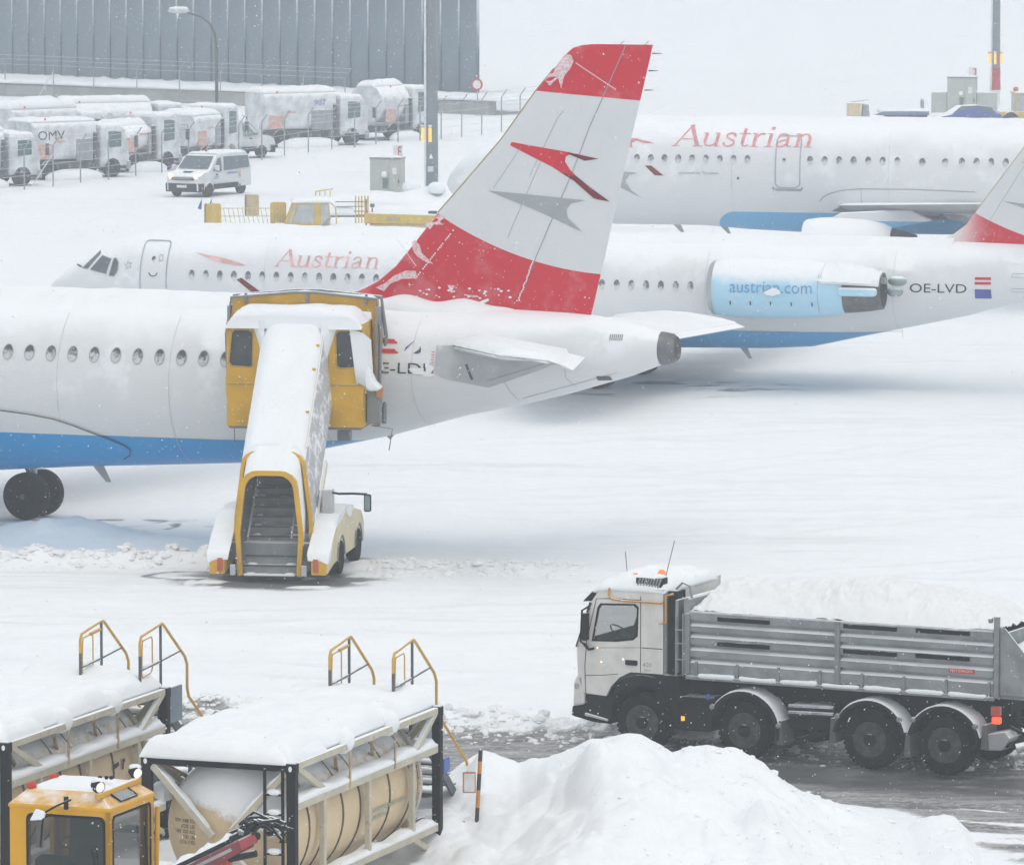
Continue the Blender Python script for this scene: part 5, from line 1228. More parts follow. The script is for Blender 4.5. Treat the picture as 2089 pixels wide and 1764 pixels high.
en = MB().lathe([(.80, .3), (.92, .04), (.99, 0), (1.06, .1), (1.14, .6), (1.16, 1.4), (1.10, 2.4), (.98, 3.0), (.84, 3.3), (.7, 3.3)], (3.6, -5.6, 1.42), (1, 0, 0), 32, False).build('engine', paint('nacelle_snowed', None, None, base=(.42, .68, .86), snowr=(-.02, .5), snoise=.9), j3, 50)
MB().lathe([(.8, .32), (.02, .32)], (3.6, -5.6, 1.42), (1, 0, 0), 24).build('fan', M_dkm, en, 40)
MB().lathe([(.8, 3.2), (.55, 4.2), (.5, 4.2)], (3.6, -5.6, 1.42), (1, 0, 0), 24, False).build('exhaust', M_dkm, en, 40)
MB().prism([(4.3, 2.4), (5.0, 2.75), (7.6, 2.9), (8.4, 2.5), (6.6, 2.1)], -5.75, -5.45).build('pylon', MATS['jet_far'], en, None, .05)
for x, y in ((8.6, -4.2), (9.9, -7.6)):
    ff = MB().lathe([(.02, 0), (.16, .3), (.22, .9), (.2, 1.8), (.03, 2.9)], (x, y, 2.42 + .05 * abs(y)), (1, 0, -.08), 14).build('flap_track_fairing', M_wingu, j3, 50)
MB().prism([(5.3, 2.62), (6.4, 2.74), (9.6, 2.86), (9.6, 2.40), (7.2, 2.28), (5.8, 2.38)], -2.3, -2.1).build('wing_root_panel', mat('root_dark', (.16, .17, .18), .6, 0, .35, 3, snow=(.5, .9)), j3, None, .03)
for x, z in ((5.6, 2.5), (7.3, 2.55), (8.7, 2.58)): MB().prism(rrect(x, x + .9, z - .08, z + .08, .03), -2.34, -2.31).build('flap_panel', M_wingu, j3)
for y in (-3.8, 3.8): wheel_gear(j3, 10.2, y, .6, .42, 2.3)
wheel_gear(j3, -6.2, 0, .38, .22, 2.0)
for x in (-.6, -2.4): MB().prism([(x, 1.84), (x + .3, 1.82), (x + .45, 1.5), (x + .35, 1.5)], -.02, .02).build('belly_antenna', M_metal, j3)
fr3 = Fin([(5.6, 24.5, 31.5), (6.2, 26, 31.7), (8, 27.4, 32.2), (12, 30.6, 33.3)], .2); fr3.build('tail_fin', MATS['livery_red'], j3)
rings = []
for i in range(80):
    x = -9.5 + 32 * i / 79; zc, ry, rt, rb = L3.at(x); r = []
    for kx in range(11):
        jt = 5 * mnoise.noise((x * .45, 7.7, 1)) + 2 * mnoise.noise((x * 1.7, 3.1, 1)); a = R(66 + jt + (48 - 2 * jt) * kx / 10); e = math.sin(PI * kx / 10) ** 1.1 * min(1, i / 6)
        h = -.006 + e * (.09 + .04 * mnoise.noise((x * .6, kx * .3, 23)) + .03 * mnoise.noise((x * 2.1, kx * .8, 29)))
        r.append((x, (ry + h) * math.cos(a), zc + (rt + h) * math.sin(a)))
    rings.append(r + [(x, 0, zc + rt - .2)])
MB().loft(rings).build('crown_snow', MATS['snow'], j3, 80)
# ------------------------------------------------------------------ four-axle tipper lorry (local x runs to its tail, y away from us)
tk = thing('tipper_lorry', 'white-cab four-axle tipper lorry loaded with snow on the slushy road', 'lorry', (2.37, 107.79, .0), -27)
M_cabw = mat('cab_white', (.70, .69, .655), .4, 0, .10, 2.2, snow=(.5, .85), spec=.3)
M_blk = mat('lorry_black', (.010, .011, .013), .7, 0, .3, 4, .1, 20, snow=(.82, 1.1), spec=.12)
M_alu = mat('box_steel', (.27, .285, .295), .45, .35, .22, 2.0, .15, 30, snow=(.42, .75), nrange=.2)
M_post = mat('box_post', (.25, .265, .275), .5, .35, .15, 4, snow=(.5, .85))
M_glass = mat('lorry_glass', (.05, .07, .07), .04, 0, 0, 1, alpha=.28)
M_int = mat('cab_interior', (.008, .008, .009), .9, spec=.1)
M_org = mat('orange_tube', (.62, .27, .04), .5, 0, .1, 4, snow=(.6, .95))
M_rimn = mat('lorry_rim', (.055, .055, .053), .6, .3, .4, 7, spec=.3)
M_tyl = mat('lorry_tyre', (.009, .0095, .0105), .9, 0, .3, 6, .3, 30, spec=.1)
def lorry_wheel(x, y, z, near=True, dirty=False):
    r = .53; s = -1 if near else 1
    prof = [(r * .60, .02), (r * .80, .0), (r * .94, .02), (r, .07), (r, .27), (r * .94, .31), (r * .6, .31)]
    w = MB().lathe(prof, (0, 0, 0), (0, -s, 0), 40)
    for i in range(36):                                             # tread blocks
        a = 2 * PI * i / 36
        for q in (.10, .22):
            p = Vector((math.cos(a) * (r + .005), -s * q, math.sin(a) * (r + .005))); t_ = Vector((-math.sin(a), 0, math.cos(a))) * .03
            w.bar(p - t_, p + t_, .025, .10, up=(0, 1, 0))
    o = w.build('wheel', M_tyl, tk, 40); o.location = (x, y, z)
    rim = MB().lathe([(r * .625, .01), (r * .60, .0), (r * .57, .03), (r * .54, .10), (r * .40, .12), (r * .36, .07), (.13, .06), (.12, .01), (.02, .01)], (0, 0, 0), (0, -s, 0), 32).build('rim', M_rimn, o, 40)
    nuts = MB()
    for i in range(10):
        a = 2 * PI * i / 10; nuts.cyl((math.cos(a) * r * .46, -s * .11, math.sin(a) * r * .46), (math.cos(a) * r * .46, -s * .05, math.sin(a) * r * .46), .028, n=8)
    nuts.build('wheel_nuts', M_blk, rim, fix=False)['kind'] = 'stuff'
    MB().lathe([(.12, .02), (.11, -.03), (.02, -.04)], (0, 0, 0), (0, -s, 0), 16).build('hub_cap', M_blk, rim, 40)
AX = (.03, 2.11, 4.62, 6.09)
for i, x in enumerate(AX):
    lorry_wheel(x, .02, .515, True); lorry_wheel(x, 2.46, .515, False)
    MB().tube([(x, .2, .515), (x, 2.3, .515)], .09, 10).build('axle', M_blk, tk)
# chassis and undergear
MB().box(-.9, 7.2, .75, .95, .78, 1.12).build('frame_rail', M_blk, tk); MB().box(-.9, 7.2, 1.55, 1.75, .78, 1.12).build('frame_rail', M_blk, tk)
MB().box(.45, 7.2, .45, 2.05, 1.12, 1.42).build('subframe', M_blk, tk)
MB().box(-.3, 1.2, .55, 1.95, .5, 1.4).build('engine_block', M_blk, tk, None, .05)
MB().prism(rrect(.62, 1.42, .42, 1.05, .06), .12, .62).build('battery_box', M_blk, tk, None, .02)
MB().prism(rrect(2.92, 3.75, .58, 1.05, .1), .2, .7).build('air_tank_box', M_blk, tk, None, .03)
for z in (.80, .92): MB().tube([(2.95, .16, z + .08), (3.85, .16, z + .1)], .05, 8).build('air_tank', mat('tank_rim', (.06, .065, .07), .4, .4, snow=(.2, .6)), tk)
MB().tube([(3.05, .5, .5), (3.3, .45, .42), (3.75, .5, .52)], .11, 8).build('brake_chamber', M_blk, tk, 60)
MB().tube([(3.1, .3, .35), (3.8, .3, .62)], .07, 8).build('torque_rod', M_blk, tk, 60)
MB().lathe([(.05, 0), (.055, .03), (.03, .05)], (1.35, .1, 1.08), (0, -.6, 0), 12).build('filler_cap', mat('cap_blue', (.05, .12, .4), .5), tk, 40)
# wing mudguards over axles 2-4
def mudguard(x, near, a0, a1, snow_on=True):
    r0, r1 = .68, .715; y0, y1 = (-.02, .50) if near else (2.0, 2.52); n = 22
    ar = [R(a0 + (a1 - a0) * i / n) for i in range(n + 1)]
    outer = [(x + r1 * math.cos(a), .535 + r1 * math.sin(a)) for a in ar]; inner = [(x + r0 * math.cos(a), .535 + r0 * math.sin(a)) for a in ar[::-1]]
    g = MB().prism(outer + inner, y0, y1).build('mudguard', M_blk, tk)
    lip = MB().prism(outer + [(x + (r0 - .03) * math.cos(a), .535 + (r0 - .03) * math.sin(a)) for a in ar[::-1]], y0 - .02 if near else y1, y0 if near else y1 + .02).build('lip', mat('lip_black', (.012, .013, .015), .6, 0, .2, 6, snow=(.6, 1.0), nrange=.3, spec=.12), g)
    if near:
        ar2 = [R(max(a0, 14) + (min(a1, 168) - max(a0, 14)) * i / 30) for i in range(31)]
        rings = []
        for i, a in enumerate(ar2):
            h = .003 + (.034 * max(0, math.sin(a)) ** .7) * (.6 + .5 * mnoise.noise((i * .5, x * 3, 1)) + .1); c, s = math.cos(a), math.sin(a)
            rings.append([(x + (r1 - .01) * c, y0 - .005, .535 + (r1 - .01) * s), (x + (r1 + h) * c, y0 + .02, .535 + (r1 + h) * s), (x + (r1 + h) * c, y1, .535 + (r1 + h) * s), (x + (r1 - .01) * c, y1, .535 + (r1 - .01) * s)])
        MB().loft(rings).build('snow_strip', MATS['snow'], g, 60)
        for a in (R(a0 + 22), R(a1 - 24)): MB().lathe([(.05, 0), (.05, .04), (.02, .05)], (x + .73 * math.cos(a), -.02, .535 + .73 * math.sin(a)), (0, -1, 0), 10).build('bracket_bolt', M_post, g, 40)
for x, a0, a1 in ((AX[1], -12, 172), (AX[2], 12, 172), (AX[3], 10, 168)):
    mudguard(x, True, a0, a1); mudguard(x, False, a0, a1)
for x, z0 in ((2.83, .30), (5.36, .26), (6.86, .5), (3.88, .42)):
    MB().prism([(x - .06, z0), (x - .03, z0 + .45), (x + .05, z0 + .45), (x + .08, z0)], .0, .5).build('mudflap', mat('flap_grey', (.10, .10, .105), .7, snow=(.5, .9)), tk, None, .01)
# cab: side walls with window openings, shell, glass, inside
side = [(-1.15, 1.0), (-1.28, 1.3), (-1.31, 1.85), (-1.02, 2.70), (-.88, 2.90), (-.6, 3.0), (.47, 3.02), (.47, 1.45), (-.20, 1.45), (-.42, 1.34), (-.60, 1.16), (-.70, .97)]
win = [(-.98, 2.0), (-.93, 2.25), (-.86, 2.60), (-.80, 2.68), (-.12, 2.71), (-.05, 2.65), (-.07, 2.15), (-.16, 2.07), (-.5, 2.02)]
for y0, y1 in ((.0, .06), (2.44, 2.5)):
    w = holed('cab_side', side, [win], y0, y1, M_cabw, tk)
    MB().prism(win, y0 + .025, y0 + .032).build('side_window', M_glass, w)
    if y0 == 0:
        fr = holed('window_seal', [(x * 1.0 + (-.02 if x < -.5 else .02), z + (.02 if z > 2.3 else -.02)) for x, z in win], [[(x + (.015 if x < -.5 else -.015), z + (-.015 if z > 2.3 else .015)) for x, z in win]], -.006, .0, M_blk, w)
shell = [(-1.15, 1.0), (-1.28, 1.3), (-1.31, 1.85)]
MB().strip(shell, .0, 2.5).build('cab_front', M_cabw, tk, None); MB().strip([(-1.02, 2.70), (-.88, 2.90), (-.6, 3.0), (.47, 3.02), (.47, 1.45)], .0, 2.5).build('cab_roof', M_cabw, tk)
MB().strip([(-1.31, 1.85), (-1.02, 2.70)], .08, 2.42).build('windscreen', M_glass, tk)
for y in (.0, 2.42): MB().bar((-1.31, y + .04, 1.85), (-1.02, y + .04, 2.7), .08, .06).build('pillar', M_blk, tk)
MB().box(-1.2, .44, .08, 2.42, 1.44, 1.5).build('cab_floor', M_int, tk)
MB().prism([(-1.2, 1.5), (-1.25, 1.95), (-.95, 2.08), (-.8, 1.5)], .1, 2.4).build('dashboard', M_int, tk, None, .03)
for y in (.35, 1.6): MB().prism([(-.55, 1.5), (-.55, 1.85), (-.1, 1.8), (.05, 2.55), (.22, 2.55), (.15, 1.5)], y, y + .55).build('seat', M_int, tk, None, .06)
MB().lathe([(.22, -.015), (.24, 0), (.22, .015)], (-.72, .65, 2.08), (.6, 0, .8), 20, False).build('steering_wheel', M_int, tk, 60)
MB().box(.25, .44, .1, 2.4, 1.5, 2.98).build('rear_lining', M_int, tk)
MB().prism([(-1.1, 1.5), (-1.0, 2.12), (-.5, 2.2), (.2, 2.28), (.2, 1.5)], 2.3, 2.42).build('far_door_lining', M_int, tk)
# door outline, seams, handle, lettering
def cab_line(nm, p, w=.014): v, f = stroke2d(p, w); return drape(nm, v, f, lambda x, z, o: (x, -o, z), M_blk, tk, .004, 9)
cab_line('door_gap', [(.01, 2.88), (.01, 1.46)]); cab_line('door_gap', [(-1.12, 1.0), (-1.14, 1.5), (-1.1, 2.0), (-.9, 2.78), (-.6, 2.8), (.01, 2.8)]); cab_line('seam', [(.03, 1.92), (.46, 1.92)]); cab_line('seam', [(-1.14, 1.33), (-.75, 1.36), (-.45, 1.4)], .01); cab_line('seam', [(-1.1, 1.85), (.0, 1.92)], .006)
MB().prism(rrect(-.30, -.05, 1.58, 1.68, .03), -.03, .0).build('door_handle', M_blk, tk, None, .01)
v, f = text2d('420', shear=.2); drape('badge', fit2d(v, .05, .24, 1.57, 1.65), f, lambda x, z, o: (x, -o, z), M_line, tk, .005, 9)
v, f = text2d('EEV', shear=.2); drape('badge', fit2d(v, .09, .22, 1.48, 1.53), f, lambda x, z, o: (x, -o, z), M_line, tk, .005, 9)
for x, z in ((-.88, 1.86), (-.80, 1.6), (-.35, 1.68)): MB().sphere((x, -.005, z), .016, 8).build('door_dot', mat('dot_warm', (.9, .5, .3), .3, emit=(1, .62, .4), estr=2.0), tk, 180)  # three small glowing dots on the cab door
# bumper, lower corner, wheel arch
MB().prism([(-1.40, .72), (-1.38, 1.2), (-1.30, 1.34), (-1.16, 1.32), (-1.14, .78)], .0, 2.5).build('bumper_corner', M_cabw, tk, None, .05)
MB().prism([(-1.44, .55), (-1.42, .74), (-1.16, .8), (-1.15, .98), (-.70, .98), (-.62, .72), (-.6, .44), (-1.0, .46)], .02, 2.48).build('bumper', M_blk, tk, None, .04)
MB().prism([(-1.13, .58), (-.66, .50), (-.66, .54), (-1.13, .63)], -.03, .03).build('step', mat('step_snow', (.5, .5, .5), .6, snow=(.2, .5)), tk, None, .01)
MB().lathe([(.05, 0), (.055, .03)], (-1.3, .01, 1.12), (0, -1, 0), 12).build('fog_lamp', M_glass, tk)
arch = [(.03 + .78 * math.cos(R(a)), .53 + .88 * math.sin(R(a))) for a in range(0, 181, 10)]
MB().prism(arch + [(.03 - .62, .53), (.03 - .60, .8), (.03 - .5, 1.0), (.03 - .3, 1.14), (.03, 1.2), (.03 + .35, 1.14), (.03 + .58, .95), (.03 + .66, .53)], .01, .6).build('wheel_arch', M_blk, tk, None, .02)
MB().box(.30, .80, .02, .5, .9, 1.44).build('arch_rear', M_blk, tk, None, .03)
# roof kit: visor, rails, grille, beacon, aerials, mirror, intake stack, snow
MB().prism([(-1.22, 2.70), (-1.0, 2.92), (-.92, 2.9), (-1.02, 2.72)], .05, 2.45).build('sun_visor', M_blk, tk, None, .02)
MB().tube([(-.62, -.03, 3.0), (-.62, -.06, 2.86), (-.55, -.06, 2.80), (-.3, -.06, 2.78), (.47, -.06, 2.78), (.5, -.06, 2.8)], .02, 8).build('roof_rail', M_org, tk, 60)
MB().tube([(.68, .0, 2.96), (.55, -.05, 2.92), (.55, -.05, 2.42), (.42, -.05, 2.40)], .022, 8).build('grab_rail', M_org, tk, 60)
g = MB().box(-.12, .40, .05, .35, 2.98, 3.22).build('air_grille', M_blk, tk, None, .02)
for i in range(8): MB().bar((-.10 + i * .06, .035, 3.0), (-.02 + i * .06, .035, 3.2), .02, .03).build('slat', M_post, g)
snow_slab('roof_snow', -.95, .46, .02, 2.3, lambda x, y: 3.0 - .12 * max(0, -.55 - x), .2, tk, 4, 34, 30, .3, .09, .03, low=.05)
snow_slab('visor_snow', -1.18, -.9, .1, 2.4, lambda x, y: 2.78 + .5 * (x + 1.1), .1, tk, 6, 12, 24, .15, .05, .02)
MB().lathe([(.075, 0), (.08, .06), (.06, .13), (.02, .15)], (.15, .55, 3.18), (.35, 0, 1), 14).build('beacon', mat('beacon_orange', (.75, .22, .08), .3, emit=(1, .3, .1), estr=.25), tk, 60)
MB().tube([(-.78, .5, 3.10), (-.5, .45, 3.2), (-.3, .5, 3.22)], .025, 6).build('light_bar', MATS['beacon_orange'], tk, 60)
MB().tube([(-.5, .5, 3.1), (-.55, .5, 3.62)], .007, 5).build('aerial', M_blk, tk); MB().tube([(.28, .5, 3.2), (.46, .5, 3.88)], .007, 5).build('aerial', M_blk, tk)
MB().tube([(-1.06, -.02, 2.62), (-1.14, -.12, 2.56), (-1.16, -.14, 1.98), (-1.12, -.02, 1.9)], .022, 8).build('mirror_arm', M_blk, tk, 60)
MB().box(-1.12, -1.03, -.20, -.02, 2.0, 2.52).build('mirror', M_blk, tk, None, .03)
MB().tube([(-1.12, -.06, 1.92), (-1.0, -.1, 1.84), (-.92, -.06, 1.86)], .03, 6).build('mirror_foot', M_blk, tk, 60)
st_ = MB().box(.50, .70, .12, .5, 1.4, 3.0).build('intake_stack', M_blk, tk, None, .03)
MB().box(.49, .93, .6, 1.9, 1.42, 2.4).build('headboard_gear', M_blk, tk)
MB().box(.72, .78, .0, 2.5, 1.5, 2.85).build('headboard', M_alu, tk)
for i in range(7): MB().box(.70, .72, .1, 2.4, 1.65 + i * .19, 1.70 + i * .19).build('headboard_rib', M_post, tk)
for z in (1.75, 2.05, 2.3): MB().bar((.72, -.01, z), (.92, -.01, z), .02).build('ladder_rung', M_post, tk)
for x in (.74, .88): MB().bar((x, .0, 1.45), (x, .0, 2.6), .035).build('ladder_rail', M_post, tk)
MB().prism([(.88, 1.5), (.88, 2.86), (.95, 2.92), (1.0, 2.86), (1.0, 2.55), (1.0, 1.5)], .0, 2.5).build('front_wall', M_alu, tk, None, .02)
MB().tube([(.72, .03, 3.05), (.85, .03, 3.18), (1.0, .03, 3.12), (1.04, .03, 2.9)], .025, 8).build('hoop', M_post, tk, 60)
# box: floor, ribbed side boards, posts, pads
MB().box(.92, 7.1, .03, 2.47, 1.44, 1.52).build('box_floor', M_post, tk)
def board(x0, x1, y, s):
    """side board with four pressed-in channels whose lower lip catches snow"""
    line = [(0., 1.52)]
    for zc in (1.77, 2.0, 2.24, 2.45):
        line += [(0., zc - .06), (.085, zc - .012), (.085, zc + .052), (.0, zc + .05)]
    line += [(0., 2.64), (.02, 2.67), (.07, 2.67)]
    return MB().strip([(y + s * p[0], p[1]) for p in line], x0, x1, 'x').build('side_board', M_alu, tk)
for y, s in ((.0, 1), (2.5, -1)):
    board(1.0, 3.94, y, s); board(4.03, 7.03, y, s)
    MB().box(1.0, 7.05, y + (.10 if s > 0 else -.115), y + (.115 if s > 0 else -.10), 1.52, 2.66).build('inner_lining', M_post, tk)
    for x, z1 in ((.97, 2.62), (3.985, 2.66), (7.1, 2.93)):
        MB().box(x - .05, x + .05, y - .035 if s > 0 else y - .05, y + .05 if s > 0 else y + .035, 1.45 if x > 7 else 1.50, z1).build('box_post', M_post, tk, None, .012)
    MB().box(.94, 7.06, y - .04, y + .04, 1.40, 1.47).build('bottom_rail', M_post, tk, None, .01)
    for i in range(8):
        x = 1.15 + i * .83
        MB().box(x - .025, x + .025, y - .03, y + .01, 1.42, 1.74).build('drop_strap', M_post, tk, None, .008)
    if s > 0:
        for i in range(8):
            x = 1.15 + i * .83; xe = min(x + .83, 7.0)
            snow_slab('rail_snow', x + .04, xe - .04, -.055, .02, lambda a, b2: 1.468, .045, tk, i, 14, 6, .03, .02, .0)
        for x0, x1, z0 in ((1.58, 2.63, 2.52), (1.58, 2.63, 2.06), (4.1, 5.16, 2.55), (5.53, 6.58, 2.56), (4.1, 5.16, 2.09), (5.53, 6.58, 2.10)):
            MB().box(x0, x1, -.035, -.004, z0 - .01, z0 + .075).build('rubber_pad', M_blk, tk, None, .01)
pl_ = MB().prism(rrect(6.18, 6.68, 1.865, 1.945, .01), -.016, -.003).build('name_plate', mat('plate_red', (.55, .045, .03), .4), tk)
v, f = text2d('FEITZINGER'); drape('lettering', fit2d(v, 6.21, 6.65, 1.885, 1.93), f, lambda x, z, o: (x, -.016 - o, z), mat('plate_white', (.75, .75, .74), .4), pl_, .003, 9)
MB().lathe([(.05, 0), (.055, .06)], (7.02, -.02, 2.86), (-1, 0, 0), 10).build('hinge_pin', M_post, tk)
for y in (.02, 2.42):
    MB().prism([(7.15, 1.5), (7.15, 2.72), (7.25, 2.72), (7.75, 2.15), (7.75, 1.5)], y, y + .04).build('chute_cheek', M_alu, tk, None, .01)
MB().box(7.1, 7.75, .06, 2.42, 1.44, 1.50).build('chute_floor', M_post, tk)
MB().prism([(7.12, 1.5), (7.12, 2.6), (7.18, 2.6), (7.2, 1.5)], .06, 2.42).build('tailgate', M_alu, tk)
# the load
gx_ = np.linspace(1.02, 7.1, 190); gy_ = np.linspace(.05, 2.45, 76); X, Y = np.meshgrid(gx_, gy_)
u = np.clip(np.minimum(Y - .05, 2.45 - Y) / 1.1, 0, 1); e = np.sin(u * PI / 2) ** .8
cr = np.interp(X, [1.0, 1.5, 2.2, 3.2, 4.2, 5.0, 5.8, 6.5, 7.1], [3.02, 3.14, 3.10, 3.2, 3.32, 3.26, 3.18, 3.0, 2.70])
Z = 2.66 + (cr - 2.66) * e * sstep(X, .9, 1.15) + (.10 * fbm(X * 1.3, Y * 1.3, 3, 4, .6) + .08 * fbm(X * 5, Y * 5, 5, 3, .65) + .05 * np.abs(fbm(X * 9, Y * 9, 8, 2))) * (.45 + .55 * e)
mb = MB().sheet(X, Y, Z)
o = mb.build('snow_load', MATS['snow_load'], tk, 180, fix=False)
snow_slab('chute_snow', 7.15, 7.75, .1, 2.4, lambda x, y: 2.0 - .3 * (x - 7.15), .45, tk, 7, 14, 20, .4, .1, .0, MATS['snow_load'])
# tail: lamps, bumper bar, hitch tubes
tl = MB().box(6.98, 7.16, .02, .12, 1.12, 1.30).build('tail_lamp', mat('lamp_red_dull', (.5, .09, .05), .3), tk, None, .015)
MB().box(7.0, 7.16, .02, .12, .98, 1.10).build('tail_lamp', mat('lamp_red_lit', (.6, .05, .03), .3, emit=(1, .08, .03), estr=1.4), tk, None, .015)
MB().prism(rrect(.74, .86, .60, .68, .01), .08, .125).build('side_marker', mat('marker_amber', (.8, .3, .04), .3, emit=(1, .38, .05), estr=1.3), tk)
MB().box(7.2, 7.3, .1, 2.4, .55, .7).build('rear_bumper', M_blk, tk, None, .02)
MB().prism([(6.85, .48), (6.9, .78), (7.25, .85), (7.35, .72), (7.2, .5)], .05, .5).build('rear_flap', mat('flap_alu', (.35, .36, .37), .5, .3, snow=(.4, .8)), tk, None, .02)
MB().tube([(7.45, .1, .55), (8.1, .45, .72)], .09, 12).build('tow_tube', mat('tube_snowed', (.45, .46, .47), .6, .2, .3, 9, snow=(.2, .6)), tk, 60)
for i in range(3): MB().tube([(7.25, .3 + i * .4, .9), (7.6, .35 + i * .4, .75), (7.8, .4 + i * .4, 1.0)], .035, 8).build('hose', M_blk, tk, 60)
MB().box(7.62, 7.7, .3, .42, 1.18, 1.34).build('tail_lamp', MATS['lamp_red_dull'], tk)
# ------------------------------------------------------------------ covered passenger stairs on a truck chassis (local y away from us)
sv = thing('passenger_stairs', 'yellow covered passenger stair truck docked at the rear door of the airliner', 'stair truck', (-5.51, 132.12, 0), -8)
M_sy = mat('stair_yellow', (.64, .36, .02), .5, 0, .12, 1.5, .05, 12, snow=(.45, .8), nrange=.25, spec=.25)
M_sc = mat('stair_cream', (.66, .58, .36), .5, 0, .08, 1.5, snow=(.4, .8))
M_sg = mat('stair_grey', (.20, .215, .225), .6, .2, .12, 3, snow=(.55, .95))
M_step = mat('stair_tread', (.40, .415, .425), .6, .2, .15, 4, .2, 25, snow=(.8, 1.1))
M_crust = None
m, k, b = new_mat('crusted_panel')                       # wall with blown snow stuck on, dirt-grey where it has flaked off
tc = k.n('TexCoord'); n1 = k.noise(tc.outputs['Object'], 3.2, 7, .72); n2 = k.noise(tc.outputs['Object'], 1.1, 3)
c = k.mix(k.ramp(k.m('ADD', n1, k.m('MULTIPLY', n2, .25)), .50, .66), SNOW, (.46, .47, .49))
k.l(c, b.inputs['Base Color']); b.inputs['Roughness'].default_value = .8
bp = k.n('Bump'); bp.inputs['Strength'].default_value = .5; bp.inputs['Distance'].default_value = .03; k.l(n1, bp.inputs['Height']); k.l(bp.outputs[0], b.inputs['Normal'])
M_crust = m
MATS['crust'] = m
def arch(w, z0, z1, r, wt, wm=None, zm=1.1):
    """half-width at foot w, at top wt"""
    p = [(-w, z0)] + ([(-wm, zm)] if wm else []) + [(-wt, z1 - r)]
    p += [(-wt + r * (1 - math.cos(R(a))) , z1 - r + r * math.sin(R(a))) for a in (25, 50, 72, 90)]
    p += [(wt - r * (1 - math.cos(R(a))), z1 - r + r * math.sin(R(a))) for a in (90, 72, 50, 25)]
    return p + [(wt, z1 - r)] + ([(wm, zm)] if wm else []) + [(w, z0)]
def arch_ring(name, y, po, pi, d, m, par):
    mb = MB(); n = len(po)
    vs = [(x, y, z) for x, z in po] + [(x, y, z) for x, z in pi] + [(x, y + d, z) for x, z in po] + [(x, y + d, z) for x, z in pi]
    fs = []
    for i in range(n - 1): fs += [(i, i + 1, n + i + 1, n + i), (2 * n + i + 1, 2 * n + i, 3 * n + i, 3 * n + i + 1), (i + 1, i, 2 * n + i, 2 * n + i + 1), (n + i, n + i + 1, 3 * n + i + 1, 3 * n + i)]
    fs += [(0, n, 3 * n, 2 * n), (n - 1, 2 * n - 1 + 0, 4 * n - 1, 3 * n - 1)]
    return mb.add(vs, fs).build(name, m, par, None, .012)
# lower flight: yellow arch, white inner shell
ai = arch(.62, .15, 2.42, .34, .56, .67); ao = arch(.73, .12, 2.54, .38, .66, .78)
arch_ring('entrance_arch', .08, ao, ai, .10, M_sy, sv)
SL = 1.0                                                  # rise per metre of run
def shell(name, p, y0, y1, m, lift=1.0, cutz=None, smooth=40):
    rings = []
    for q in range(7):
        y = y0 + (y1 - y0) * q / 6
        rings.append([(x, y, z + (y - y0) * SL * lift) for x, z in p])
    mb = MB()
    n = len(p); vs = [v for r in rings for v in r]; fs = [(i * n + j, i * n + j + 1, (i + 1) * n + j + 1, (i + 1) * n + j) for i in range(6) for j in range(n - 1)]
    return mb.add(vs, fs).build(name, m, sv, smooth)
lower = shell('lower_shell', [(x, z if z > 1 else .5) for x, z in arch(.72, .2, 2.5, .34, .63, .73)], .18, 1.6, MATS['snow'])
inner = shell('tunnel_lining', [(x * .99, z - .02) for x, z in arch(.66, .2, 2.44, .33, .58, .69)], .15, 3.4, mat('lining_grey', (.16, .17, .175), .7, 0, .15, 2.))
# upper flight: yellow arch, snow-crusted tunnel
uo = arch(.93, .5, 2.93, .36, .75, .90, 1.4); ui = arch(.84, .5, 2.82, .30, .67, .81, 1.4)
arch_ring('tunnel_arch', .62, uo, ui, .10, M_sy, sv)
tun = shell('tunnel_shell', arch(.88, 1.0, 2.90, .30, .73), .7, 3.5, M_crust)
rings = []
for i in range(40):
    q = i / 39; y = .72 + 2.75 * q; zt = 2.9 + (y - .7) * SL; r = []
    for kx in range(15):
        x = -.73 + 1.46 * kx / 14; e = max(0, 1 - (abs(x) / .75) ** 4)
        h = .02 + e * (.10 + .05 * mnoise.noise((x * 2.2, y * 1.6, 2)) + .03 * q)
        r.append((x, y, zt - .26 * max(0, (abs(x) - .45) / .3) ** 2 + h))
    rings.append(r + [(.6, y, zt - .2), (-.6, y, zt - .2)])
MB().loft(rings).build('tunnel_roof_snow', MATS['snow'], sv, 80)
for q in (.30, .62, .8): MB().sphere((.63, .7 + 2.8 * q, 2.90 + 2.8 * q), .04, 8, (.05, .04, .05)).build('rivet_cap', M_sy, sv, 180)
MB().tube([(.72, .9, 2.98), (.72, 3.3, 5.38)], .018, 6).build('edge_trim', mat('trim_worn', (.55, .42, .2), .6, snow=(.1, .6)), sv)
# treads
for i in range(17):
    z = .16 + i * .20; y = .10 + i * .20
    tr = MB().box(-.63, .63, y, y + .22, z - .03, z).build('tread', M_step, sv)
    MB().box(-.63, .63, y + .205, y + .215, z, z + .17).build('riser', mat('riser_dark', (.24, .25, .26), .7, .1, .15, 3), tr)
    MB().box(-.63, .63, y - .012, y + .012, z - .035, z + .006).build('nosing', mat('nosing_dark', (.06, .065, .07), .5), tr)
    if i < 9:
        for s in (-1, 1):
            MB().sphere((s * .45, y + .12, z), .1, 10, (.14 - .008 * i, .09, .05)).build('snow_corner', MATS['snow'], tr, 180)
snow_slab('bottom_step_snow', -.6, .6, .04, .24, lambda x, y: .158, .025, sv, 3, 18, 6, .06, .02, .0)
for s in (-1, 1): MB().tube([(s * .5, .15, 1.0), (s * .5, 3.2, 4.05)], .025, 6).build('handrail', mat('rail_grey', (.4, .41, .42), .4, .4), sv)
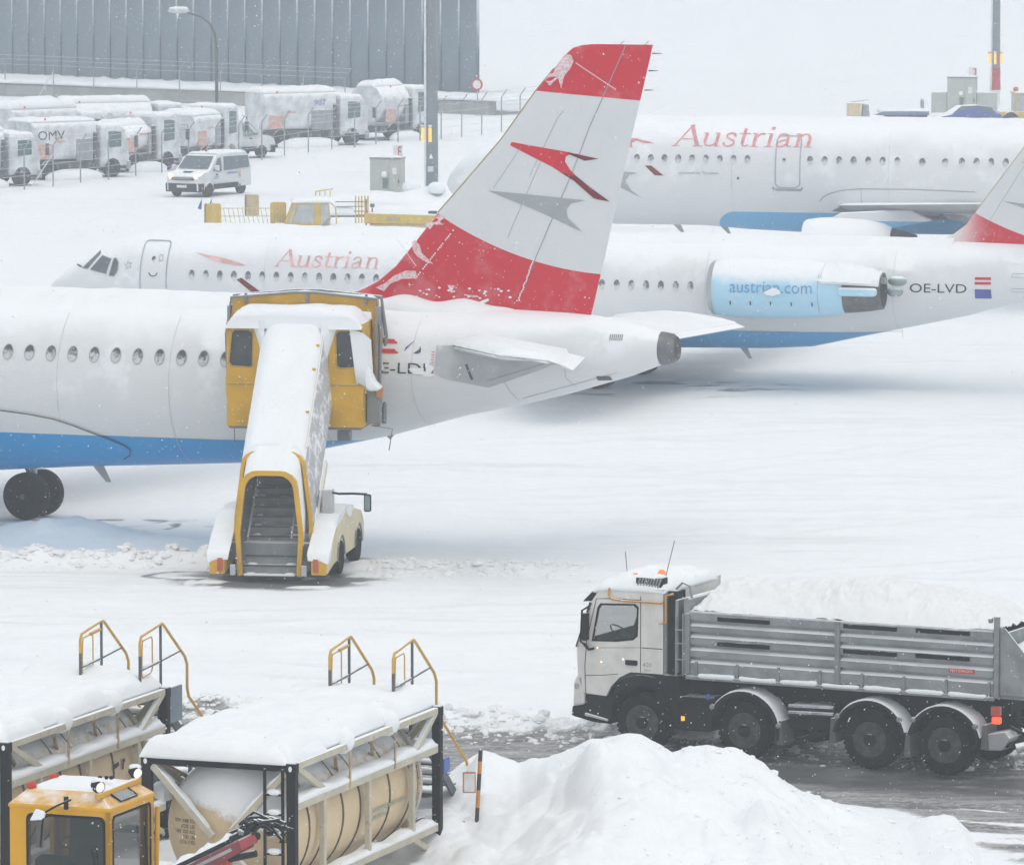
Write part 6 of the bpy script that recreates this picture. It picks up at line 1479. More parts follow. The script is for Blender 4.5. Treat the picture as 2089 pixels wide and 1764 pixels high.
# cabin at the top
def cabin_half(s):
    x0, x1 = .80, 1.62
    outer = [(s * x0, 3.2), (s * x0, 5.70), (s * (x1 - .38), 5.72), (s * (x1 - .16), 5.62), (s * (x1 - .08), 5.4), (s * x1, 4.2), (s * (x1 - .06), 3.2)]
    hole = [(s * 1.0, 4.62), (s * .98, 5.36), (s * 1.05, 5.42), (s * 1.40, 5.42), (s * 1.46, 5.36), (s * 1.53, 4.68), (s * 1.47, 4.60), (s * 1.06, 4.58)]
    w = holed('cabin_front', outer, [hole], 3.42, 3.48, M_sy, sv)
    MB().prism(hole, 3.445, 3.455).build('cabin_window', mat('cabin_glass', (.045, .05, .055), .3, 0, .4, 2.5, spec=.3), w)
    holed('window_seal', [(x + s * (.03 if abs(x) > 1.2 else -.03), z + (.03 if z > 5 else -.03)) for x, z in hole], [hole], 3.41, 3.42, mat('seal_amber', (.42, .25, .04), .5), w)
    MB().box(min(s * .86, s * 1.6), max(s * .86, s * 1.6), 3.405, 3.42, 4.16, 4.19).build('seam', mat('seam_ochre', (.36, .24, .06), .6, snow=(.2, .6)), w)
for s in (-1, 1): cabin_half(s)
for s in (-1, 1): MB().prism([(3.45, 3.2), (3.45, 5.6), (4.9, 5.6), (4.9, 3.2)], s * 1.60, s * 1.55, 'x').build('cabin_side', M_sy, sv)
MB().box(-1.56, 1.56, 3.44, 4.9, 3.14, 3.22).build('cabin_floor', M_sg, sv, None, .02)
MB().box(-1.5, 1.5, 4.6, 4.65, 3.22, 5.6).build('door_wall', mat('door_grey', (.28, .3, .31), .6), sv)
MB().box(-1.5, 1.5, 3.5, 4.5, 5.6, 5.7).build('cabin_roof', M_sy, sv)
rings = []
for i in range(18):
    t_ = min(1, i / 8); y = 3.26 + .32 * (1 - math.cos(t_ * PI / 2)) + max(0, i - 8) * .1; hh = math.sin(t_ * PI / 2); r = []
    for kx in range(29):
        x = -1.60 + 3.2 * kx / 28; e = max(0, 1 - (abs(x) / 1.64) ** 6) ** .7
        r.append((x, y, 5.76 - .28 * max(0, (abs(x) - 1.3) / .3) ** 1.5 + e * hh * (.20 + .05 * mnoise.noise((x * 1.5, y, 4))) + .02 * mnoise.noise((x * 4, i * .4, 8))))
    rings.append(r + [(1.45, y + .02, 5.70), (-1.45, y + .02, 5.70)])
MB().loft(rings).build('cabin_roof_snow', MATS['snow'], sv, 80)
rings = []                                                  # snow blown into the angle between tunnel and cabin
for i in range(16):
    q = i / 15; z = 5.66 - 1.0 * q; w = .30 * (1 - q) ** 1.3 + .01
    rings.append([(.70, 3.40, z), (.74 + w, 3.415, z - .03), (.74 + w * .8, 3.36, z), (.72 + w * .3, 3.24, z + .02), (.66, 3.2, z + .02)])
MB().loft(rings).build('corner_drift', MATS['snow'], sv, 80)
rings = []
for i in range(16):
    q = i / 15; z = 5.66 - .9 * q; w = .26 * (1 - q) ** 1.3 + .01
    rings.append([(-.70, 3.40, z), (-.74 - w, 3.415, z - .03), (-.74 - w * .8, 3.36, z), (-.72 - w * .3, 3.24, z + .02), (-.66, 3.2, z + .02)])
MB().loft(rings).build('corner_drift', MATS['snow'], sv, 80)
MB().loft([[(1.30 + .25 * q, 3.36, 5.2 - 2.0 * q + .3), (1.62 + .12 * q, 3.36, 5.2 - 2.0 * q + .2), (1.72 + .12 * q, 3.9, 5.2 - 2. * q), (1.5 + .1 * q, 3.9, 5.2 - 2. * q)] for q in (0, .2, .4, .62)]).build('side_snow', MATS['snow'], sv, 80)
MB().prism([(1.6, 4.3), (1.68, 4.65), (1.86, 4.25), (2.02, 4.1), (1.9, 4.04), (1.66, 4.06)], 3.5, 3.9).build('side_drift', MATS['snow'], sv, None, .05)
# canopy hood against the fuselage
hood = [(-1.72, 3.1), (-1.78, 5.2), (-1.66, 6.06), (-.2, 6.2), (.3, 6.2), (1.70, 6.06), (1.80, 5.2), (1.76, 3.1)]; hin = [(-1.62, 3.1), (-1.66, 5.2), (-1.58, 5.78), (-.2, 5.9), (.3, 5.9), (1.6, 5.78), (1.66, 5.2), (1.64, 3.1)]
arch_ring('hood_frame', 4.62, hood, hin, .5, M_sy, sv)
MB().tube([(x * 1.02, 4.56, z + .03) for x, z in hood], .035, 8).build('hood_seal', M_sg, sv, 60)
MB().tube([(x * 1.04, 5.1, z + .03) for x, z in hood], .05, 8).build('bumper_seal', M_sg, sv, 60)
for s in (-1, 1): MB().prism([(4.5, 3.2), (4.5, 5.9), (5.2, 5.9), (5.2, 3.2)], s * 1.72, s * 1.78, 'x').build('bellows', mat('bellows_grey', (.24, .255, .265), .7, 0, .2, 4, snow=(.3, .8), nrange=.6), sv)
snow_slab('hood_snow', -1.6, 1.65, 4.64, 5.1, lambda x, y: 6.08 + .1 * (1 - abs(x) / 1.7), .06, sv, 5, 40, 8, .12, .02, .0)
for x in (-1.35, .1, 1.5): MB().bar((x, 4.58, 5.95), (x, 4.58, 6.2), .06).build('hood_hook', M_sg, sv)
MB().box(1.62, 1.95, 3.8, 4.1, 3.25, 4.1).build('control_pod', M_sg, sv, None, .03); MB().box(1.86, 2.0, 3.75, 3.95, 3.85, 4.12).build('pod_lamp', mat('pod_orange', (.5, .2, .05), .5), sv, None, .02)
MB().tube([(1.7, 4.0, 3.2), (2.2, 4.0, 3.12), (2.12, 4.0, 2.62)], .014, 6).build('guide_rod', M_sg, sv); MB().tube([(-1.45, 3.6, 3.2), (-1.45, 3.6, 2.75)], .012, 6).build('guide_rod', M_sg, sv)
MB().box(.95, 1.25, 3.7, 4.0, 2.85, 3.15).build('floor_lamp', M_sg, sv, None, .03)
# lifting gear and chassis
for s in (-1, 1):
    MB().bar((s * .55, 1.6, 1.0), (s * .55, 4.3, 3.15), .14, .18).build('lift_beam', M_sc, sv)
    MB().bar((s * .45, 4.6, 1.0), (s * .45, 2.6, 2.5), .12, .16).build('lift_ram', M_sg, sv)
MB().bar((.92, 1.1, 1.2), (.93, 2.3, 2.5), .06, .16).build('side_beam', M_sc, sv)
MB().box(-1.0, 1.0, .5, 5.0, .45, .85).build('chassis', M_sg, sv, None, .03)
for s in (-1, 1):
    body = MB().prism([(-.06, .18), (-.06, .62), (.5, 1.0), (1.3, 1.42), (2.2, 1.5), (3.4, 1.36), (4.7, 1.15), (5.05, .85), (5.05, .4), (4.2, .36), (1.9, .36), (.9, .32)], s * .98, s * 1.36, 'x').build('side_body', M_sy if s < 0 else M_sc, sv, None, .05)
    MB().box(min(s * 1.0, s * 1.34), max(s * 1.0, s * 1.34), -.09, -.05, .2, .6).build('end_panel', M_sy, body)
    MB().box(min(s * 1.04, s * 1.16), max(s * 1.04, s * 1.16), -.12, -.08, .26, .56).build('tail_lamp', mat('lamp_red_dull', (.5, .09, .05), .3), sv, None, .01)
    MB().box(min(s * .76, s * .88), max(s * .76, s * .88), -.06, .02, .16, .4).build('jack_pad', mat('pad_light', (.45, .48, .5), .5, snow=(.2, .7)), sv, None, .01)
    rings = []
    for i in range(24):
        q = i / 23; y = -.10 + 3.4 * q; zt = float(np.interp(y, [-.1, .5, 1.3, 2.2, 3.4], [.62, 1.0, 1.42, 1.5, 1.4])); h = (.05 + .04 * math.sin(i * .9 + s) + .025 * math.sin(i * 2.1)) * math.sin(PI * min(1, .12 + q * .9)) ** .4
        rings.append([(s * .92, y, zt - .10), (s * .90, y, zt + h * .7), (s * 1.04, y, zt + h), (s * 1.26, y, zt + h * .85), (s * 1.41, y, zt + h * .3), (s * (1.38 + .02 * math.sin(i)), y, zt - .18 - .08 * math.sin(i * .7)), (s * 1.2, y, zt - .1)])
    MB().loft(rings).build('fender_snow', MATS['snow'], sv, 80)
    for y in (1.75, 4.15):
        wl = MB().lathe([(.2, 0), (.36, 0), (.40, .04), (.40, .22), (.36, .26), (.2, .26)], (s * 1.38, y, .40), (-s, 0, 0), 24).build('wheel', M_tyl, sv, 40)
        MB().lathe([(.22, .02), (.18, .07), (.03, .05)], (s * 1.38, y, .40), (-s, 0, 0), 16).build('rim', M_sg, wl, 40)
        MB().prism([(y + .50 * math.cos(R(a)), .42 + .50 * math.sin(R(a))) for a in range(0, 181, 15)] + [(y + .44 * math.cos(R(a)), .42 + .44 * math.sin(R(a))) for a in range(180, -1, -15)], s * 1.35, s * 1.39, 'x').build('arch_lip', M_sg, body)
    for y, z in ((2.45, .9), (3.1, .9)): MB().box(1.35 if s > 0 else -1.37, 1.37 if s > 0 else -1.35, y, y + .5, z - .3, z + .1).build('locker_door', M_sc, body, None, .01)
drv = MB().box(1.0, 1.25, 1.25, 1.6, 1.4, 2.0).build('mirror_column', mat('column_grey', (.45, .46, .47), .5, snow=(.3, .8)), sv, None, .04)
MB().tube([(1.1, 1.3, 1.95), (1.4, 1.3, 1.90), (1.7, 1.3, 1.91), (2.05, 1.3, 1.90)], .028, 8).build('mirror_arm', M_blk, drv, 60)
mr = MB().prism(rrect(1.98, 2.14, 1.50, 1.90, .04), 1.26, 1.34).build('mirror', M_blk, drv)
MB().prism(rrect(2.0, 2.12, 1.53, 1.87, .03), 1.252, 1.262).build('mirror_glass', mat('mirror_green', (.16, .24, .24), .1), mr)
# ------------------------------------------------------------------ framed tank containers (local x across the front, y along, z up)
M_fblk = mat('frame_black', (.012, .013, .015), .6, 0, .2, 5, .1, 25, snow=(.7, 1.05), rust=.1, spec=.15)
M_fbei = mat('frame_beige', (.50, .46, .36), .55, 0, .1, 3, .1, 25, snow=(.55, .9), rust=.55, nrange=.2)
M_rust = mat('rusty_bar', (.42, .30, .17), .7, 0, .3, 6, rust=.8, snow=(.6, .9))
def tank_mat():
    m, k, b = new_mat('tank_shell')                     # ochre paint; snow lies on top and runs down in a ragged frost line
    tc = k.n('TexCoord'); oc = tc.outputs['Object']; g = k.n('NewGeometry'); sx = k.n('SeparateXYZ'); k.l(g.outputs['Normal'], sx.inputs[0])
    mp = k.n('Mapping'); mp.inputs['Scale'].default_value = (6, 6, 1.2); k.l(oc, mp.inputs[0])
    n1 = k.noise(oc, 2.2, 5, .65); n2 = k.noise(mp.outputs[0], 2.5, 5, .7); n3 = k.noise(oc, 14, 4, .7)
    c = k.mix(k.ramp(n1, .3, .7), (.60, .46, .28), (.68, .53, .34))
    c = k.mix(k.ramp(n2, .66, .78), c, (.30, .20, .12)); c = k.mix(k.ramp(n3, .70, .76), c, (.72, .72, .72))
    so = k.n('SeparateXYZ'); k.l(oc, so.inputs[0])
    end = k.m('MULTIPLY', k.ramp(k.m('MULTIPLY', so.outputs['Y'], -1.), -.55, -.35), k.m('SUBTRACT', so.outputs['Z'], k.m('SUBTRACT', 1.42, k.m('MULTIPLY', so.outputs['X'], .35))))
    v = k.m('ADD', k.m('MAXIMUM', sx.outputs['Z'], k.m('MULTIPLY', end, 2.2)), k.m('MULTIPLY', k.m('SUBTRACT', k.noise(oc, 5.5, 6, .75), .5), 1.0))
    f = k.ramp(v, .40, .75)
    k.l(k.mix(f, c, SNOW), b.inputs['Base Color']); b.inputs['Roughness'].default_value = .55
    bp = k.n('Bump'); bp.inputs['Strength'].default_value = .5; bp.inputs['Distance'].default_value = .04; k.l(k.m('MULTIPLY', k.noise(oc, 7, 5), f), bp.inputs['Height']); k.l(bp.outputs[0], b.inputs['Normal'])
    return m
M_tank = tank_mat()
M_blue = mat('plate_blue', (.05, .13, .42), .5)
CL = 6.35
def tank_container(label, loc, seed):
    t = thing('tank_container', label, 'tank container', loc, -20, 'framed tank containers')
    hw_, H_ = 1.22, 2.60
    # corner posts, end frames
    for y, cn in ((0, 'front'), (CL, 'rear')):
        for s in (-1, 1):
            p = MB().box(s * hw_ - .075, s * hw_ + .075, y - .075, y + .075, .05, H_).build('corner_post', M_fblk, t, None, .015)
            for z in (H_ - .09, .12):
                MB().box(s * hw_ - .085, s * hw_ + .085, y - .085, y + .085, z - .085, z + .085).build('corner_casting', M_fblk, p, None, .02)
                MB().prism(ring_pts(s * hw_, z, .03, .045, 10), y - .09, y - .086).build('casting_hole', MATS['snow'], p)
        MB().box(-hw_ + .075, hw_ - .075, y - .06, y + .06, H_ - .14, H_ - .0).build('end_rail', M_fblk, t, None, .012)
        MB().box(-hw_ + .075, hw_ - .075, y - .06, y + .06, .08, .22).build('end_rail', M_fblk, t, None, .012)
        for s in (-1, 1):
            d = MB().bar((s * 1.13, y, 2.44), (s * .12, y, 1.36), .10, .12, up=(0, 1, 0)).build('end_brace', M_fbei, t, None, .01)
            rings = []
            for i in range(12):
                q = i / 11; x = s * (1.1 - .92 * q); z = 2.42 - .98 * q; h = .05 * math.sin(PI * (.1 + .85 * q)) + .015 * math.sin(i * 1.7 + seed)
                rings.append([(x, y - .05, z + .04), (x, y - .05, z + .06 + h), (x, y + .05, z + .06 + h), (x, y + .05, z + .04)])
            MB().loft(rings).build('brace_snow', MATS['snow'], d, 60)
            MB().bar((s * 1.13, y, .22), (s * .25, y, 1.05), .10, .12, up=(0, 1, 0)).build('end_brace', M_fbei, t, None, .01)
    for s in (-1, 1):
        x = s * hw_
        MB().box(x - .05, x + .05, .08, CL - .08, H_ - .13, H_ - .02).build('top_rail', M_fbei, t, None, .012)
        MB().box(x - .05, x + .05, .08, CL - .08, 1.83, 1.96).build('middle_rail', M_fbei, t, None, .012)
        MB().box(x - .05, x + .05, .08, CL - .08, .52, .65).build('bottom_rail', M_fbei, t, None, .012)
        for y in (1.27, 3.22, 5.18): MB().box(x - .045, x + .045, y - .05, y + .05, .65, 1.83).build('upright', M_fbei, t, None, .01)
        for y in (2.29, 4.27): MB().bar((x + s * .055, y, 1.86), (x + s * .055, y, 2.62), .025, .05).build('hanger_rod', M_rust, t)
        for y0, z0, y1, z1 in ((.15, 2.5, 1.42, 1.93), (CL - .12, 2.5, 5.2, 1.93), (.15, .15, 1.2, .55), (CL - .15, .15, 5.2, .55)):
            MB().bar((x, y0, z0), (x, y1, z1), .09, .10).build('side_brace', M_fbei, t, None, .01)
        for y0, y1 in ((.15, 1.15), (2.0, 2.75), (3.6, 4.3)): MB().bar((x - s * .1, y0, 2.5), (x - s * .35, y1, 2.0), .05).build('tie', M_rust, t)
        # snow lying on the rails
        for nm, z, h, sd in (('middle_rail_snow', 1.955, .17, 1), ('bottom_rail_snow', .645, .12, 2)):
            rings = []
            for i in range(50):
                q = i / 49; y = .12 + (CL - .24) * q
                hh = h * (.55 + .45 * mnoise.noise((y * 1.3, sd + seed, s)) + .35 * max(0, 1 - min(q, 1 - q) * 9)) * min(1, (min(q, 1 - q) + .01) * 30)
                wi = x - s * (.22 if nm[0] == 'm' else .16)
                rings.append([(x + s * .052, y, z - .01), (x + s * .06, y, z + hh * .45), (x, y, z + hh), (wi, y, z + hh * 1.05), (wi, y, z - .12)])
            MB().loft(rings).build(nm, MATS['snow'], t, 80)
    # tank with dished ends and bands
    r = 1.13; zc = 1.42
    MB().lathe([(.02, .10), (.45, .13), (.8, .22), (1.0, .36), (1.10, .52), (r, .70), (r, CL - .7), (1.10, CL - .52), (1.0, CL - .36), (.8, CL - .22), (.45, CL - .13), (.02, CL - .1)], (0, 0, zc), (0, 1, 0), 56).build('tank', M_tank, t, 60)
    for y in (.92, 1.5, 2.35, 3.1, 4.4, 5.35): MB().lathe([(r - .01, -.02), (r + .018, -.02), (r + .018, .02), (r - .01, .02)], (0, y, zc), (0, 1, 0), 48, False).build('tank_band', mat('band_dark', (.10, .075, .05), .6, 0, .3, 6, snow=(.35, .7), rust=.6), t, 40)
    MB().lathe([(r + .03, -.05), (r + .05, -.05), (r + .05, .05), (r + .03, .05)], (0, CL - .62, zc), (0, 1, 0), 48, False).build('end_ring', mat('ring_cream', (.5, .47, .4), .5), t, 40)
    for s in (-1, 1): MB().lathe([(r * .98, .2), (.0 + r * .8, .1), (r * .78, .0)], (0, .75, zc), (0, -1, 0), 40, False) if False else None
    # ladder on the front
    for x in (.80, 1.10): MB().bar((x, -.10, .3), (x, -.10, 2.5), .035, .05).build('ladder_rail', M_fblk, t)
    for z in (.55, .86, 1.17, 1.48, 1.79, 2.1):
        rg = MB().bar((.80, -.10, z), (1.12, -.10, z), .04, .035).build('ladder_rung', M_fblk, t)
        MB().sphere((.96, -.07, z + .03), .1, 12, (.15, .07, .06)).build('rung_snow', MATS['snow'], rg, 180)
    # top walkway and thick snow
    MB().box(-hw_ + .1, hw_ - .1, .05, CL - .05, H_ - .1, H_ - .05).build('walkway', mat('walkway_grey', (.2, .205, .21), .6), t)
    def zf(x, y): return H_ - .03
    snow_slab('top_snow', -hw_ - .05, hw_ - .12, -.06, CL + .05, zf, .33, t, seed, 60, 110, .30, .02, .05)
    snow_slab('edge_snow', hw_ - .45, hw_ + .02, -.04, 1.5, lambda x, y: H_ - .03 - .09 * max(0, (x - hw_ + .4)), .26, t, seed + 3, 16, 40, .24, .02, .0)
    for y in (2.29, 4.27): MB().sphere((hw_ - .12, y, H_ + .02), .2, 14, (.26, .16, .24)).build('snow_knob', MATS['snow'], t, 180)
    return t
def front_marks(t, rows):
    r, zc = 1.13, 1.42
    def dome(x, z, off=.006):
        rr = math.hypot(x, z - zc); y = float(np.interp(rr, [.02, .45, .8, 1.0, 1.10, 1.13], [.10, .13, .22, .36, .52, .7])); return (x, y - .012 - off, z)
    for i, (s, x0, x1) in enumerate(rows):
        z = 1.53 - i * .085; v, f = text2d(s); drape('capacity_line', fit2d(v, x0, x1, z, z + .058), f, dome, M_txt, t, .006, .05)
    tri = drape('warning_triangle', *tri_poly([(.88, 1.28), (1.10, 1.28), (.99, 1.47)]), dome, M_txt, t, .012, .05)
    drape('triangle_field', *tri_poly([(.915, 1.298), (1.065, 1.298), (.99, 1.43)]), dome, mat('warn_yellow', (.55, .42, .04), .5), tri, .02, .05)
    v, f = stroke2d([(1.0, 1.405), (.975, 1.36), (1.0, 1.355), (.98, 1.31)], .012); drape('flash_mark', v, f, dome, M_txt, tri, .026, .05)
tB = tank_container('middle tank container, front end towards us, with capacity figures on its tank', (-4.55, 90.5, 0), 3)
front_marks(tB, [('MGW  30480  KGS', -.86, -.48), ('67200  LBS', -.73, -.48), ('TARE  3350  KGS', -.86, -.48), ('7385  LBS', -.70, -.48), ('21218 LITRES', -.77, -.48)])
r_, zc_ = 1.15, 1.42
def flank(x, z, off=.006): return (math.sqrt(max(.01, r_ * r_ - (z - zc_) ** 2)) + off, x, z)
for z_, x_end in ((1.26, 4.9), (1.13, 4.2)):                # faded stencil lines, too worn to read
    x_ = 3.6; wd = random.Random(5)
    while x_ < x_end:
        L_ = wd.uniform(.05, .16); v, f = stroke2d([(x_, z_), (x_ + L_, z_)], .06); drape('side_stencil', v, f, flank, mat('faded_green', (.30, .34, .26), .6), tB, .01, .05); x_ += L_ + .04
v, f = stroke2d(rrect(5.62, 5.74, 1.5, 1.7, .01) + [(5.74, 1.69)], .014); drape('data_plate', v, f, flank, M_txt, tB, .01, .05)
tA = tank_container('left tank container, cut by the left edge, its long side towards us', (-9.17, 92.62, 0), 11)
for p_ in ([(4.35, 1.52), (4.58, 1.56)], [(4.72, 1.44), (4.76, 1.58), (4.84, 1.58)]):
    v, f = stroke2d(p_, .07); drape('side_stencil', v, f, flank, M_txt, tA, .01, .05)

def access_stair(label, base, x0, x1):
    """platform stair behind a tank container; local frame as the container's"""
    t = thing('access_stairs', label, 'access stairs', base, -20, 'access stairs behind the tanks')
    yel = mat('rail_yellow', (.58, .34, .05), .5, 0, .1, 4, snow=(.75, 1.05)); gre = mat('rail_steel', (.10, .11, .125), .5, .3, .15, 5, snow=(.7, 1.0))
    for n_, x in enumerate((x0, x1)):
        h = MB().tube([(x, 5.68, 3.20), (x, 5.68, 3.42), (x, 5.74, 3.52), (x, 6.0, 3.56), (x, 6.6, 3.64), (x, 6.68, 3.60), (x, 7.58, 2.95), (x, 7.68, 2.80), (x, 7.68, 2.40), (x, 7.74, 2.24), (x, 9.1, 1.25), (x, 9.22, 1.05), (x, 9.25, .9), (x, 9.25, .45)], .025, 10).build('handrail', yel, t, 60)
        MB().tube([(x, 5.68, 2.45), (x, 5.68, 3.2)], .027, 8).build('rail_post', gre, h, 60); MB().tube([(x, 6.55, 2.45), (x, 6.55, 3.62)], .025, 8).build('rail_post', gre, h, 60)
        MB().tube([(x, 5.7, 2.95), (x, 6.5, 3.0), (x, 7.40, 3.07)], .018, 8).build('knee_rail', gre, h, 60)
        gate = [(x, 5.78, 3.38), (x, 5.80, 3.44), (x, 6.15, 3.47)] + ([(x, 6.2, 3.42), (x, 6.2, 2.92), (x, 6.12, 2.86), (x, 5.8, 2.82), (x, 5.75, 2.88)])
        MB().tube(gate, .013, 8, True).build('gate_loop', yel, h, 60)
        if n_ == 0: MB().tube([(x, 6.1, 3.47), (x, 6.5, 3.5)], .03, 8).build('gate_bar', yel, h, 60)
        snow_slab('rail_snow', x - .015, x + .015, 5.8, 6.5, lambda a, b2: 2.97, .05, h, n_, 4, 16, .02, .02, .0)
        MB().bar((x, 6.4, 2.45), (x, 9.3, .15), .05, .16).build('stringer', gre, t)
        MB().bar((x, 6.5, .1), (x, 6.5, 2.4), .06).build('leg', gre, t); MB().bar((x, 7.8, .1), (x, 7.8, 1.3), .06).build('leg', gre, t)
        MB().bar((x, 6.5, .6), (x, 8.9, .5), .05).build('leg_tie', gre, t)
    for i in range(10):
        y = 6.75 + i * .27; z = 2.2 - i * .215
        st = MB().box(x0, x1, y, y + .24, z, z + .03).build('step', gre, t)
        snow_slab('step_snow', x0 + .02, x1 - .02, y, y + .22, lambda a, b2: z + .03, .07, st, i, 14, 6, .06, .02, .0)
    MB().box(x0, x1, 5.7, 6.7, 2.42, 2.46).build('platform', gre, t)
    snow_slab('platform_snow', x0, x1, 6.38, 6.75, lambda a, b2: 2.45, .22, t, 5, 18, 10, .15, .04, .0)
    MB().box(x1 + .02, x1 + .05, 6.75, 7.35, 1.9, 2.5).build('side_plate', mat('side_plate', (.2, .24, .28), .5, .2), t); MB().box(x1 + .03, x1 + .06, 7.9, 8.15, 1.2, 1.45).build('blue_plate', M_blue, t)
    for x in (x0 + .1, x1 - .1):
        MB().lathe([(.06, 0), (.16, 0), (.16, .08), (.06, .08)], (x, 6.6, .16), (1, 0, 0), 14).build('castor', M_tyl, t, 40)
    bm = MB().box(x0 - .1, x1 + .6, 6.95, 7.05, .42, .60).build('hazard_beam', M_fblk, t, None, .01)
    for i in range(8):
        xx = x0 + .05 + i * .24
        MB().prism([(xx, .43), (xx + .1, .43), (xx + .18, .59), (xx + .08, .59)], 6.94, 6.948).build('yellow_stripe', mat('hazard_yellow', (.6, .38, .04), .5), bm)
    return t
access_stair('yellow-railed access stairs standing behind the middle tank container', (-4.55, 90.5, 0), -.42, .70)
access_stair('yellow-railed access stairs standing behind the left tank container', (-9.17, 92.62, 0), -.03, 1.06)

# striped snow pole by the stairs
t = thing('marker_pole', 'orange and black snow marker pole with a small framed reflector', 'marker pole', (-.62, 96.6, .45), 0)
pp = [Vector((0, 0, -.5)), Vector((.10, .05, 1.32))]
zs = [-.27, .0, .22, .48, .74, .98, 1.16]
cols = [mat('pole_black', (.03, .03, .032), .5), mat('pole_orange', (.62, .25, .05), .5)]
for i in range(len(zs)):
    a = pp[0].lerp(pp[1], (zs[i] + .27) / 1.6); b2 = pp[0].lerp(pp[1], ((zs[i + 1] if i < len(zs) - 1 else 1.32) + .27) / 1.6)
    MB().cyl(a, b2, .035, n=12).build('band', cols[i % 2], t, 60)
rf = MB().box(-.20, .02, .0, .03, .60, .95).build('reflector_frame', cols[1], t, None, .01); MB().box(-.175, .0, -.008, .0, .625, .925).build('reflector', mat('reflector_white', (.72, .72, .72), .5), rf)
MB().prism([(-.16, .95), (.02, .95), (.06, 1.25)], .0, .06).build('snow_cone', MATS['snow'], t, None, .02)

# ------------------------------------------------------------------ yellow implement carrier, only its cab and arm in the picture
ld = thing('yellow_loader', 'yellow work vehicle cab with lit lamps in the bottom left corner', 'work vehicle', (-5.94, 85.8, 0), -20)
M_ly = mat('loader_yellow', (.66, .34, .01), .4, 0, .06, 2, .04, 15, spec=.3, snow=(.80, 1.0), nrange=.2)
cw, cd = 1.62, 1.62
zb, zt = .9, 2.54
fo = [(-cw, zb), (-cw, zt), (0, zt), (0, zb)]; fh = rrect(-cw + .30, -.10, 1.05, 2.44, .08)
w = holed('cab_front', fo, [fh], 0, .07, M_ly, ld); gl = mat('loader_glass', (.03, .038, .04), .04, alpha=.5)
MB().prism(fh, .03, .04).build('front_window', gl, w)
holed('window_seal', rrect(-cw + .27, -.07, 1.02, 2.47, .1), [rrect(-cw + .31, -.11, 1.06, 2.43, .08)], -.012, .0, M_blk, w)
ro = [(0.0, zb), (0.0, zt), (cd, zt), (cd, zb)]; rh = rrect(.12, cd - .14, 1.05, 2.45, .07)
w2 = holed('cab_side', [(p[0] + .0, p[1]) for p in ro], [rh], 0, -.07, M_ly, ld, 'x'); MB().prism(rh, -.04, -.03, 'x').build('side_window', gl, w2)
holed('window_seal', rrect(.09, cd - .11, 1.02, 2.48, .09), [rrect(.13, cd - .15, 1.06, 2.44, .07)], .012, .0, M_blk, w2, 'x')
for x0, x1, y0, y1 in ((-cw, -cw + .07, .07, cd), (-cw, 0, cd - .07, cd)):
    if y1 - y0 > .2: holed('cab_side', [(y0, zb), (y0, zt), (y1, zt), (y1, zb)], [rrect(.2, cd - .2, 1.1, 2.4, .07)], x0, x1, M_ly, ld, 'x')
    else: holed('cab_rear', [(x0 + .07, zb), (x0 + .07, zt), (x1 - .07, zt), (x1 - .07, zb)], [rrect(-cw + .3, -.2, 1.3, 2.4, .07)], y0, y1, M_ly, ld)
a, c_ = [(-cw - .02, -.02), (.02, -.02), (.02, cd + .02), (-cw - .02, cd + .02)], [(-cw + .16, .32), (-.30, .32), (-.30, cd - .1), (-cw + .16, cd - .1)]
MB().loft([[(x, y, zt) for x, y in a], [(x, y, zt + .05) for x, y in a], [(x, y, zt + .24) for x, y in c_]]).build('roof', M_ly, ld, None, .015)
hatch = MB()
def roof_r(u, v): return (.0 - .30 * v + .01, .45 + .62 * u, zt + .06 + .19 * v + .012)
MB().add([roof_r(0, .12), roof_r(1, .12), roof_r(1, .88), roof_r(0, .88)], [(0, 1, 2, 3)]).build('roof_window', mat('roof_pane', (.26, .28, .29), .3), ld, fix=False)
MB().tube([Vector(p) + Vector((.006, 0, .006)) for p in (roof_r(0, .12), roof_r(1, .12), roof_r(1, .88), roof_r(0, .88))], .014, 6, True).build('roof_window_seal', M_blk, ld)
snow_slab('roof_snow', -cw + .12, -.34, .22, cd - .08, lambda x, y: zt + .20 if y > .34 else zt + .11, .08, ld, 9, 30, 26, .2, .02, .0, low=.02)
MB().bar((-.22, .05, zt + .22), (-.22, cd - .05, zt + .24), .09, .09).build('lamp_bar', M_ly, ld, None, .02)
for y in (.12, cd - .12):
    lh = MB().lathe([(.06, .10), (.095, .02), (.10, -.04), (.09, -.06)], (-.24, y, zt + .36), (-.55, .3, .1), 14).build('work_lamp', M_blk, ld, 60)
    MB().lathe([(.088, -.055), (.05, -.075), (.005, -.08)], (-.24, y, zt + .36), (-.55, .3, .1), 14).build('lens', mat('lens_lit', (.9, .88, .8), .2, emit=(1, .95, .82), estr=.25), lh, 60)
    MB().sphere((-.25, y + .01, zt + .44), .09, 10, (.10, .08, .05)).build('snow_cap', MATS['snow'], lh, 180)
for y in (.35, 1.15): MB().lathe([(.05, 0), (.075, .02), (.075, .07), (.03, .1)], (-cw + .2, y, zt + .23), (0, 0, 1), 12).build('red_lamp', mat('loader_red_lamp', (.45, .035, .012), .35, emit=(1, .10, .03), estr=.04, spec=.2), ld, 60)
MB().tube([(-.62, -.02, zt + .16), (-.70, -.3, zt + .12), (-.9, -.38, zt + .0), (-.95, -.38, zt - .5)], .018, 8).build('mirror_arm', M_blk, ld, 60)
mm = MB().box(-.70, -.64, -.10, -.04, zt + .02, zt + .22).build('mirror_bracket', M_blk, ld, None, .01)
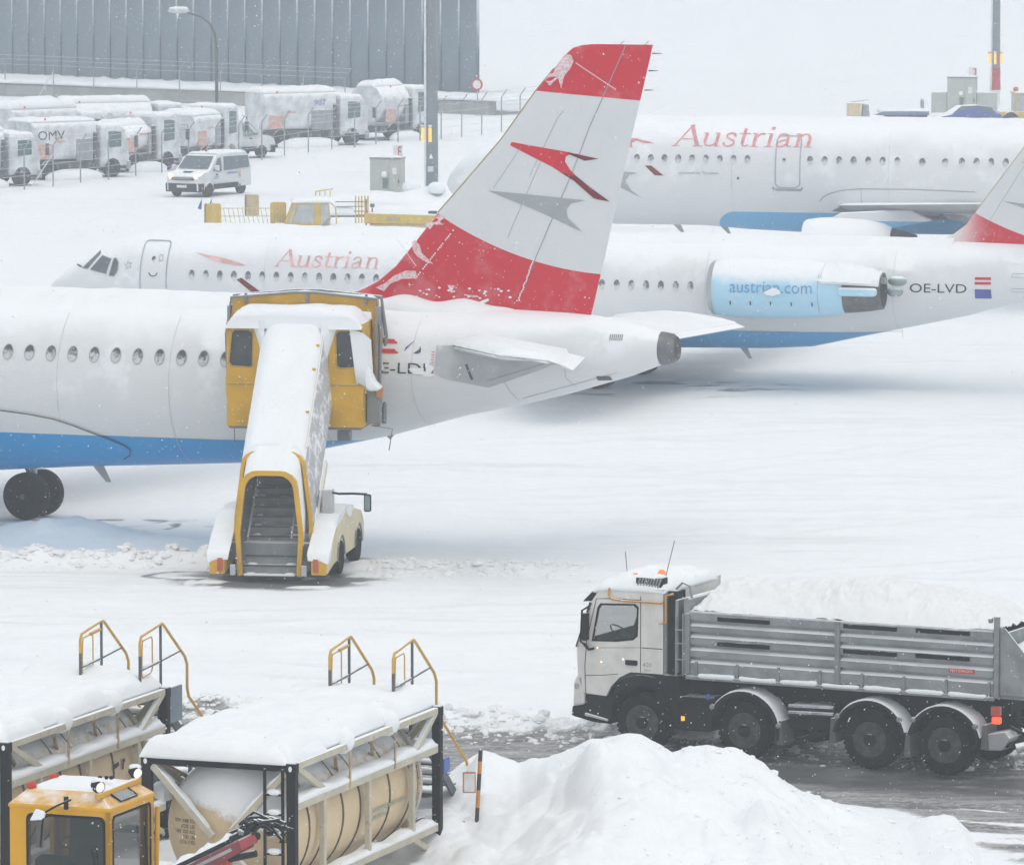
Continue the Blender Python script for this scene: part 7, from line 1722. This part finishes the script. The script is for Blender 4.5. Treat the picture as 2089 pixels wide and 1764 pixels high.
MB().prism([(-1.12, zt - .12), (-1.02, zt + .06), (-.86, zt + .02), (-.90, zt - .1)], -.4, -.34).build('mirror_snow', MATS['snow'], ld, None, .02)
MB().tube([(-1.0, -.38, zt - .12), (-.8, -.3, zt - .02)], .015, 6).build('mirror_stay', M_blk, ld)
for x in (-.55, -.45, -.38): MB().sphere((x, 1.0 + x * .2, zt + .36), .035, 8).build('horn', M_blk, ld, 180)
# inside
MB().box(-cw + .1, -.1, .1, cd - .1, zb, zb + .06).build('cab_floor', M_int, ld); MB().prism([(.55, 1.0), (.55, 1.5), (1.0, 1.5), (1.1, 2.25), (1.25, 2.25), (1.2, 1.0)], -1.15, -.6, 'x').build('seat', M_int, ld, None, .05)
MB().prism([(.15, 1.0), (.15, 1.75), (.4, 1.8), (.5, 1.0)], -1.3, -.3, 'x').build('console', M_int, ld, None, .04)
MB().tube([(-.85, .45, 1.6), (-.85, .55, 1.95)], .03, 8).build('steering_column', M_int, ld); MB().lathe([(.18, -.015), (.2, 0), (.18, .015)], (-.85, .55, 1.97), (0, -.4, 1), 20, False).build('steering_wheel', M_int, ld, 60)
MB().tube([(-.20, -.03, 1.6), (-.28, -.05, 2.0)], .012, 6).build('wiper', M_blk, ld); MB().tube([(.03, 1.38, 1.2), (.03, 1.2, 2.2)], .014, 6).build('wiper', M_blk, ld); MB().tube([(.07, cd - .1, .9), (.09, cd - .05, 2.4)], .04, 8).build('grab_pole', M_ly, ld)
# body below the frame
MB().box(-cw - .2, .25, -.6, 3.6, .45, .9).build('chassis', M_ly, ld, None, .06)
MB().box(-cw, -.3, cd + .1, 3.3, .9, 1.25).build('engine_hood', M_ly, ld, None, .08)
for x in (-cw - .1, .1):
    for y in (.3, 2.8): MB().lathe([(.25, -.18), (.5, -.18), (.55, -.1), (.55, .1), (.5, .18), (.25, .18)], (x, y, .55), (1, 0, 0), 28).build('wheel', M_tyl, ld, 40)
# red arm with its hose bundle
M_ared = mat('arm_red', (.16, .012, .016), .35, 0, .15, 3, coat=.3, snow=(.7, 1.0)); M_hose = mat('hose_black', (.015, .016, .017), .6, 0, .3, 8, snow=(.65, 1.0), spec=.2)
def lw(x, y, z):                                          # world point to the vehicle's frame
    dx, dy = x + 5.94, y - 85.8; c, s = math.cos(R(20)), math.sin(R(20)); return Vector((dx * c - dy * s, dx * s + dy * c, z))
p0, p1 = lw(-5.6, 86.2, 1.22), lw(-3.88, 86.6, 2.0); dv = (p1 - p0).normalized()
arm = MB().bar(p0, p1, .16, .20).build('arm', M_ared, ld, None, .03)
MB().bar(p0 + Vector((0, -.09, .0)), p1 - dv * .3 + Vector((0, -.09, 0)), .02, .05).build('arm_rail', mat('arm_grey', (.35, .33, .34), .4, .4), arm)
MB().bar(p1 + Vector((0, 0, .02)) - dv * .22, p1 + Vector((0, 0, .02)) + dv * .06, .2, .16).build('arm_head', mat('arm_pink', (.36, .05, .06), .5, snow=(.6, .95)), arm, None, .02)
MB().lathe([(.03, 0), (.07, 0), (.07, .05), (.03, .05)], p1 + dv * .1 + Vector((0, -.1, .02)), (0, 1, 0), 14).build('arm_pin', M_hose, arm, 40)
MB().tube([p0 + Vector((.0, -.02, .14)), p0.lerp(p1, .5) + Vector((0, -.02, .15)), p1 + Vector((0, -.02, .17))], .055, 8).build('cable_chain', M_hose, arm, 60)
rings = []
for i in range(26):
    q = i / 25; p = p0.lerp(p1, q * .82) + Vector((0, 0, .17)); h = .07 + .03 * math.sin(i * 1.1) + .015 * math.sin(i * 2.7)
    rings.append([p + Vector((0, -.09, 0)), p + Vector((0, -.08, h * .7)), p + Vector((0, 0, h)), p + Vector((0, .08, h * .7)), p + Vector((0, .09, 0))])
MB().loft(rings).build('arm_snow', MATS['snow'], arm, 80)
for i in range(15):
    a0 = p1 + Vector((random.uniform(-.35, .1), random.uniform(-.12, .12), random.uniform(.06, .22)))
    b0 = p1 + Vector((random.uniform(.15, .62), random.uniform(-.15, .2), random.uniform(-.02, .38)))
    md = (a0 + b0) / 2 + Vector((random.uniform(-.05, .05), random.uniform(-.1, .1), random.uniform(.05, .18)))
    MB().tube([a0.lerp(md, t_ * 2) if t_ < .5 else md.lerp(b0, t_ * 2 - 1) for t_ in (0, .25, .4, .5, .6, .75, 1)], random.choice((.02, .028, .036)), 7).build('hose', M_hose, arm, 60)
for i in range(9):
    c0 = p1 + Vector((random.uniform(-.25, .55), random.uniform(-.15, .05), random.uniform(.08, .34)))
    MB().lathe([(.03, -.05), (.042, -.03), (.042, .03), (.03, .05)], c0, (random.uniform(.4, 1), random.uniform(-.3, .3), random.uniform(-.2, .6)), 10).build('coupling', random.choice((M_hose, M_hose, mat('coupling_grey', (.2, .2, .2), .4, .5, snow=(.4, .9)), mat('coupling_orange', (.5, .22, .05), .5))), arm, 60)
q0 = p1 + Vector((-.35, -.12, -.30)); q1 = p1 + Vector((.12, -.12, -.18))
MB().cyl(q0, q1, .055, n=12).build('ram', M_hose, arm, 60); MB().bar(q0 + Vector((-.3, 0, -.2)), q0 + Vector((.05, 0, -.03)), .14, .12).build('ram_bracket', mat('arm_bright', (.55, .07, .03), .4), arm, None, .02)
# ------------------------------------------------------------------ falling snow: flakes hanging in the air between us and the far apron
nf = 80000
fy = 30 + (rng.random(nf) ** .55) * 260
fx = (rng.random(nf) * 2 - 1) * (fy * .098 + 1.5)
c0 = 17 - fy * .1028                                       # height of the view axis there
fz = c0 + (rng.random(nf) * 2 - 1) * (fy * .083 + 1.0)
ok = (fz > .2) & (fz < 22)
fx, fy, fz = fx[ok], fy[ok], fz[ok]; nf = len(fx)
sz = rng.uniform(.003, .009, nf) * (1 + .004 * fy)
base = np.array([(1, 0, -.4), (-.5, .87, -.4), (-.5, -.87, -.4), (0, 0, 1)])
ang = rng.random((nf, 3)) * 6.28
V = np.repeat(base[None], nf, 0) * (1 + .4 * (rng.random((nf, 4, 1)) - .5))
ca_, sa_ = np.cos(ang[:, 0])[:, None], np.sin(ang[:, 0])[:, None]
x, y, z = V[..., 0], V[..., 1], V[..., 2]; V = np.stack([x * ca_ - z * sa_, y, x * sa_ + z * ca_], -1)
V = V * sz[:, None, None] + np.stack([fx, fy, fz], -1)[:, None]
me = bpy.data.meshes.new('falling_snow'); me.vertices.add(nf * 4); me.vertices.foreach_set('co', V.astype(np.float32).ravel())
tri = np.array([(0, 1, 2), (0, 3, 1), (1, 3, 2), (2, 3, 0)])[None] + (np.arange(nf) * 4)[:, None, None]
me.loops.add(tri.size); me.loops.foreach_set('vertex_index', tri.astype(np.int32).ravel())
me.polygons.add(nf * 4); me.polygons.foreach_set('loop_start', np.arange(0, tri.size, 3, dtype=np.int32)); me.update(); me.validate()
o = put('falling_snow', me, mat('flake', (.85, .87, .9), .8, 0, .02), None)
o['kind'] = 'stuff'; o['label'] = 'fine snowflakes falling all through the air'
# ------------------------------------------------------------------ air: snow haze
hz = MB().box(-1700, 1700, -300, 1700, -1.6, 24).build('haze', None)
m = bpy.data.materials.new('haze'); m.use_nodes = True; t = m.node_tree; t.nodes.clear()
vo = t.nodes.new('ShaderNodeVolumePrincipled'); ou = t.nodes.new('ShaderNodeOutputMaterial'); t.links.new(vo.outputs[0], ou.inputs['Volume'])
vo.inputs['Color'].default_value = (.90, .955, 1.0, 1); vo.inputs['Density'].default_value = .0009; vo.inputs['Anisotropy'].default_value = .35
hz.data.materials.append(m); hz['kind'] = 'stuff'; hz['label'] = 'pale haze of falling snow filling the air'
